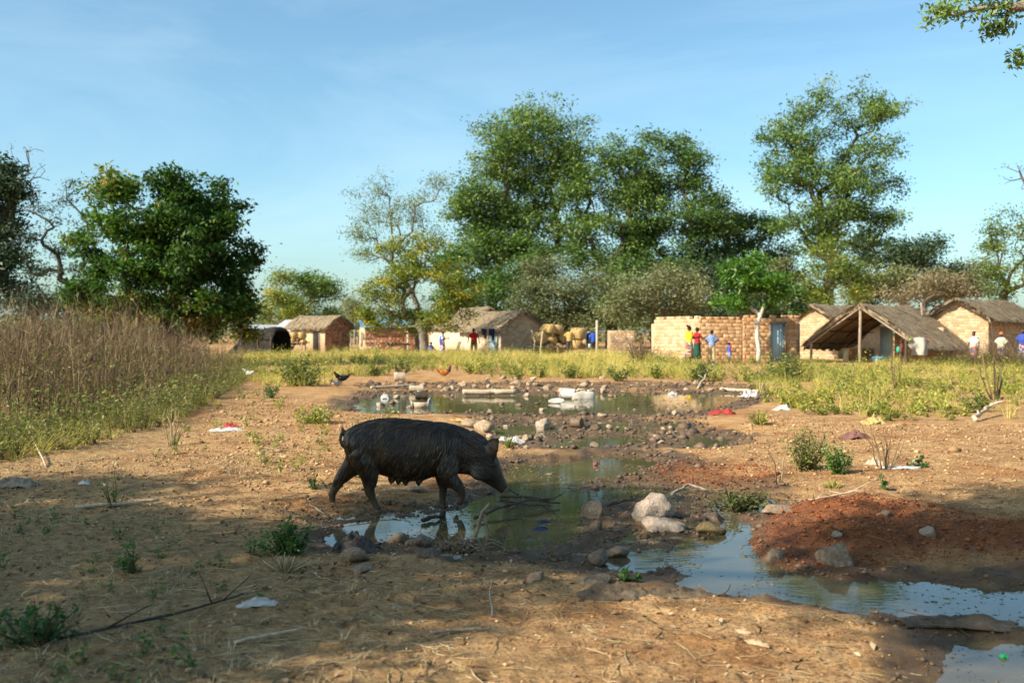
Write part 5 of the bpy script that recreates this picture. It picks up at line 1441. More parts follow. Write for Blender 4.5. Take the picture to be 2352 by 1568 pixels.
    b.inputs["Roughness"].default_value = .55; b.inputs["Specular IOR Level"].default_value = .3
    mp = nt.nodes.new("ShaderNodeMapping"); mp.inputs["Scale"].default_value = (46, 8, 7); mp.inputs["Rotation"].default_value = (0, R(-22), 0); L(tc.outputs["Object"], mp.inputs["Vector"])
    n2 = nt.nodes.new("ShaderNodeTexNoise"); n2.inputs["Scale"].default_value = 1.6; n2.inputs["Detail"].default_value = 4; n2.inputs["Distortion"].default_value = .6; L(mp.outputs["Vector"], n2.inputs["Vector"])
    bp = nt.nodes.new("ShaderNodeBump"); bp.inputs["Strength"].default_value = .5; bp.inputs["Distance"].default_value = .01; L(n2.outputs["Fac"], bp.inputs["Height"]); L(bp.outputs["Normal"], b.inputs["Normal"])
    me = remeshed(g, .0085, [hide], 7, .6)
    pos = gp(1176 - 0, 1168)
    PX = 780 * .9408                   # traced view's left edge in reference pixels
    x0 = ((PX + 1100 / 4.704 * .9408) - 1176) / FPX * 7.95
    T = empty("sow", (x0, 7.95, .012), 0, "black muddy sow walking and drinking at the puddle", "pig")
    T.location.z = -0.004
    ob("body", me, T)
    # wet bristles lying in clumps along the flank
    bt = BVHTree.FromPolygons([v.co[:] for v in me.vertices], [p.vertices[:] for p in me.polygons])
    rng = np.random.default_rng(12)
    hg = G()
    nv = len(me.vertices); co = np.zeros(nv * 3); me.vertices.foreach_get("co", co); co = co.reshape(-1, 3)
    no = np.zeros(nv * 3); me.vertices.foreach_get("normal", no); no = no.reshape(-1, 3)
    cand = np.where((co[:, 2] > .25) & (co[:, 0] < X(1990)))[0]
    pick = rng.choice(cand, 6800)
    for i in pick:
        p = Vector(co[i]); nrm = Vector(no[i])
        sway = .25 + .5 * math.sin(p.x * 9 + p.z * 5) * .5
        d0 = Vector((-(.30 + sway * .45), 0, -1.0)) if p.z > Z(880) else Vector((-1, 0, -.6))
        if p.x > X(1700): d0 = Vector((-.8, 0, .35))
        if nrm.z > .75: d0 = Vector((-1, (1 if p.y > 0 else -1) * .5, -.2))
        d0 = (d0 + Vector(rng.normal(0, .12, 3))).normalized()
        ln = rng.uniform(.04, .11); st = ln / 4
        pts = []; q = p
        for s in range(5):
            hit = bt.find_nearest(q)
            if hit[0] is None: break
            nn = hit[1]
            pts.append((hit[0] + nn * (.0012 + .004 * math.sin(PI * s / 4)), nn.copy()))
            dt = d0 - nn * d0.dot(nn)
            if dt.length < 1e-4: break
            q = hit[0] + dt.normalized() * st
        if len(pts) < 4: continue
        w = rng.uniform(.0010, .0026)
        V = []
        for s, (c, nn) in enumerate(pts):
            sd = nn.cross(d0); sd.normalize(); ww = w * (1.0, 1.15, 1.0, .7, .2)[s]
            V += [c - sd * ww - nn * .002, c + nn * w * .9, c + sd * ww - nn * .002]
        F = []
        for s in range(len(pts) - 1):
            a = s * 3
            F += [(a, a + 3, a + 4, a + 1), (a + 1, a + 4, a + 5, a + 2)]
        hg.add(np.array([tuple(v) for v in V]), F, 0, float(np.clip(rng.normal(.4, .25), 0, 1)))
    hm, nt, b, L = _new("wet_bristle")
    at = nt.nodes.new("ShaderNodeAttribute"); at.attribute_name = "var"
    r = _ramp(nt, [(0.010, 0.007, 0.005), (0.034, 0.021, 0.012), (0.19, 0.12, 0.062)], [0, .5, 1]); L(at.outputs["Fac"], r.inputs["Fac"]); L(r.outputs["Color"], b.inputs["Base Color"])
    b.inputs["Roughness"].default_value = .29; b.inputs["Specular IOR Level"].default_value = .6
    ob("bristles", hg.mesh("bristles", [hm], True), T)["kind"] = "stuff"
    # eyes, nostrils, hooves
    em = noisy("pig_eye", [(0.004, 0.003, 0.003), (0.006, 0.005, 0.004), (0.01, 0.008, 0.006)], 8, .15, 0, spec=.6)
    for s in (-1, 1):
        q = G(); hit = bt.find_nearest(Vector((X(2005), s * .09, Z(715)))); q.ell(tuple(hit[0]), (.011, .007, .010)); ob("eye", q.mesh("eye", [em], True), T)
    pk = noisy("pink_snout", [(0.12, 0.06, 0.045), (0.20, 0.10, 0.075), (0.26, 0.14, 0.10)], 30, .45, .2)
    q = G(); d = np.array((math.cos(.78), 0, -math.sin(.78))); c0 = np.array((X(2131), 0, Z(1021)))
    a1 = np.array((math.sin(.78), 0, math.cos(.78)))
    q.rings([c0 + d * o + np.cos(th)[:, None] * np.array((0, .040, 0)) * s_ + np.sin(th)[:, None] * a1 * .036 * s_ for o, s_ in ((-.012, 1.0), (.002, 1.0), (.006, .85))])
    sn = ob("snout", q.mesh("snout", [pk], True), T)
    for s in (-1, 1):
        q = G(); q.ell(tuple(c0 + d * .006 + np.array((0, s * .016, 0))), (.005, .007, .009), rot=(0, .78, 0)); ob("nostril", q.mesh("nostril", [em]), sn)
    hf = noisy("muddy_hoof", [(0.03, 0.022, 0.016), (0.07, 0.046, 0.03), (0.12, 0.08, 0.05)], 20, .5, .3)
    for u, v, y, an in ((702, 1228, -.112, 0), (132, 1228, .105, -.1), (1586, 1172, -.122, 1.05), (1418, 1222, .11, 0)):
        q = G()
        for s in (-1, 1):
            c0 = np.array((X(u), y + s * .014, Z(v)))
            dx = np.array((math.cos(an), 0, -math.sin(an))); dz = np.array((math.sin(an), 0, math.cos(an)))
            if an > .5: dx = np.array((.15, 0, -1)); dz = np.array((-1, 0, -.15)) * -1
            rg = []
            for o, sc_ in ((-.028, .019), (-.004, .019), (.02, .015), (.034, .006)):
                rg.append(c0 + dx * o + np.cos(th[::2])[:, None] * np.array((0, sc_ * .75, 0)) + np.sin(th[::2])[:, None] * dz * sc_ * (1.1 if o < .01 else .8) - dz * .006)
            q.rings(rg)
        ob("hoof", q.mesh("hoof", [hf], True), T)
pig()

# ------------------------------------------------------------------ people
SKIN = noisy("dark_brown_skin", [(0.030, 0.017, 0.011), (0.042, 0.024, 0.015), (0.055, 0.032, 0.02)], 6, .5, .05, 40)
HAIR = noisy("black_hair", [(0.006, 0.005, 0.005), (0.010, 0.009, 0.008), (0.016, 0.014, 0.012)], 40, .8, .5, 120)
EYE = noisy("eye_white", [(0.55, 0.52, 0.48), (0.6, 0.57, 0.53), (0.65, 0.62, 0.58)], 8, .3, 0)
def cloth(name, c, f=1.25, scale=5, bump=.3):
    c = np.array(c); return noisy(name, [tuple(c * .75), tuple(c), tuple(np.minimum(c * f, .9))], scale, .85, bump, 18)
def patterned(name, cols, scale=14):
    m, nt, b, L = _new(name)
    tc = nt.nodes.new("ShaderNodeTexCoord"); v = nt.nodes.new("ShaderNodeTexVoronoi"); v.inputs["Scale"].default_value = scale
    L(tc.outputs["Object"], v.inputs["Vector"])
    r = _ramp(nt, cols); r.color_ramp.interpolation = 'CONSTANT'
    s = nt.nodes.new("ShaderNodeSeparateColor"); L(v.outputs["Color"], s.inputs[0]); L(s.outputs[0], r.inputs["Fac"]); L(r.outputs["Color"], b.inputs["Base Color"]); b.inputs["Roughness"].default_value = .85
    return m

def person(label, px, d, h, face, top, bottom, skirt=False, arms=None, legs=None, sleeve=.5, long_pants=True, bun=False, group=None, sit=False, extra=None, py_off=0, lean=0.0):
    """face = heading of the face in degrees (0 looks at the camera, 180 away from it, 90 to the picture's right); arms = (elbow, wrist) per side in body space
    (x to the person's left, y forward, z up, for a 1.70 m body)"""
    s = h / 1.70
    x = gx(px, d)
    T = empty("person", (x, d, gz(x, d)), R(180 + face), label, "person", group)
    S_ = 1 if not sit else 0
    hipz = .92 if not sit else .34
    dz = hipz - .92
    A = arms or [((.27, -.02, 1.14), (.29, .06, .90)), ((-.27, -.02, 1.14), (-.29, .06, .90))]
    if sit: Lg = legs or [((.13, .40, .40), (.15, .46, .07)), ((-.13, .40, .40), (-.15, .46, .07))]
    else: Lg = legs or [((.10, .03, .50), (.11, -.02, .08)), ((-.10, .03, .50), (-.11, -.02, .08))]
    def P(p): return np.array((p[0], p[1] + lean * max(p[2] - .9, 0), p[2])) * s
    body = G()
    k = 16; th = np.arange(k) / k * 2 * PI
    def torso(g, infl, z0, z1, sec):
        rg = []
        for z, rx, ry, yo in sec:
            if z0 <= z <= z1:
                c = P((0, yo, z + dz)); rg.append(c + np.stack([np.cos(th) * (rx + infl) * s, np.sin(th) * (ry + infl) * s, np.zeros(k)], 1))
        g.rings(np.array(rg))
    SEC = [(.84, .10, .09, 0), (.90, .155, .115, 0), (.98, .155, .115, 0), (1.08, .135, .10, .01), (1.20, .150, .105, .01), (1.32, .175, .11, .0), (1.40, .165, .09, -.01), (1.45, .10, .065, -.01), (1.47, .06, .055, -.005)]
    torso(body, 0, 0, 2, SEC)
    body.tube([P((0, -.005, 1.42 + dz)), P((0, .01, 1.54 + dz))], [.056 * s, .05 * s], 10)
    hc = (0, .02, 1.59 + dz)
    body.ell(P(hc), np.array((.075, .093, .112)) * s, nu=16, nv=12)
    body.ell(P((0, .035, 1.535 + dz)), np.array((.055, .068, .055)) * s)                # jaw
    body.tube([P((0, .105, 1.61 + dz)), P((0, .130, 1.575 + dz))], [.012 * s, .018 * s], 8)  # nose
    body.ell(P((0, .103, 1.535 + dz)), np.array((.025, .012, .012)) * s)                # lips
    for e in (-1, 1):
        body.ell(P((e * .078, .01, 1.585 + dz)), np.array((.012, .022, .03)) * s)       # ears
    armpts = []
    for i, e in enumerate((1, -1)):
        sh = np.array((e * .185, -.01, 1.385 + dz)); el = np.array(A[i][0]) + (0, 0, dz); wr = np.array(A[i][1]) + (0, 0, dz)
        armpts.append((sh, el, wr))
        body.tube([P(sh), P((sh + el) / 2), P(el), P((el + wr) / 2 * 1.0), P(wr)], np.array([.052, .047, .038, .035, .026]) * s, 10)
        dv = (wr - el) / np.linalg.norm(wr - el)
        pm = wr + dv * .05
        sd = np.array((0, 1.0, 0)) if abs(dv[1]) < .7 else np.array((0, 0, 1.0)); sd = sd - dv * sd.dot(dv); sd /= np.linalg.norm(sd)
        nn = np.cross(dv, sd)
        body.tube([P(wr), P(pm), P(wr + dv * .09)], np.array([.026, .036, .034]) * s, 10, flat=.5, up=tuple(sd))
        for f_, ln in ((-.030, .075), (-.010, .088), (.010, .082), (.030, .062)):
            b0 = wr + dv * .085 + sd * f_
            body.tube([P(b0), P(b0 + dv * ln * .55 + sd * f_ * .3), P(b0 + dv * ln * .95 + nn * .015 * e + sd * f_ * .4)], np.array([.0095, .0085, .007]) * s, 6)
        b0 = wr + dv * .035 - sd * .03
        body.tube([P(b0), P(b0 - sd * .035 + dv * .03), P(b0 - sd * .045 + dv * .062)], np.array([.012, .0105, .008]) * s, 6)
    for i, e in enumerate((1, -1)):
        hp = np.array((e * .085, 0, .90 + dz)); kn = np.array(Lg[i][0]); an = np.array(Lg[i][1])
        body.tube([P(hp), P((hp + kn) / 2), P(kn), P((kn * .6 + an * .4) + np.array((0, -.015, 0))), P(an)], np.array([.085, .074, .054, .052, .035]) * s, 12)
        body.tube([P(an + (0, -.03, -.02)), P(an + (0, .05, -.045)), P(an + (0, .14, -.06))], np.array([.036, .038, .026]) * s, 10, flat=.8)
    ob("body", remeshed(body, .0095 * max(s, .6), [SKIN], 2, .09), T)
    # clothes
    g = G(); torso(g, .018, .86, 1.46, SEC)
    for sh, el, wr in armpts:
        e2 = sh + (el - sh) * min(sleeve * 1.6, 1.0)
        pts = [P(sh * .8 + np.array((0, 0, .28 * 0)) + np.array((0, 0, .2 * (sh[2] - sh[2])))), P(sh), P((sh + e2) / 2), P(e2)]
        rr = [.062, .070, .066, .062]
        if sleeve > .7: pts.append(P(el + (wr - el) * .8)); rr.append(.045)
        g.tube(pts, np.array(rr) * s, 10)
    ob("shirt", remeshed(g, .013 * max(s, .6), [top], 2, .2), T)
    g = G()
    if skirt:
        rg = []
        for z, rx, ry in ((1.0, .165, .13), (.90, .185, .145), (.70, .20, .16), (.45, .21, .175), (.22, .225, .19)):
            if sit: z = max(z + dz, .05)
            w = 1 + .05 * np.sin(th * 5 + z * 3)
            rg.append(P((0, 0 if not sit else .12, z)) + np.stack([np.cos(th) * rx * w, np.sin(th) * ry * w * (1.6 if sit else 1), np.zeros(k)], 1) * s)
        g.rings(np.array(rg)); ob("skirt", g.mesh("skirt", [bottom], True), T)
    else:
        torso(g, .016, .84, 1.03, SEC)
        for i, e in enumerate((1, -1)):
            hp = np.array((e * .085, 0, .90 + dz)); kn = np.array(Lg[i][0]); an = np.array(Lg[i][1])
            pts = [P(hp), P((hp + kn) / 2), P(kn)]; rr = [.105, .094, .082]
            if long_pants: pts += [P(kn * .45 + an * .55), P(an + (0, 0, .03))]; rr += [.076, .064]
            g.tube(pts, np.array(rr) * s, 12)
        ob("trousers" if long_pants else "shorts", remeshed(g, .014 * max(s, .6), [bottom], 2, .25), T)
    g = G(); g.ell(P((0, .002, 1.615 + dz)), np.array((.083, .096, .098)) * s, nu=14, nv=10)
    if bun: g.ell(P((0, -.10, 1.70 + dz)), np.array((.05, .05, .05)) * s); g.tube([P((0, -.06, 1.66 + dz)), P((0, -.10, 1.70 + dz))], .03 * s, 8)
    hm = remeshed(g, .012 * s, [HAIR], 1, .5)
    ho = ob("hair", hm, T)
    for e in (-1, 1):
        g = G(); g.ell(P((e * .03, .105, 1.605 + dz)), np.array((.013, .008, .009)) * s, nu=8, nv=6); ob("eye", g.mesh("eye", [EYE], True), T)
    if extra: extra(T, P, s)
    return T

RED_C = cloth("red_cotton", (.50, .012, .018)); BLUE_C = cloth("bright_blue_cotton", (.02, .10, .52)); TAN_C = cloth("khaki_cotton", (.46, .30, .09))
YEL_C = cloth("yellow_cotton", (.70, .46, .02)); GREY_B = cloth("faded_blue_cotton", (.17, .24, .42)); DKBL = cloth("navy_cotton", (.018, .022, .05)); DKGR = cloth("dark_trouser_cloth", (.05, .042, .034))
KHAKI = cloth("beige_trouser_cloth", (.40, .31, .17)); WHITE_C = cloth("white_cotton", (.52, .51, .50), 1.2); GREEN_C = cloth("dark_green_cotton", (.012, .055, .035)); TEAL = cloth("teal_cotton", (.02, .32, .20))
OLIVE_C = cloth("olive_cloth", (.17, .145, .06)); ORNG = cloth("orange_cotton", (.62, .13, .03))
PRINT1 = patterned("printed_wrap", [(.03, .03, .05), (.45, .09, .03), (.10, .12, .20), (.42, .30, .18), (.25, .04, .03)]); PRINT2 = patterned("blue_white_wrap", [(.05, .08, .3), (.6, .6, .62), (.35, .03, .05), (.08, .12, .35)])
arms_down = None
def baby_wrap(T, P, s):
    g = G(); th = np.arange(14) / 14 * 2 * PI
    g.rings([P((0, -.10, z)) + np.stack([np.cos(th) * rx, np.sin(th) * ry, 0 * th], 1) * s for z, rx, ry in ((1.42, .12, .07), (1.30, .20, .13), (1.1, .21, .15), (.9, .20, .13), (.75, .17, .1))])
    ob("shawl", g.mesh("shawl", [BLUE_C], True), T)
def light_scarf(T, P, s):
    g = G(); g.tube([P((.14, .02, 1.42)), P((.05, .10, 1.46)), P((-.08, .08, 1.44)), P((-.15, -.02, 1.40))], np.array([.04, .05, .05, .03]) * s, 8, flat=.5); ob("scarf", g.mesh("scarf", [WHITE_C], True), T)
def bag_in_hand(T, P, s):
    g = G(); c = P((.30, .08, .66)); g.box(c, (.16 * s, .07 * s, .26 * s)); ob("pouch", g.mesh("pouch", [cloth("pale_green_plastic", (.45, .60, .52))]), T)

person("person in a sleeveless red top seen from behind, beside the clothesline", 1088, 60, 1.72, 195, RED_C, OLIVE_C, sleeve=.12, long_pants=True, arms=[((.30, 0, 1.15), (.34, .05, .92)), ((-.30, .02, 1.15), (-.33, .06, .92))], legs=[((.13, .06, .5), (.15, -.02, .08)), ((-.12, -.02, .5), (-.14, -.16, .1))])
person("standing person wrapped in a bright blue shawl, facing right", 1017, 63, 1.55, 80, WHITE_C, PRINT2, skirt=True, arms=[((.22, .12, 1.16), (.08, .34, 1.2)), ((-.22, .12, 1.16), (-.05, .34, 1.22))], extra=baby_wrap)
person("child in blue and red sitting beside the tree trunk", 990, 61, 1.35, 60, BLUE_C, RED_C, sit=True, long_pants=False, arms=[((.2, .15, 1.15), (.12, .36, 1.08)), ((-.2, .15, 1.15), (-.1, .36, 1.08))])
person("person in a tan shirt standing before the straw bundles, facing us", 1308, 57.5, 1.68, 5, TAN_C, DKGR, sleeve=.5, arms=[((.30, -.02, 1.15), (.33, .05, .90)), ((-.30, -.02, 1.15), (-.33, .05, .90))])
person("person in dark clothes with a pale scarf right of the straw bundles", 1351, 58.5, 1.68, 60, DKBL, DKBL, sleeve=.9, extra=light_scarf)
person("person in a blue top beside the upright pole, holding a pale pouch", 1363, 57.5, 1.58, 25, BLUE_C, DKGR, sleeve=.5, extra=bag_in_hand)
person("person in yellow top and printed wrap skirt with a hair bun", 1583, 44.2, 1.68, 115, YEL_C, PRINT1, skirt=True, bun=True, sleeve=.35, arms=[((.20, .14, 1.14), (.10, .40, 1.20)), ((-.16, .22, 1.12), (-.06, .48, 1.16))])
person("person in a red top touching the brick enclosure's corner post", 1601, 45.0, 1.62, 110, RED_C, GREEN_C, skirt=True, sleeve=.4, arms=[((.24, .16, 1.16), (.16, .42, 1.24)), ((-.24, .05, 1.14), (-.25, .12, .92))])
person("person in a faded blue shirt with back turned, hands in front", 1635, 44.6, 1.50, 172, GREY_B, KHAKI, sleeve=.5, arms=[((.30, .02, 1.16), (.18, .22, 1.06)), ((-.30, .02, 1.16), (-.18, .22, 1.06))])
person("small child in blue and red standing alone by the brick wall", 1675, 44.8, .95, 100, BLUE_C, GREY_B, sleeve=.4, long_pants=False, extra=lambda T, P, s: ob("red_sleeve", G().tube([P((.17, -.01, 1.38)), P((.24, 0, 1.22))], [.085 * s, .08 * s], 10).mesh("red_sleeve", [RED_C], True), T))
person("child holding something green under the open shelter", 2071, 42.0, 1.05, 250, cloth("maroon_cotton", (.16, .03, .03)), DKGR, sleeve=.4, long_pants=False, extra=lambda T, P, s: ob("green_cloth", G().ell(P((.2, .2, 1.05)), (.09, .08, .14)).mesh("green_cloth", [TEAL], True), T))
person("person in white top and yellow wrap beside the right-hand house", 2237, 41.5, 1.45, 300, WHITE_C, PRINT1, skirt=True, sleeve=.5)
person("person with red head cloth and pale top near the right edge", 2300, 41.0, 1.40, 330, cloth("pale_lime_cotton", (.62, .62, .42)), PRINT1, skirt=True, sleeve=.5, extra=lambda T, P, s: ob("head_cloth", G().ell(P((0, 0, 1.64)), np.array((.10, .11, .09)) * s).mesh("head_cloth", [ORNG], True), T))
person("person in blue cut off by the right picture edge", 2350, 41.0, 1.55, 320, cloth("royal_blue_cotton", (.03, .06, .30)), PRINT2, skirt=True, sleeve=.5)

# ------------------------------------------------------------------ smaller animals
def quad(label, px, d, L_, H_, ang, coat, name="goat", cat="goat", horns=True, seed=0):
    x = gx(px, d); T = empty(name, (x, d, gz(x, d)), R(ang), label, cat)
    g = G(); th = np.arange(14) / 14 * 2 * PI
    def rg(c, ry, rz): return np.array(c) + np.stack([0 * th, np.cos(th) * ry, np.sin(th) * rz], 1)
    b = H_ * .62
    g.rings([rg((-.50 * L_, 0, b + .08 * H_), .05 * H_, .07 * H_), rg((-.42 * L_, 0, b + .06 * H_), .14 * H_, .19 * H_), rg((-.2 * L_, 0, b + .02 * H_), .17 * H_, .22 * H_), rg((.1 * L_, 0, b), .17 * H_, .23 * H_), rg((.32 * L_, 0, b + .04 * H_), .14 * H_, .22 * H_), rg((.44 * L_, 0, b + .1 * H_), .09 * H_, .15 * H_)])
    g.tube([(.36 * L_, 0, b + .1 * H_), (.48 * L_, 0, b + .28 * H_), (.55 * L_, 0, b + .42 * H_)], [.12 * H_, .085 * H_, .07 * H_], 10)
    g.tube([(.52 * L_, 0, b + .46 * H_), (.62 * L_, 0, b + .42 * H_), (.74 * L_, 0, b + .32 * H_)], [.075 * H_, .07 * H_, .04 * H_], 10)
    for s in (-1, 1):
        g.tube([(.53 * L_, s * .05 * H_, b + .48 * H_), (.50 * L_, s * .14 * H_, b + .44 * H_), (.50 * L_, s * .18 * H_, b + .38 * H_)], [.03 * H_, .035 * H_, .012 * H_], 6, flat=.5)
        y = s * .09 * H_
        f = .03 * s
        g.tube([(.30 * L_, y, b), (.30 * L_ + f, y, .36 * H_), (.30 * L_ + f * .5, y, .30 * H_), (.31 * L_ + f, y, .05 * H_), (.33 * L_ + f, y, 0)], np.array([.09, .05, .045, .03, .038]) * H_, 8)
        g.tube([(-.36 * L_, y, b), (-.30 * L_ - f, y, .46 * H_), (-.42 * L_ - f, y, .27 * H_), (-.40 * L_ - f, y, .05 * H_), (-.38 * L_ - f, y, 0)], np.array([.12, .07, .04, .03, .038]) * H_, 8)
    g.tube([(-.49 * L_, 0, b + .1 * H_), (-.56 * L_, 0, b + .12 * H_), (-.60 * L_, 0, b + .04 * H_)], [.035 * H_, .03 * H_, .015 * H_], 6)
    ob("body", remeshed(g, .014 * H_ / .6, [coat], 2, .4), T)
    if horns:
        for s in (-1, 1):
            q = G(); q.tube([(.53 * L_, s * .03 * H_, b + .52 * H_), (.49 * L_, s * .05 * H_, b + .64 * H_), (.42 * L_, s * .06 * H_, b + .68 * H_)], [.018 * H_, .012 * H_, .004 * H_], 6); ob("horn", q.mesh("horn", [WOOD_GREY], True), T)
    return T
PALE_FUR = noisy("pale_fur", [(.42, .30, .18), (.56, .43, .29), (.66, .55, .42)], 8, .9, .3, 60); BROWN_FUR = noisy("brown_fur", [(.16, .085, .04), (.24, .13, .06), (.5, .4, .28)], 5, .9, .3, 60); BLACK_FUR = noisy("black_fur", [(.006, .005, .005), (.012, .01, .009), (.02, .017, .014)], 8, .8, .3, 60)
quad("pale goat standing beside the blue-roofed brick house", 842, 66, .75, .62, 200, PALE_FUR, seed=1)
quad("brown and white goat under the low wooden table", 905, 63, .7, .58, 160, BROWN_FUR, seed=2)
quad("black goat beside the little straw stack", 664, 70, .75, .62, 20, BLACK_FUR, seed=3)

def fowl(label, px, py, h, ang, body_m, neck_m, tail_m, name="chicken", tail_up=.5, comb=True, peck=0.0):
    x, y = gp(px, py); T = empty(name, (x, y, gz(x, y)), R(ang), label, name)
    g = G(); th = np.arange(14) / 14 * 2 * PI
    def rg(c, ry, rz): return np.array(c) * h + np.stack([0 * th, np.cos(th) * ry, np.sin(th) * rz], 1) * h
    g.rings([rg((-.42, 0, .56), .05, .05), rg((-.30, 0, .50), .13, .12), (rg((-.10, 0, .44), .18, .18)), rg((.10, 0, .44), .18, .19), rg((.24, 0, .50), .13, .16), rg((.32, 0, .58), .08, .11)])
    hz = .90 - peck * .5; hx = .40 + peck * .25
    g.tube(np.array([(.24, 0, .52), (.34, 0, .66 - peck * .1), (hx - .02, 0, hz - .08), (hx, 0, hz)]) * h, np.array([.14, .095, .062, .058]) * h, 10)
    g.ell(np.array((hx + .02, 0, hz)) * h, np.array((.07, .055, .06)) * h)
    for s in (-1, 1):
        g.ell(np.array((-.04, s * .15, .46)) * h, np.array((.26, .05, .14)) * h, rot=(0, .25, 0))
    ob("body", remeshed(g, .02 * h, [body_m], 2, .6), T)
    q = G(); q.tube(np.array([(.27, 0, .56), (.35, 0, .68 - peck * .1), (hx - .02, 0, hz - .06), (hx - .01, 0, hz + .01)]) * h, np.array([.150, .104, .072, .066]) * h, 10); ob("neck_feathers", q.mesh("neck_feathers", [neck_m], True), T)
    q = G()
    for i in range(7):
        a = (i - 3) * .13
        q.tube(np.array([(-.34, a * .25, .54), (-.52, a * .5, .62 + .3 * tail_up), (-.68 - .05 * abs(a), a * .8, .60 + .42 * tail_up - .3 * abs(a))]) * h, np.array([.05, .045, .01]) * h, 6, flat=.35)
    ob("tail", q.mesh("tail", [tail_m], True), T)
    LEGC = noisy("fowl_leg", [(.35, .24, .08), (.45, .32, .12), (.5, .38, .18)], 20, .6, .2)
    for s in (-1, 1):
        q = G(); q.tube(np.array([(.02, s * .08, .34), (.05, s * .08, .20), (.02, s * .08, .02)]) * h, np.array([.05, .022, .018]) * h, 6)
        for t in (-.5, 0, .5): q.tube(np.array([(.02, s * .08, .015), (.02 + .12 * math.cos(t), s * .08 + .12 * math.sin(t), .008)]) * h, np.array([.016, .008]) * h, 5)
        ob("leg", q.mesh("leg", [LEGC], True), T)
    q = G(); q.tube(np.array([(hx + .07, 0, hz), (hx + .15, 0, hz - .03)]) * h, np.array([.026, .004]) * h, 6); ob("beak", q.mesh("beak", [LEGC], True), T)
    if comb:
        q = G(); q.tube(np.array([(hx - .04, 0, hz + .06), (hx + .02, 0, hz + .10), (hx + .07, 0, hz + .06)]) * h, np.array([.02, .035, .015]) * h, 6, flat=.4); ob("comb", q.mesh("comb", [cloth("red_comb", (.45, .02, .015))], True), T)
    return T
F_ORG = noisy("russet_feathers", [(.14, .03, .008), (.42, .12, .015), (.60, .24, .03)], 14, .6, .4, 60); F_DK = noisy("dark_neck_feathers", [(.008, .007, .006), (.03, .018, .01), (.10, .05, .02)], 16, .6, .4, 60); F_BLK = noisy("black_feathers", [(.006, .006, .007), (.012, .012, .014), (.02, .02, .022)], 14, .5, .4, 60); F_WHT = noisy("white_feathers", [(.5, .47, .42), (.66, .63, .58), (.75, .73, .69)], 14, .7, .4, 60)
fowl("orange and russet rooster walking on the bank behind the pond", 1020, 877, .44, 8, F_ORG, F_DK, F_ORG, "rooster", .35)
fowl("black hen pecking beside the pale block at the pond's left end", 786, 893, .42, 200, F_BLK, F_BLK, F_BLK, "hen", .3, peck=.2)
fowl("white duck with dark wings on the path by the tall scrub", 573, 876, .40, 170, F_WHT, F_WHT, F_BLK, "duck", .1, comb=False, peck=.3)

# ------------------------------------------------------------------ stones
ROCK_T = noisy("tan_stone", [(.20, .135, .085), (.33, .24, .155), (.48, .37, .26)], 5, .9, .6, 24, rnd=.35)
ROCK_W = noisy("pale_pitted_stone", [(.36, .26, .18), (.54, .42, .32), (.68, .56, .45)], 7, .95, 1.0, 26, bdist=.03)
ROCK_B = noisy("muddy_stone", [(.065, .043, .028), (.13, .092, .06), (.23, .17, .115)], 4, .8, .6, 22, rnd=.3)
ROCK_G = noisy("mossy_stone", [(.05, .05, .02), (.12, .10, .045), (.30, .13, .05)], 6, .85, .8, 22)
ROCK_H = noisy("earth_stained_stone", [(.11, .075, .05), (.20, .145, .10), (.33, .25, .18)], 4, .9, .7, 22)
def rock_mesh(mat, seed, sub=3, rough=.28, pit=0.0, flat=.7):
    bm = bmesh.new(); bmesh.ops.create_icosphere(bm, subdivisions=sub, radius=1)
    rg = np.random.default_rng(seed); dirs = rg.normal(0, 1, (14, 3)); dirs /= np.linalg.norm(dirs, axis=1, keepdims=True); cutd = rg.uniform(.50, .88, 14)
    of = rg.uniform(-50, 50, 3)
    from mathutils import noise as mn
    for v in bm.verts:
        p = np.array(v.co)
        for d_, c_ in zip(dirs, cutd):           # worn facets
            e = p.dot(d_) - c_
            if e > 0: p = p - d_ * e * .94
        n = mn.fractal(Vector(p * 1.3 + of), 1.0, 2.1, 4) * rough
        if pit: n -= pit * max(0, mn.noise(Vector(p * 5 + of)))
        p = p * (1 + n * .5); p[2] *= flat
        v.co = p
    for f in bm.faces: f.smooth = True
    me = bpy.data.meshes.new("rock"); bm.to_mesh(me); bm.free(); me.materials.append(mat)
    return me
RM = {k: [rock_mesh(m, 100 * i + j, 3 if k != 'S' else 2, .3) for j in range(5)] for i, (k, m) in enumerate((('T', ROCK_T), ('B', ROCK_B)))}
def rock(label, px, py, w, h, kind='T', seed=0, group=None, me=None, rz=None, name="rock"):
    """py = lower edge of the stone in reference pixels, w and h its size there"""
    x, y = gp(px, py); k = y / FPX
    rg = random.Random(seed); m = me or rg.choice(RM[kind])
    o = ob(name, m, None, (x, y + w * k * .25, max(gz(x, y), WATER_Z) + h * k * .22), (rg.uniform(-.3, .3), rg.uniform(-.3, .3), rg.uniform(0, 6) if rz is None else rz), (w * k / 1.75, w * k / 2.1, h * k / 1.25))
    return tag(o, label, "rock", group)
big_w = rock_mesh(ROCK_W, 7, 4, .55, .30, .8); big_w2 = rock_mesh(ROCK_W, 12, 4, .6, .28, .7)
rock("large pale pitted rock on the mud spit right of the puddle", 1496, 1196, 104, 62, me=big_w, rz=.4)
rock("long pale pitted rock just in front of the large pale rock", 1530, 1220, 98, 42, me=big_w2, rz=.1)
rock("smooth grey-brown rock standing at the puddle's right edge", 1364, 1188, 62, 52, 'T', 3, me=rock_mesh(ROCK_H, 31, 3, .2))
rock("small rounded rock in front of the smooth grey-brown rock", 1368, 1218, 46, 36, 'B', 4)
rock("mossy orange-streaked rock in the channel", 1636, 1225, 66, 40, me=rock_mesh(ROCK_G, 41, 3, .3))
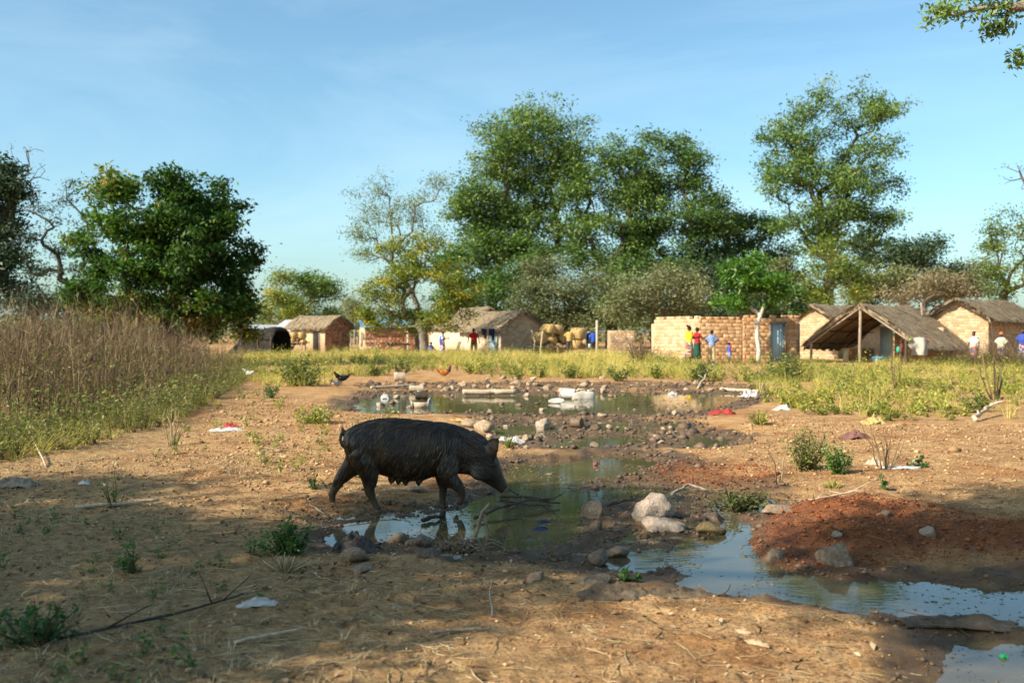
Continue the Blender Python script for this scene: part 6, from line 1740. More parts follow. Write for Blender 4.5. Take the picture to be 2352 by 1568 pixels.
rock("flat muddy rock left of the red heap, in the channel mouth", 1645, 1196, 60, 28, 'B', 6)
rock("low pale rock at the head of the channel", 1790, 1188, 66, 30, 'T', 7)
rock("big grey boulder on the water side of the red heap", 1932, 1308, 88, 68, me=rock_mesh(ROCK_H, 51, 3, .3))
rock("upright grey boulder at the red heap's left corner", 1786, 1292, 50, 50, me=rock_mesh(ROCK_H, 52, 3, .3))
rock("half buried grey rock on top of the red heap", 2035, 1206, 38, 24, me=rock_mesh(ROCK_H, 53, 3, .3))
rock("small pale knobbly stone on the front of the red heap", 2136, 1262, 40, 32, me=big_w2, rz=2.0)
rock("pale stone chips on the red heap's front slope", 1925, 1262, 34, 20, 'T', 12)
rock("muddy boulder between the pools in the middle mud", 1378, 1295, 64, 44, 'B', 13)
rock("broad muddy boulder right of the middle mud boulder", 1420, 1278, 80, 30, 'B', 14)
rock("flat grey speckled stone below the foreground puddle edge", 806, 1312, 86, 40, 'T', 15, me=rock_mesh(ROCK_T, 61, 3, .22))
rock("low pale clay lump in the foreground below the speckled stone", 828, 1334, 62, 22, 'T', 16)
rock("buried tan stone by the tangled roots", 985, 1300, 70, 30, 'B', 17)
rock("brown mud-caked stone standing in the puddle before the sow", 915, 1246, 62, 42, 'B', 18)
rock("wide mud-caked stone right of the stone before the sow", 965, 1256, 66, 36, 'B', 19)
rock("black wet rag-like lump at the puddle's near edge", 808, 1285, 70, 40, 'B', 20)
rock("buried stone on the trodden earth at lower centre", 1232, 1352, 56, 20, 'T', 21)
rock("mud-covered lump behind the muddy sack", 1370, 1362, 96, 30, 'B', 22)
rock("tan stone on the ground behind the sow's belly", 960, 1140, 42, 22, 'T', 23)
rock("big pale boulder at the small pool behind the sow's neck", 1112, 995, 62, 36, 'T', 24, me=rock_mesh(ROCK_T, 71, 3, .2))
rock("second tan boulder left of the pale pool boulder", 1078, 985, 52, 26, 'T', 25)
rock("white stone on the mud beyond the pool boulder", 1245, 985, 44, 26, 'T', 26, me=big_w, rz=1.)
# stones strewn around the far pond and pools
rs = random.Random(77); rsn = np.random.default_rng(77)
def strew(n, box, smin, smax, kinds, label, group, name="stone", ok=None):
    c = 0; tries = 0
    while c < n and tries < n * 60:
        tries += 1
        px = rs.uniform(box[0], box[1]); py = rs.uniform(box[2], box[3])
        x, y = gp(px, py); s = smax_([x], [y])
        if ok and not ok(s): continue
        w = smin * .75 + (smax - smin) * rs.random() ** 2.2 * 1.3
        kd = rs.choice(kinds)
        where = next(t for lim_, t in (((1200, "between far pond and puddle, behind the sow's head"), (1400, "between far pond and puddle, around the dark cup"), (9999, "between far pond and puddle, right of the dark cup")) if "on the mud" in label else ((1000, "towards its left end"), (1230, "near the bleached pole"), (1450, "around the white jerrycan"), (9999, "towards its right end"))) if px < lim_)
        lb = label.format(col="tan" if kd == "T" else "mud-brown", where=where)
        rock(lb, px, py, w, w * rs.uniform(.5, .85), kd, rs.random(), group + ", " + ("tan" if kd == "T" else "brown") + " ones " + (where if "{where}" in label else ""), name=name); c += 1
def smax_(x, y): return float(smax(PONDS, np.array(x), np.array(y))[0])
strew(110, (830, 1780, 884, 904), 9, 22, "TTTB", "small {col} stone on the pond's muddy far bank {where}", "stones along the far bank", ok=lambda s: s < .3)
strew(34, (860, 1620, 905, 948), 9, 20, "TTB", "{col} stone standing in the shallow far pond {where}", "stones in the far pond", ok=lambda s: s > .05)
strew(60, (1080, 1560, 955, 1050), 9, 26, "TTB", "{col} stone on the mud {where}", "stones between pond and puddle", ok=lambda s: s < .15)
strew(26, (1200, 1720, 1090, 1290), 10, 22, "BB", "small {col} stone in the mud around the pale rocks", "small stones around the pale rocks", ok=lambda s: s < .1)
strew(12, (1100, 1620, 868, 884), 10, 20, "TT", "{col} stone on the dry bank below the grass, {where}", "stones on the dry bank", ok=lambda s: s < 0)

# ------------------------------------------------------------------ rubbish around the pond
PLASTIC_W = noisy("dirty_white_plastic", [(.30, .25, .18), (.52, .47, .39), (.64, .60, .53)], 3, .5, .2, 10)
PLASTIC_Y = noisy("faded_yellow_plastic", [(.45, .28, .05), (.6, .40, .09), (.66, .5, .2)], 3, .5, .2, 10)
BAG_W = noisy("white_plastic_film", [(.36, .32, .27), (.55, .53, .49), (.66, .65, .63)], 6, .4, .5, 12, translucent=.2)
CLOTH_R = cloth("faded_red_cloth", (.30, .035, .03)); CLOTH_M = cloth("mauve_brown_cloth", (.16, .075, .06)); SACK = noisy("muddy_sack", [(.05, .036, .022), (.095, .068, .042), (.16, .12, .076)], 7, .9, .8, 30)
BLUE_P = noisy("dark_blue_plastic", [(.008, .016, .04), (.014, .03, .075), (.03, .05, .11)], 6, .3, .2)
def at_px(px, py, dz=0.0):
    x, y = gp(px, py); return np.array((x, y, max(gz(x, y), WATER_Z) + dz))
DEADLEAF = noisy('dead_leaf', [(.24, .16, .09), (.38, .27, .16), (.48, .36, .23)], 9, .8, .5)
# white jerrycan lying on its side, torn open
p = at_px(1338, 914)
T = empty("jerrycan", p - np.array((0, 0, .05)), R(12), "large torn white plastic jerrycan lying in the far pond", "jerrycan"); T.scale = (.85, .85, .78)
g = G(); th = np.arange(20) / 20 * 2 * PI
def sq(rx, rz, e=.45): return np.stack([0 * th, rx * np.sign(np.cos(th)) * np.abs(np.cos(th)) ** e, rz * np.sign(np.sin(th)) * np.abs(np.sin(th)) ** e], 1)
g.rings([np.array((x_, 0, .13)) + sq(ry, rz_) for x_, ry, rz_ in ((-.30, .10, .08), (-.27, .15, .12), (-.1, .16, .135), (.0, .15, .125), (.05, .16, .135), (.22, .16, .135), (.28, .14, .11), (.30, .10, .08))])
ob("body", g.mesh("body", [PLASTIC_W], True), T)
g = G(); g.tube([(-.20, -.05, .265), (-.12, -.05, .325), (.02, -.05, .325), (.10, -.05, .262)], .022, 8); ob("handle", g.mesh("handle", [PLASTIC_W], True), T)
g = G(); g.tube([(.16, -.02, .25), (.16, -.02, .31)], [.04, .036], 10); ob("spout", g.mesh("spout", [PLASTIC_W], True), T)
g = G(); g.box((.14, .17, .21), (.30, .012, .12), 0); ob("torn_flap", g.mesh("torn_flap", [PLASTIC_Y]), T)
# white hood-like broken bucket lying in front
p = at_px(1308, 914); T = empty("broken_bucket", p, R(-20), "broken white bucket lying on its side before the jerrycan", "bucket")
g = G(); rg_ = []
for x_, r_ in ((-.16, .16), (.0, .15), (.14, .13)): rg_.append(np.stack([0 * th + x_, r_ * np.cos(th), .10 + r_ * np.sin(th) * .8], 1))
g.rings(rg_, cap=False); g.rings([rg_[2], rg_[2] * np.array((1, .2, .2)) + np.array((0, 0, .08))], cap=True); ob("body", g.mesh("body", [PLASTIC_W], True), T)
g = G(); g.tube(np.concatenate([rg_[0], rg_[0][:1]]), .012, 6, cap=False); ob("rim", g.mesh("rim", [PLASTIC_W], True), T)
# round dish
p = at_px(1278, 924); g = G(); g.rings([np.stack([r_ * np.cos(th), r_ * .9 * np.sin(th), z_ + 0 * th], 1) for r_, z_ in ((.06, .005), (.15, .05), (.165, .055), (.145, .045), (.05, .015))])
T = empty("dish", p, .2, "shallow round dish half sunk in the far pond", "dish"); T.rotation_euler = (R(14), R(-8), .2); ob("bowl", g.mesh("bowl", [PLASTIC_W], True), T)
# tin with torn label and a bleached bone-like container
def can(name, label, px, py, r, l, ang, mat, hole=True, tilt=0.0, cat="container"):
    p = at_px(px, py); T = empty(name, p, ang, label, cat); T.rotation_euler = (0, tilt, ang)
    g = G(); rg_ = [np.stack([0 * th + x_, q * np.cos(th), r + q * np.sin(th)], 1) for x_, q in ((-l / 2, r * .96), (-l / 2 + .01, r), (-l * .1, r * .97), (l * .1, r * .98), (l / 2 - .01, r), (l / 2, r * .96))]
    g.rings(rg_, cap=False); g.add(rg_[0], [tuple(range(20))[::-1]])
    ob("shell", g.mesh("shell", [mat], True), T)
    q = G(); q.rings([rg_[-1], rg_[-1] + np.array((-.03, 0, 0)) * 1, rg_[-2] * np.array((1, .92, 1)) + np.array((-l * .25, 0, 0))], cap=True); ob("opening", q.mesh("opening", [DARK_IN], True), T)
    return T
CONC = noisy("bleached_clay", [(.30, .22, .14), (.42, .33, .23), (.54, .45, .34)], 6, .9, .5, 24)
can("jar", "bleached round jar lying on the bank below the small bush", 918, 882, .13, .30, .15, CONC)
can("pipe_stub", "short hollow clay pipe lying at the pond's far edge", 956, 900, .085, .34, .1, CONC)
can("black_tin", "black cylinder lying on the broken white crate in the pond", 968, 916, .085, .26, .05, noisy("rusty_tin", [(.02, .016, .012), (.05, .035, .024), (.12, .075, .04)], 6, .6, .4, 20))
can("clay_cup", "broken dark cup lying on its side between the pools", 1325, 984, .075, .16, 2.6, noisy("brown_cup", [(.07, .045, .025), (.13, .085, .05), (.22, .15, .09)], 5, .6, .4, 20), cat="cup")
# broken crate
p = at_px(966, 935); T = empty("broken_crate", p, .05, "broken pale box with one white end standing in the far pond", "box")
g = G(); g.box((0, 0, .06), (.36, .05, .16), .0); ob("side", g.mesh("side", [CONC]), T)
g = G(); g.add([(.16, -.03, 0), (.22, .06, 0), (.26, .05, .30), (.17, -.05, .20), (.18, .0, 0), (.24, .09, 0), (.28, .08, .29), (.19, -.02, .19)], [(0, 1, 2, 3), (7, 6, 5, 4), (0, 4, 5, 1), (1, 5, 6, 2), (2, 6, 7, 3), (3, 7, 4, 0)]); ob("end", g.mesh("end", [PLASTIC_W]), T); T.scale = (.8, .8, .75)
g = G(); g.add([(-.17, -.04, 0), (-.16, .05, 0), (-.22, .05, .20), (-.19, -.04, .14), (-.20, -.04, 0), (-.19, .05, 0), (-.25, .05, .19), (-.22, -.04, .13)], [(3, 2, 1, 0), (4, 5, 6, 7), (1, 5, 4, 0), (2, 6, 5, 1), (3, 7, 6, 2), (0, 4, 7, 3)]); ob("corner", g.mesh("corner", [CONC]), T)
# poles, sticks
def stick(name, label, pts, r0, r1, mat, cat="stick", seed=0, twigs=0, lift=0.0):
    rg = np.random.default_rng(seed)
    Q = [at_px(a, b) + np.array((0, 0, c + r0 * .6)) for a, b, c in pts]
    Q = np.array(Q); n = 12
    t = np.linspace(0, len(Q) - 1, n); i = np.minimum(t.astype(int), len(Q) - 2); f = (t - i)[:, None]
    P = Q[i] * (1 - f) + Q[i + 1] * f + rg.normal(0, r0 * .5, (n, 3)) * np.array((1, 1, .4))
    o0 = P[0].copy()
    g = G(); g.tube(P - o0, np.linspace(r0, r1, n), 7, a=.5)
    for _ in range(twigs):
        k = rg.integers(2, n - 1); d = rg.normal(0, 1, 3); d[2] = abs(d[2]) * .7; d /= np.linalg.norm(d); l = rg.uniform(.08, .3)
        g.tube([P[k] - o0, P[k] - o0 + d * l * .6, P[k] - o0 + d * l + rg.normal(0, .02, 3)], [r1, r1 * .7, r1 * .3], 5)
    return tag(ob(name, g.mesh(name, [mat], True), None, tuple(o0)), label, cat)
DARKSTICK = noisy("wet_dark_branch", [(.02, .014, .01), (.045, .03, .02), (.09, .062, .04)], 9, .6, .4, 40)
stick("pole", "thick bleached pole lying along the far pond edge", [(1062, 908, .04), (1180, 907, .05)], .065, .06, WOOD_PALE, "pole", 1)
stick("log", "pale log lying at the far bank right of the jerrycan", [(1655, 898, .02), (1742, 903, .02)], .04, .035, WOOD_PALE, "log", 2)
stick("pole", "thin pale pole lying at the pond's left end", [(850, 897, .02), (955, 893, .03)], .035, .03, WOOD_PALE, "pole", 3)
stick("branch", "dark twig arching over the puddle in front of the sow", [(1090, 1196, .02), (1150, 1178, .05), (1220, 1162, .06), (1285, 1160, .02)], .011, .006, DARKSTICK, "branch", 4, 5)
stick("branch", "wet black branch under the sow's snout", [(1150, 1142, .01), (1215, 1148, .03), (1262, 1152, .01)], .016, .008, DARKSTICK, "branch", 5, 3)
stick("branch", "dark twig lying across the mud strip beyond the puddle", [(1395, 1168, .01), (1440, 1160, .03), (1462, 1152, .03)], .010, .005, DARKSTICK, "branch", 6, 4)
stick("stick", "straight pale stick lying on the shaded earth at left", [(172, 1198, .01), (365, 1180, .02)], .016, .013, WOOD_PALE, "stick", 7)
stick("stick", "thick straw-coloured stalk lying in the foreground litter", [(540, 1532, .01), (690, 1505, .02)], .008, .006, WOOD_PALE, "stick", 8)
stick("stick", "brown stick lying on the sunlit earth at lower centre", [(990, 1508, .01), (1130, 1488, .01)], .007, .005, WOOD_GREY, "stick", 9)
stick("twig", "upright bluish twig casting a shadow at lower centre", [(1132, 1452, 0), (1126, 1440, .10), (1130, 1440, .16)], .006, .004, noisy("grey_twig", [(.09, .08, .075), (.14, .13, .125), (.2, .19, .18)], 9, .7, .3), "twig", 10)
stick("stick", "dry stick half in the mud left of the sow's hind foot", [(745, 1195, .05), (700, 1165, .02)], .007, .005, WOOD_GREY, "stick", 11, 2)
stick("stick", "long dark stalk in the lower left litter", [(130, 1520, .01), (420, 1455, .02), (560, 1410, .02)], .008, .005, DARKSTICK, "stick", 12, 3)
stick("stick", "bent pale reed at the foot of the scrub", [(85, 1005, .18), (62, 1030, .12), (105, 1095, .01)], .010, .008, WOOD_PALE, "reed", 13)
stick("branch", "pale driftwood branch lying in the grass at far right", [(2240, 985, .02), (2290, 965, .20)], .035, .02, WOOD_PALE, "branch", 14, 3)
stick("branch", "crooked pale branch leaning on the bank beyond the pond", [(1605, 895, 0), (1625, 880, .25), (1650, 868, .5)], .03, .015, WOOD_PALE, "branch", 15, 3)
stick("stick", "pair of crossed stems on the red heap's crest", [(1850, 1168, .03), (1960, 1162, .05)], .009, .005, WOOD_PALE, "stick", 16, 6)
stick("plank", "dark flat splinter lying at the puddle edge by the sow", [(970, 1198, .01), (1020, 1186, .02)], .018, .012, DARKSTICK, "splinter", 17)
stick("root_branch", "curved ribbed palm stalk lying on the mud", [(1545, 1138, .01), (1580, 1126, .06), (1625, 1130, .02)], .014, .010, WOOD_GREY, "stalk", 18)
# tangled roots
rg = np.random.default_rng(3); p = at_px(1060, 1268); g = G()
for i in range(46):
    a = rg.uniform(0, 6.3); l = rg.uniform(.1, .26)
    q = np.array([(0, 0, .02)] + [(math.cos(a) * l * t + rg.normal(0, .03), math.sin(a) * l * t * .7 + rg.normal(0, .03), .01 + .07 * math.sin(PI * t) * rg.random() + .02) for t in (.3, .6, 1)])
    q[-1, 2] = rg.uniform(-.01, .05); g.tube(q + rg.normal(0, .05, 3) * np.array((1, .6, .2)), np.array([.006, .005, .004, .002]) * rg.uniform(.4, 1.3), 5)
g.tube([(.06, 0, .03), (.10, .02, .14), (.13, .03, .25), (.18, .03, .31)], [.016, .014, .012, .008], 6); g.tube([(.14, 0, .0), (.17, .02, .12), (.145, .03, .24)], [.014, .011, .008], 6)
tag(ob("root_tangle", g.mesh("root_tangle", [noisy("dry_root", [(.10, .07, .045), (.20, .15, .095), (.32, .25, .165)], 9, .85, .5, 40)], True), None, tuple(p)), "tangled mass of dry roots at the puddle's near edge", "roots")
# crumpled cloths and film
def crumple(name, label, px, py, w, l, h, mat, seed, cat, rz=0.0, dz=0.0):
    p = at_px(px, py, dz); rg = np.random.default_rng(seed); n = 22
    U, Vv = np.meshgrid(np.linspace(-1, 1, n), np.linspace(-1, 1, n))
    r_ = np.sqrt(U ** 2 + Vv ** 2)
    o1, o2 = rg.uniform(0, 99, 2)
    z = h * (.45 + .9 * np.abs(fbm(U * 1.6 + o1, Vv * 1.6 + o2, seed, 3)) + .6 * fbm(U * 6 + o2, Vv * 4, seed + 5, 3)) * np.clip(1.15 - r_ ** 2 * .8, 0, 1)
    X_ = U * w / 2 * (1 + .25 * fbm(Vv * 2 + o1, U * 2, seed + 2, 2)) + .03 * fbm(U * 6, Vv * 6, seed + 9, 2) * w; Y_ = Vv * l / 2 * (1 + .3 * fbm(U * 2, Vv * 2 + o2, seed + 3, 2))
    idx = np.arange(n * n).reshape(n, n); F = np.stack([idx[:-1, :-1], idx[:-1, 1:], idx[1:, 1:], idx[1:, :-1]], 2).reshape(-1, 4)
    top = np.stack([X_, Y_, z + .004], 2).reshape(-1, 3); bot = top * np.array((1, 1, .85)) - np.array((0, 0, .006))
    g = G(); V = np.concatenate([top, bot]); g.add(V, np.concatenate([F, F[:, ::-1] + n * n]))
    rim = np.concatenate([idx[0], idx[1:, -1], idx[-1, -2::-1], idx[-2:0:-1, 0]]); rr = np.roll(rim, -1); g.add(V, np.stack([rim, rim + n * n, rr + n * n, rr], 1))
    return tag(ob(name, g.mesh(name, [mat], True), None, tuple(p), (0, 0, rz)), label, cat)
crumple("muddy_sack", "crumpled mud-caked sack in the right foreground", 1412, 1390, .36, .20, .055, SACK, 1, "sack", .1)
crumple("muddy_sack", "twisted end of muddy sacking at the channel's edge", 1560, 1388, .36, .12, .05, SACK, 2, "sack", -.05)
crumple("muddy_sack", "mud-caked sack on the ridge between the two right pools", 2200, 1442, .50, .16, .04, noisy("wet_sack", [(.045, .032, .022), (.085, .06, .04), (.15, .105, .07)], 7, .6, .8, 30), 3, "sack", -.15)
crumple("black_rag", "dark wet rag at the puddle's near left edge", 815, 1276, .26, .20, .10, noisy("wet_rag", [(.018, .014, .011), (.04, .03, .022), (.07, .05, .036)], 7, .5, .8, 30), 4, "rag")
crumple("paper_sheet", "white crumpled paper with red print on the sunlit earth", 518, 1005, .42, .26, .05, BAG_W, 5, "paper", .1)
crumple("red_wrapper", "small red wrapper lying on the white paper", 530, 996, .20, .12, .07, CLOTH_R, 6, "wrapper")
crumple("plastic_bag", "white plastic bag on the far bank at right", 1722, 912, .38, .22, .17, BAG_W, 7, "bag")
crumple("plastic_bag", "white plastic scrap in the far pond's left water", 885, 914, .20, .14, .12, BAG_W, 8, "bag")
crumple("plastic_film", "torn white plastic film in the shaded lower left litter", 590, 1428, .20, .05, .035, BAG_W, 9, "film", .3)
crumple("plastic_film", "grey plastic sheet lying by the sow's ear on the mud", 1172, 1018, .34, .20, .10, noisy("grey_film", [(.3, .29, .26), (.42, .4, .37), (.5, .49, .46)], 5, .5, .4), 10, "film")
crumple("red_rag", "dark red rag beside the small bush on bare earth", 1660, 962, .42, .12, .10, CLOTH_R, 11, "rag")
crumple("brown_rag", "mauve-brown rag lying behind the olive bush", 1965, 1020, .36, .20, .10, CLOTH_M, 12, "rag")
crumple("plastic_film", "pale plastic scrap at the edge of the right weeds", 1798, 952, .30, .16, .08, BAG_W, 13, "film")
crumple("white_scrap", "white scrap in the pond's far right shallows", 1545, 905, .20, .12, .07, BAG_W, 14, "scrap")
crumple("blue_plastic", "dark blue plastic floating in the puddle", 1240, 1212, .10, .05, .018, BLUE_P, 15, "plastic")
crumple("blue_plastic", "second dark blue plastic scrap nearer the sow", 1248, 1196, .08, .04, .016, BLUE_P, 16, "plastic", .3)
crumple("yellow_peelings", "heap of yellow peelings on the earth behind the sow's back", 1050, 972, .42, .14, .04, noisy("yellow_peel", [(.26, .16, .05), (.40, .26, .07), (.5, .36, .12)], 12, .7, .8, 30), 17, "peelings")
crumple("pink_shell", "reddish curved shard standing in the puddle's far arm", 1370, 1066, .07, .05, .055, CLOTH_M, 18, "shard")
crumple("green_scrap", "green plastic scrap floating in the near right pool", 2308, 1505, .03, .02, .012, cloth("green_plastic", (.01, .32, .12)), 19, "scrap", dz=.003)
crumple("dry_leaf", "pale dry leaf lying on the lower right earth", 1705, 1478, .085, .028, .010, DEADLEAF, 20, "leaf", -.6)
crumple("dry_leaf", "second pale dry leaf below the first on the lower right", 1738, 1512, .12, .03, .012, DEADLEAF, 21, "leaf", -.5)
crumple("flat_slate", "thin weathered board lying flat at lower centre", 1010, 1296, .24, .12, .018, noisy("grey_slate", [(.14, .12, .10), (.22, .19, .16), (.30, .27, .23)], 7, .8, .5), 22, "board", .1)
crumple("dead_leaf", "large yellowed leaf at the edge of the right weeds", 2008, 988, .34, .22, .12, noisy("yellowed_leaf", [(.26, .19, .06), (.38, .29, .10), (.45, .36, .15)], 7, .7, .5), 23, "leaf")
crumple("dead_leaf", "curled tan leaf under the dry twigs", 2010, 1088, .18, .09, .06, WOOD_PALE, 24, "leaf", -.4)
crumple("feathers", "scatter of white feathers under the dry twigs", 2065, 1098, .40, .14, .02, BAG_W, 25, "feathers")
crumple("white_scrap", "small white scrap on the shaded earth at left", 192, 1140, .10, .05, .03, BAG_W, 26, "scrap")
crumple("white_sack", "dirty white sack half hidden at the left picture edge", 30, 1142, .42, .16, .08, noisy("dirty_sack", [(.12, .095, .07), (.2, .165, .125), (.3, .255, .2)], 6, .8, .6), 27, "sack", .2)
# pale block beside the hen
p = at_px(770, 893); T = empty("clay_block", p, .3, "pale square block beside the black hen", "block")
T.location.z += .0
g = G(); g.box((0, 0, .07), (.24, .18, .15)); bm_ = g.mesh("block", [CONC]); ob("block", bm_, T)

# ------------------------------------------------------------------ yard furniture
STRAW_END = noisy("cut_straw_ends", [(.28, .17, .06), (.45, .30, .12), (.58, .42, .2)], 26, .9, 1.0, 90)
def bundle(px, py, d, r, l, yaw, label, seed, pitch=0.0):
    """round straw bundle seen at reference pixel (centre)"""
    rg = np.random.default_rng(seed); x = gx(px, d); z = zz(py, d)
    th = np.arange(18) / 18 * 2 * PI; g = G(); rr = []
    w = 1 + .07 * rg.normal(0, 1, 18)
    for t, s in ((-.5, .9), (-.46, 1.0), (-.2, .97), (0, .93), (.2, .98), (.46, 1.0), (.5, .9)):
        rr.append(np.stack([0 * th + t * l, r * s * w * np.cos(th), r * s * w * np.sin(th)], 1))
    g.rings(rr)
    T = empty("straw_bundle", (x, d, z), yaw, label, "straw bundle", "straw bundles"); T.rotation_euler = (0, pitch, yaw)
    b = ob("bundle", g.mesh("bundle", [STRAW_END], True), T)
    s = G(); n = 420
    th2 = rg.uniform(0, 2 * PI, n); x0 = rg.uniform(-.5, .3, n) * l; x1 = np.minimum(x0 + rg.uniform(.2, .6, n) * l, l * .56); q = r * rg.uniform(.98, 1.07, n)
    wv = .012
    A = np.stack([x0, q * np.cos(th2), q * np.sin(th2)], 1); B_ = np.stack([x0, q * np.cos(th2 + wv / r), q * np.sin(th2 + wv / r)], 1); C_ = np.stack([x1, q * 1.01 * np.cos(th2 + rg.normal(0, .05, n)), q * 1.01 * np.sin(th2)], 1)
    s.add(np.stack([A, B_, C_], 1).reshape(-1, 3), np.arange(3 * n).reshape(n, 3), 0, np.repeat(np.clip(rg.normal(.6, .2, n), 0, 1), 3))
    ob("straws", s.mesh("straws", [STRAW_Y]), T)["kind"] = "stuff"
    q = G()
    for t in (-.22, .2): q.tube([(t * l, r * .97 * math.cos(a), r * .97 * math.sin(a)) for a in np.linspace(0, 2 * PI, 15)], .014, 4, cap=False)
    ob("binding", q.mesh("binding", [WOOD_GREY]), T)
yb = R(-62)
for i, (px, py, r, dd, yaw, lab) in enumerate((
    (1237, 777, .36, 59.5, yb, "sunlit straw bundle at the upper left end of the rack"), (1260, 756, .30, 60.0, yb, "straw bundle topmost at the middle of the rack"), (1278, 757, .29, 60.6, yb, "straw bundle topmost at the back right of the rack"),
    (1262, 783, .30, 60.4, yb, "shaded straw bundle in the middle of the pile"), (1287, 774, .36, 60.8, yb, "large shaded straw bundle behind the tan-shirted person"), (1256, 800, .30, 59.8, yb, "straw bundle lowest at the front of the rack"),
    (1238, 800, .26, 60.2, yb, "low straw bundle at the left of the rack"), (1278, 800, .32, 60.4, yb, "low shaded straw bundle left of the tan-shirted person"), (1302, 790, .33, 61.0, yb, "straw bundle hidden behind the tan-shirted person"),
    (1328, 766, .36, 59.6, yb, "large straw bundle on top at the right end"), (1322, 792, .28, 59.2, yb, "straw bundle under the large right-end bundle"), (1340, 790, .32, 59.6, yb, "straw bundle lowest at the rack's right end"))):
    bundle(px, py, dd, r, .95, yaw + .15 * math.sin(i * 2.3), lab, 200 + i)
for i, (px, py, r, lab) in enumerate(((655, 776, .26, "straw bundle at the left of the little stack"), (672, 770, .24, "dark-ended straw bundle in the middle of the little stack"), (690, 771, .26, "straw bundle at the right of the little stack"), (668, 784, .26, "straw bundle at the bottom of the little stack"), (693, 786, .2, "small loose straw bundle hanging below the little stack"))):
    bundle(px, py, 70.5, r, .9, R(-50), lab, 230 + i)
def rack(label, x0, x1, y0, y1, h, nposts, seed, name="drying_rack", mat=WOOD_GREY, slats=9):
    cx, cy = (x0 + x1) / 2, (y0 + y1) / 2; T = empty(name, (cx, cy, gz(cx, cy)), 0, label, "rack")
    for i, (a, b) in enumerate([(x, y) for x in np.linspace(x0 + .1, x1 - .1, nposts) for y in (y0, y1)]): pole("post", [(a - cx, b - cy, -.2), (a - cx + .02, b - cy, h + .05)], .05, mat, T, seed=seed + i)
    for j, b in enumerate((y0, y1)): pole("rail", [(x0 - cx - .2, b - cy, h), (x1 - cx + .2, b - cy, h)], .05, mat, T, seed=seed + 20 + j)
    for j, a in enumerate(np.linspace(x0, x1, slats)): pole("slat", [(a - cx, y0 - cy - .15, h + .07), (a - cx, y1 - cy + .15, h + .07)], .03, mat, T, seed=seed + 30 + j, k=5)
    return T
rack("wooden drying rack loaded with straw bundles", gx(1205, 59.5), gx(1350, 60.5), 59.0, 61.2, .62, 3, 300)
rack("small wooden rack under the little straw stack", gx(650, 70.5), gx(700, 70.5), 70.0, 71.2, .75, 2, 340, slats=5)
# forked white posts of the big rack
for i, (px, d, lab, lean_) in enumerate(((1243, 57.6, "white crooked post leaning against the straw rack", .18), (1228, 58.4, "pale slanting stake left of the crooked white post", -.35))):
    x = gx(px, d); g = G(); g.tube([(0, 0, -.2), (-.04, 0, .45), (.02, 0, .9), (lean_ * .5, 0, 1.55)], [.05, .045, .045, .035], 7); tag(ob("crooked_post", g.mesh("crooked_post", [WOOD_PALE], True), None, (x, d, gz(x, d))), lab, "post")
# upright pole
x = gx(1371, 56.0); g = G(); g.tube([(0, 0, -.3), (.01, 0, 1.0), (0, 0, 2.1)], [.075, .07, .06], 9); tag(ob("upright_pole", g.mesh("upright_pole", [WOOD_PALE], True), None, (x, 56.0, gz(x, 56.0))), "straight pale upright pole right of the standing people", "pole")
# low table and poles at the left yard
rack("low dark wooden table frame in front of the long brick house", gx(890, 60), gx(932, 60), 60, 61, .72, 2, 380, "wooden_table", WOOD_DARK, 6)
for i, (px, h) in enumerate(((806, 1.15), (820, 1.2), (862, 1.0))):
    x = gx(px, 62); o = pole("fence_post", [(0, 0, -.2), (.02, 0, h)], .045, WOOD_GREY, None, seed=400 + i); o.location = (x, 62, gz(x, 62)); tag(o, ("leftmost thin post in front of the blue-roofed house", "second thin post in front of the blue-roofed house", "thin post before the long brick wall")[i], "post")
xa, xb = gx(806, 62), gx(862, 62); g = G(); g.tube([(0, 0, 1.08), ((xb - xa) * .35, 0, 1.05), (xb - xa, 0, 1.0)], .02, 5); tag(ob("fence_rail", g.mesh("fence_rail", [WOOD_GREY], True), None, (xa, 62.0, gz(xa, 62))), "thin rail tied across the posts before the blue-roofed house", "rail")
# pale door posts near the tree
for i, (px, d, h) in enumerate(((937, 64, 1.75), (957, 64, 1.7))):
    x = gx(px, d); o = pole("gate_post", [(0, 0, -.2), (0, 0, h)], .09 if i == 0 else .16, WOOD_PALE if i == 0 else CONC, None, seed=420 + i); o.location = (x, d, gz(x, d)); tag(o, ("pale post at the right end of the long brick house", "thick pale pillar between the pale post and the tree trunk")[i], "post")
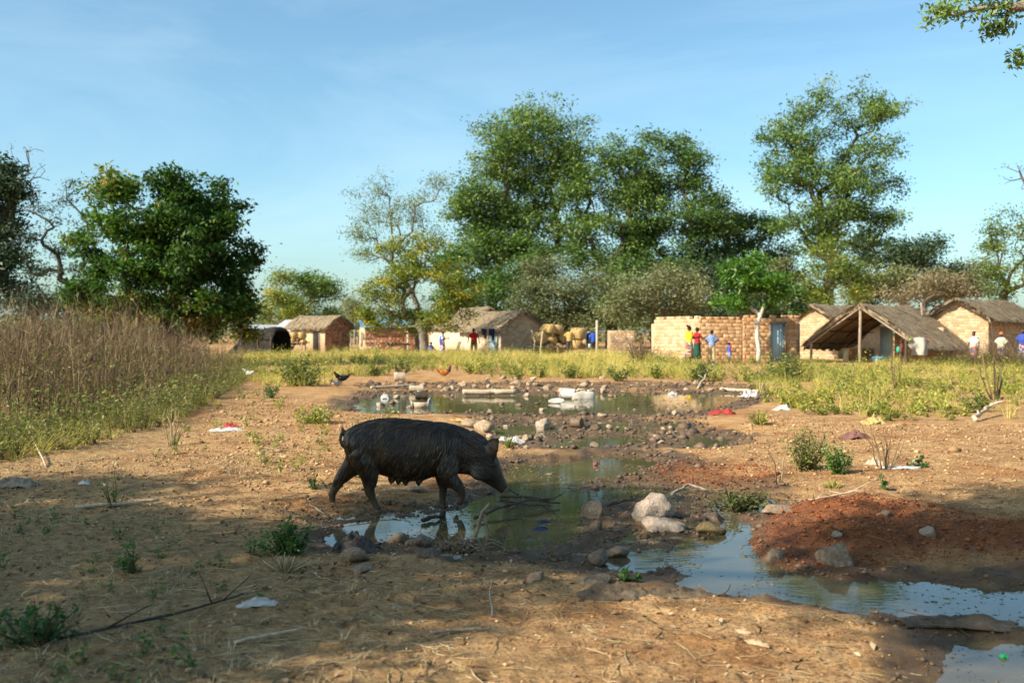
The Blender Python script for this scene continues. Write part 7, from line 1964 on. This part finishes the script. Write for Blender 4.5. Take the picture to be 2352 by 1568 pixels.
# clothesline
xa, xb = gx(1095, 60.6), gx(1143, 60.6); z0 = gz(xa, 60.6)
T = empty("clothesline", (xa, 60.6, z0), 0, "thin clothesline strung before the cream house", "clothesline")
g = G(); g.tube([(0, 0, -.2), (0, 0, 1.75)], .035, 6); ob("post", g.mesh("post", [WOOD_GREY]), T); g = G(); g.tube([(xb - xa, 0, -.2), (xb - xa, 0, 1.75)], .035, 6); ob("post", g.mesh("post", [WOOD_GREY]), T)
g = G(); g.tube([(0, 0, 1.72), ((xb - xa) / 2, 0, 1.66), (xb - xa, 0, 1.72)], .008, 5); ob("line", g.mesh("line", [WOOD_GREY]), T)
def hang(px, w, h, mat, label, seed):
    x = gx(px, 60.6); g = G(); n = 9; U = np.linspace(-.5, .5, n)
    rows = []
    for t in np.linspace(0, 1, 7): rows.append(np.stack([U * w * (1 - .18 * t), .05 * np.sin(U * 9 + seed + t * 2) * (.3 + t), -h * t * (1 + .25 * np.sign(U) * (t > .8)) + 0 * U], 1))
    top = np.array(rows); k = 7 * n; idx = np.arange(k).reshape(7, n); F = np.stack([idx[:-1, :-1], idx[:-1, 1:], idx[1:, 1:], idx[1:, :-1]], 2).reshape(-1, 4)
    V = top.reshape(-1, 3); g.add(np.concatenate([V, V + (0, .02, 0)]), np.concatenate([F[:, ::-1], F + k]))
    tag(ob("hanging_garment", g.mesh("hanging_garment", [mat], True), None, (x, 60.58, z0 + 1.68)), label, "garment")
hang(1112, .34, .50, DKBL, "black garment hanging on the clothesline, left one", 1); hang(1129, .38, .56, cloth("dark_navy_cloth", (.012, .018, .05)), "navy garment hanging on the clothesline, right one", 2)
# chair
x = gx(1043, 62.2); T = empty("chair", (x, 62.2, gz(x, 62.2)), R(200), "low dark slatted chair before the cream wall", "chair")
for a in (-.2, .2):
    for b in (-.2, .2):
        g = G(); g.tube([(a, b, 0), (a, b, .36)], .025, 6); ob("leg", g.mesh("leg", [WOOD_DARK]), T)
g = G(); g.box((0, 0, .38), (.5, .48, .045)); ob("seat", g.mesh("seat", [WOOD_DARK]), T)
for b in (-.21, .21):
    g = G(); g.tube([(-.2, b, .38), (-.42, b, .95)], .025, 6); ob("back_post", g.mesh("back_post", [WOOD_DARK]), T)
for k in range(4):
    t = .2 + .2 * k; g = G(); g.box((-.2 - .22 * t, 0, .38 + .57 * t), (.03, .44, .07)); ob("slat", g.mesh("slat", [WOOD_DARK]), T)
# dark collapsed shelter on the left
x0, x1 = gx(535, 60), gx(650, 60); cx = (x0 + x1) / 2; T = empty("dark_shelter", (cx, 60, gz(cx, 60)), R(-8), "dark sagging shelter covered with blackened thatch left of the houses", "shelter")
SOOT = noisy("blackened_thatch", [(.010, .008, .007), (.022, .018, .015), (.045, .036, .028)], 5, .9, .9, 30)
n = 26; U, Vv = np.meshgrid(np.linspace(0, 1, n), np.linspace(0, 1, 14))
zt = np.interp(U, [0, .12, .42, .60, .95, 1.0], [.02, .6, 1.62, 1.64, 1.78, 1.66]) * (1 - .35 * (2 * Vv - 1) ** 4) + .08 * fbm(U * 7, Vv * 4, 5, 3)
top = np.stack([(U - .5) * (x1 - x0), (Vv - .5) * 3.0, zt + 0.02], 2)
idx = np.arange(n * 14).reshape(14, n); F = np.stack([idx[:-1, :-1], idx[:-1, 1:], idx[1:, 1:], idx[1:, :-1]], 2).reshape(-1, 4)
bot = top.copy(); bot[..., 2] -= .12
g = G(); V = np.concatenate([top.reshape(-1, 3), bot.reshape(-1, 3)]); k = n * 14; g.add(V, np.concatenate([F, F[:, ::-1] + k])); rim = np.concatenate([idx[0], idx[1:, -1], idx[-1, -2::-1], idx[-2:0:-1, 0]]); rr = np.roll(rim, -1); g.add(V, np.stack([rim, rim + k, rr + k, rr], 1))
ob("roof", g.mesh("roof", [SOOT], True), T)
hgt = zt[0]
g = G()
for j in (0, 13):
    xs_ = top[j, 3:, 0]; zs_ = top[j, 3:, 2] - .06; y_ = top[j, 0, 1] * .96
    m_ = len(xs_); V = np.concatenate([np.stack([xs_, 0 * xs_ + y_, zs_], 1), np.stack([xs_, 0 * xs_ + y_ * 1.08, 0 * zs_ - .1], 1)]); i = np.arange(m_ - 1); Fq = np.stack([i, i + 1, i + 1 + m_, i + m_], 1)
    g.add(np.concatenate([V, V + (0, .05, 0)]), np.concatenate([Fq, Fq[:, ::-1] + 2 * m_]))
ob("side_thatch", g.mesh("side_thatch", [SOOT], True), T)
for a in (.35, .7, .97): 
    pole("post", [((a - .5) * (x1 - x0), -1.5, -.2), ((a - .5) * (x1 - x0), -1.48, 1.2)], .05, WOOD_DARK, T, seed=int(a * 100))
# things under and beside the open shelter
p = (gx(2018, 43.4), 43.4); T = empty("blue_basin", (p[0], p[1], gz(*p)), 0, "bright blue plastic basin before the open shelter", "basin")
g = G(); g.rings([np.stack([r_ * np.cos(th), r_ * np.sin(th), z_ + 0 * th], 1) for r_, z_ in ((.18, 0), (.26, .3), (.28, .31), (.25, .29), (.16, .04))]); ob("bowl", g.mesh("bowl", [cloth("cyan_plastic", (.02, .28, .55))], True), T); g = G(); g.tube([(.27 * math.cos(a), .27 * math.sin(a), .31) for a in np.linspace(0, 6.283, 17)], .016, 5, cap=False); ob("rim", g.mesh("rim", [cloth("cyan_plastic", (.02, .28, .55))], True), T)
def yard_cloth(px, py, d, w, h, mat, label, seed):
    x = gx(px, d); g = G(); n = 12; U, Vv = np.meshgrid(np.linspace(-.5, .5, n), np.linspace(0, 1, n)); o = fbm(U * 4 + seed, Vv * 3, seed, 2)
    V = np.stack([U * w * (1 + .2 * o), .12 * np.sin(U * 8 + seed) * (1 - Vv * .5) + .1 * o, Vv * h * (1 - .5 * U ** 2)], 2).reshape(-1, 3); idx = np.arange(n * n).reshape(n, n); F = np.stack([idx[:-1, :-1], idx[:-1, 1:], idx[1:, 1:], idx[1:, :-1]], 2).reshape(-1, 4)
    g.add(np.concatenate([V, V + (0, .03, 0)]), np.concatenate([F, F[:, ::-1] + n * n])); tag(ob("draped_cloth", g.mesh("draped_cloth", [mat], True), None, (x, d, zz(py, d))), label, "cloth")
yard_cloth(2110, 815, 42.2, .8, .75, cloth("camouflage_grey", (.36, .33, .27)), "grey and white cloth heaped over a frame at the shelter's side", 3)
yard_cloth(2095, 792, 42.6, .35, .28, cloth("lime_cloth", (.30, .42, .02)), "lime green cloth hanging at the shelter's right eave", 4)
yard_cloth(2128, 788, 42.4, .22, .2, ORNG, "small red-orange cloth under the shelter's right eave", 5)
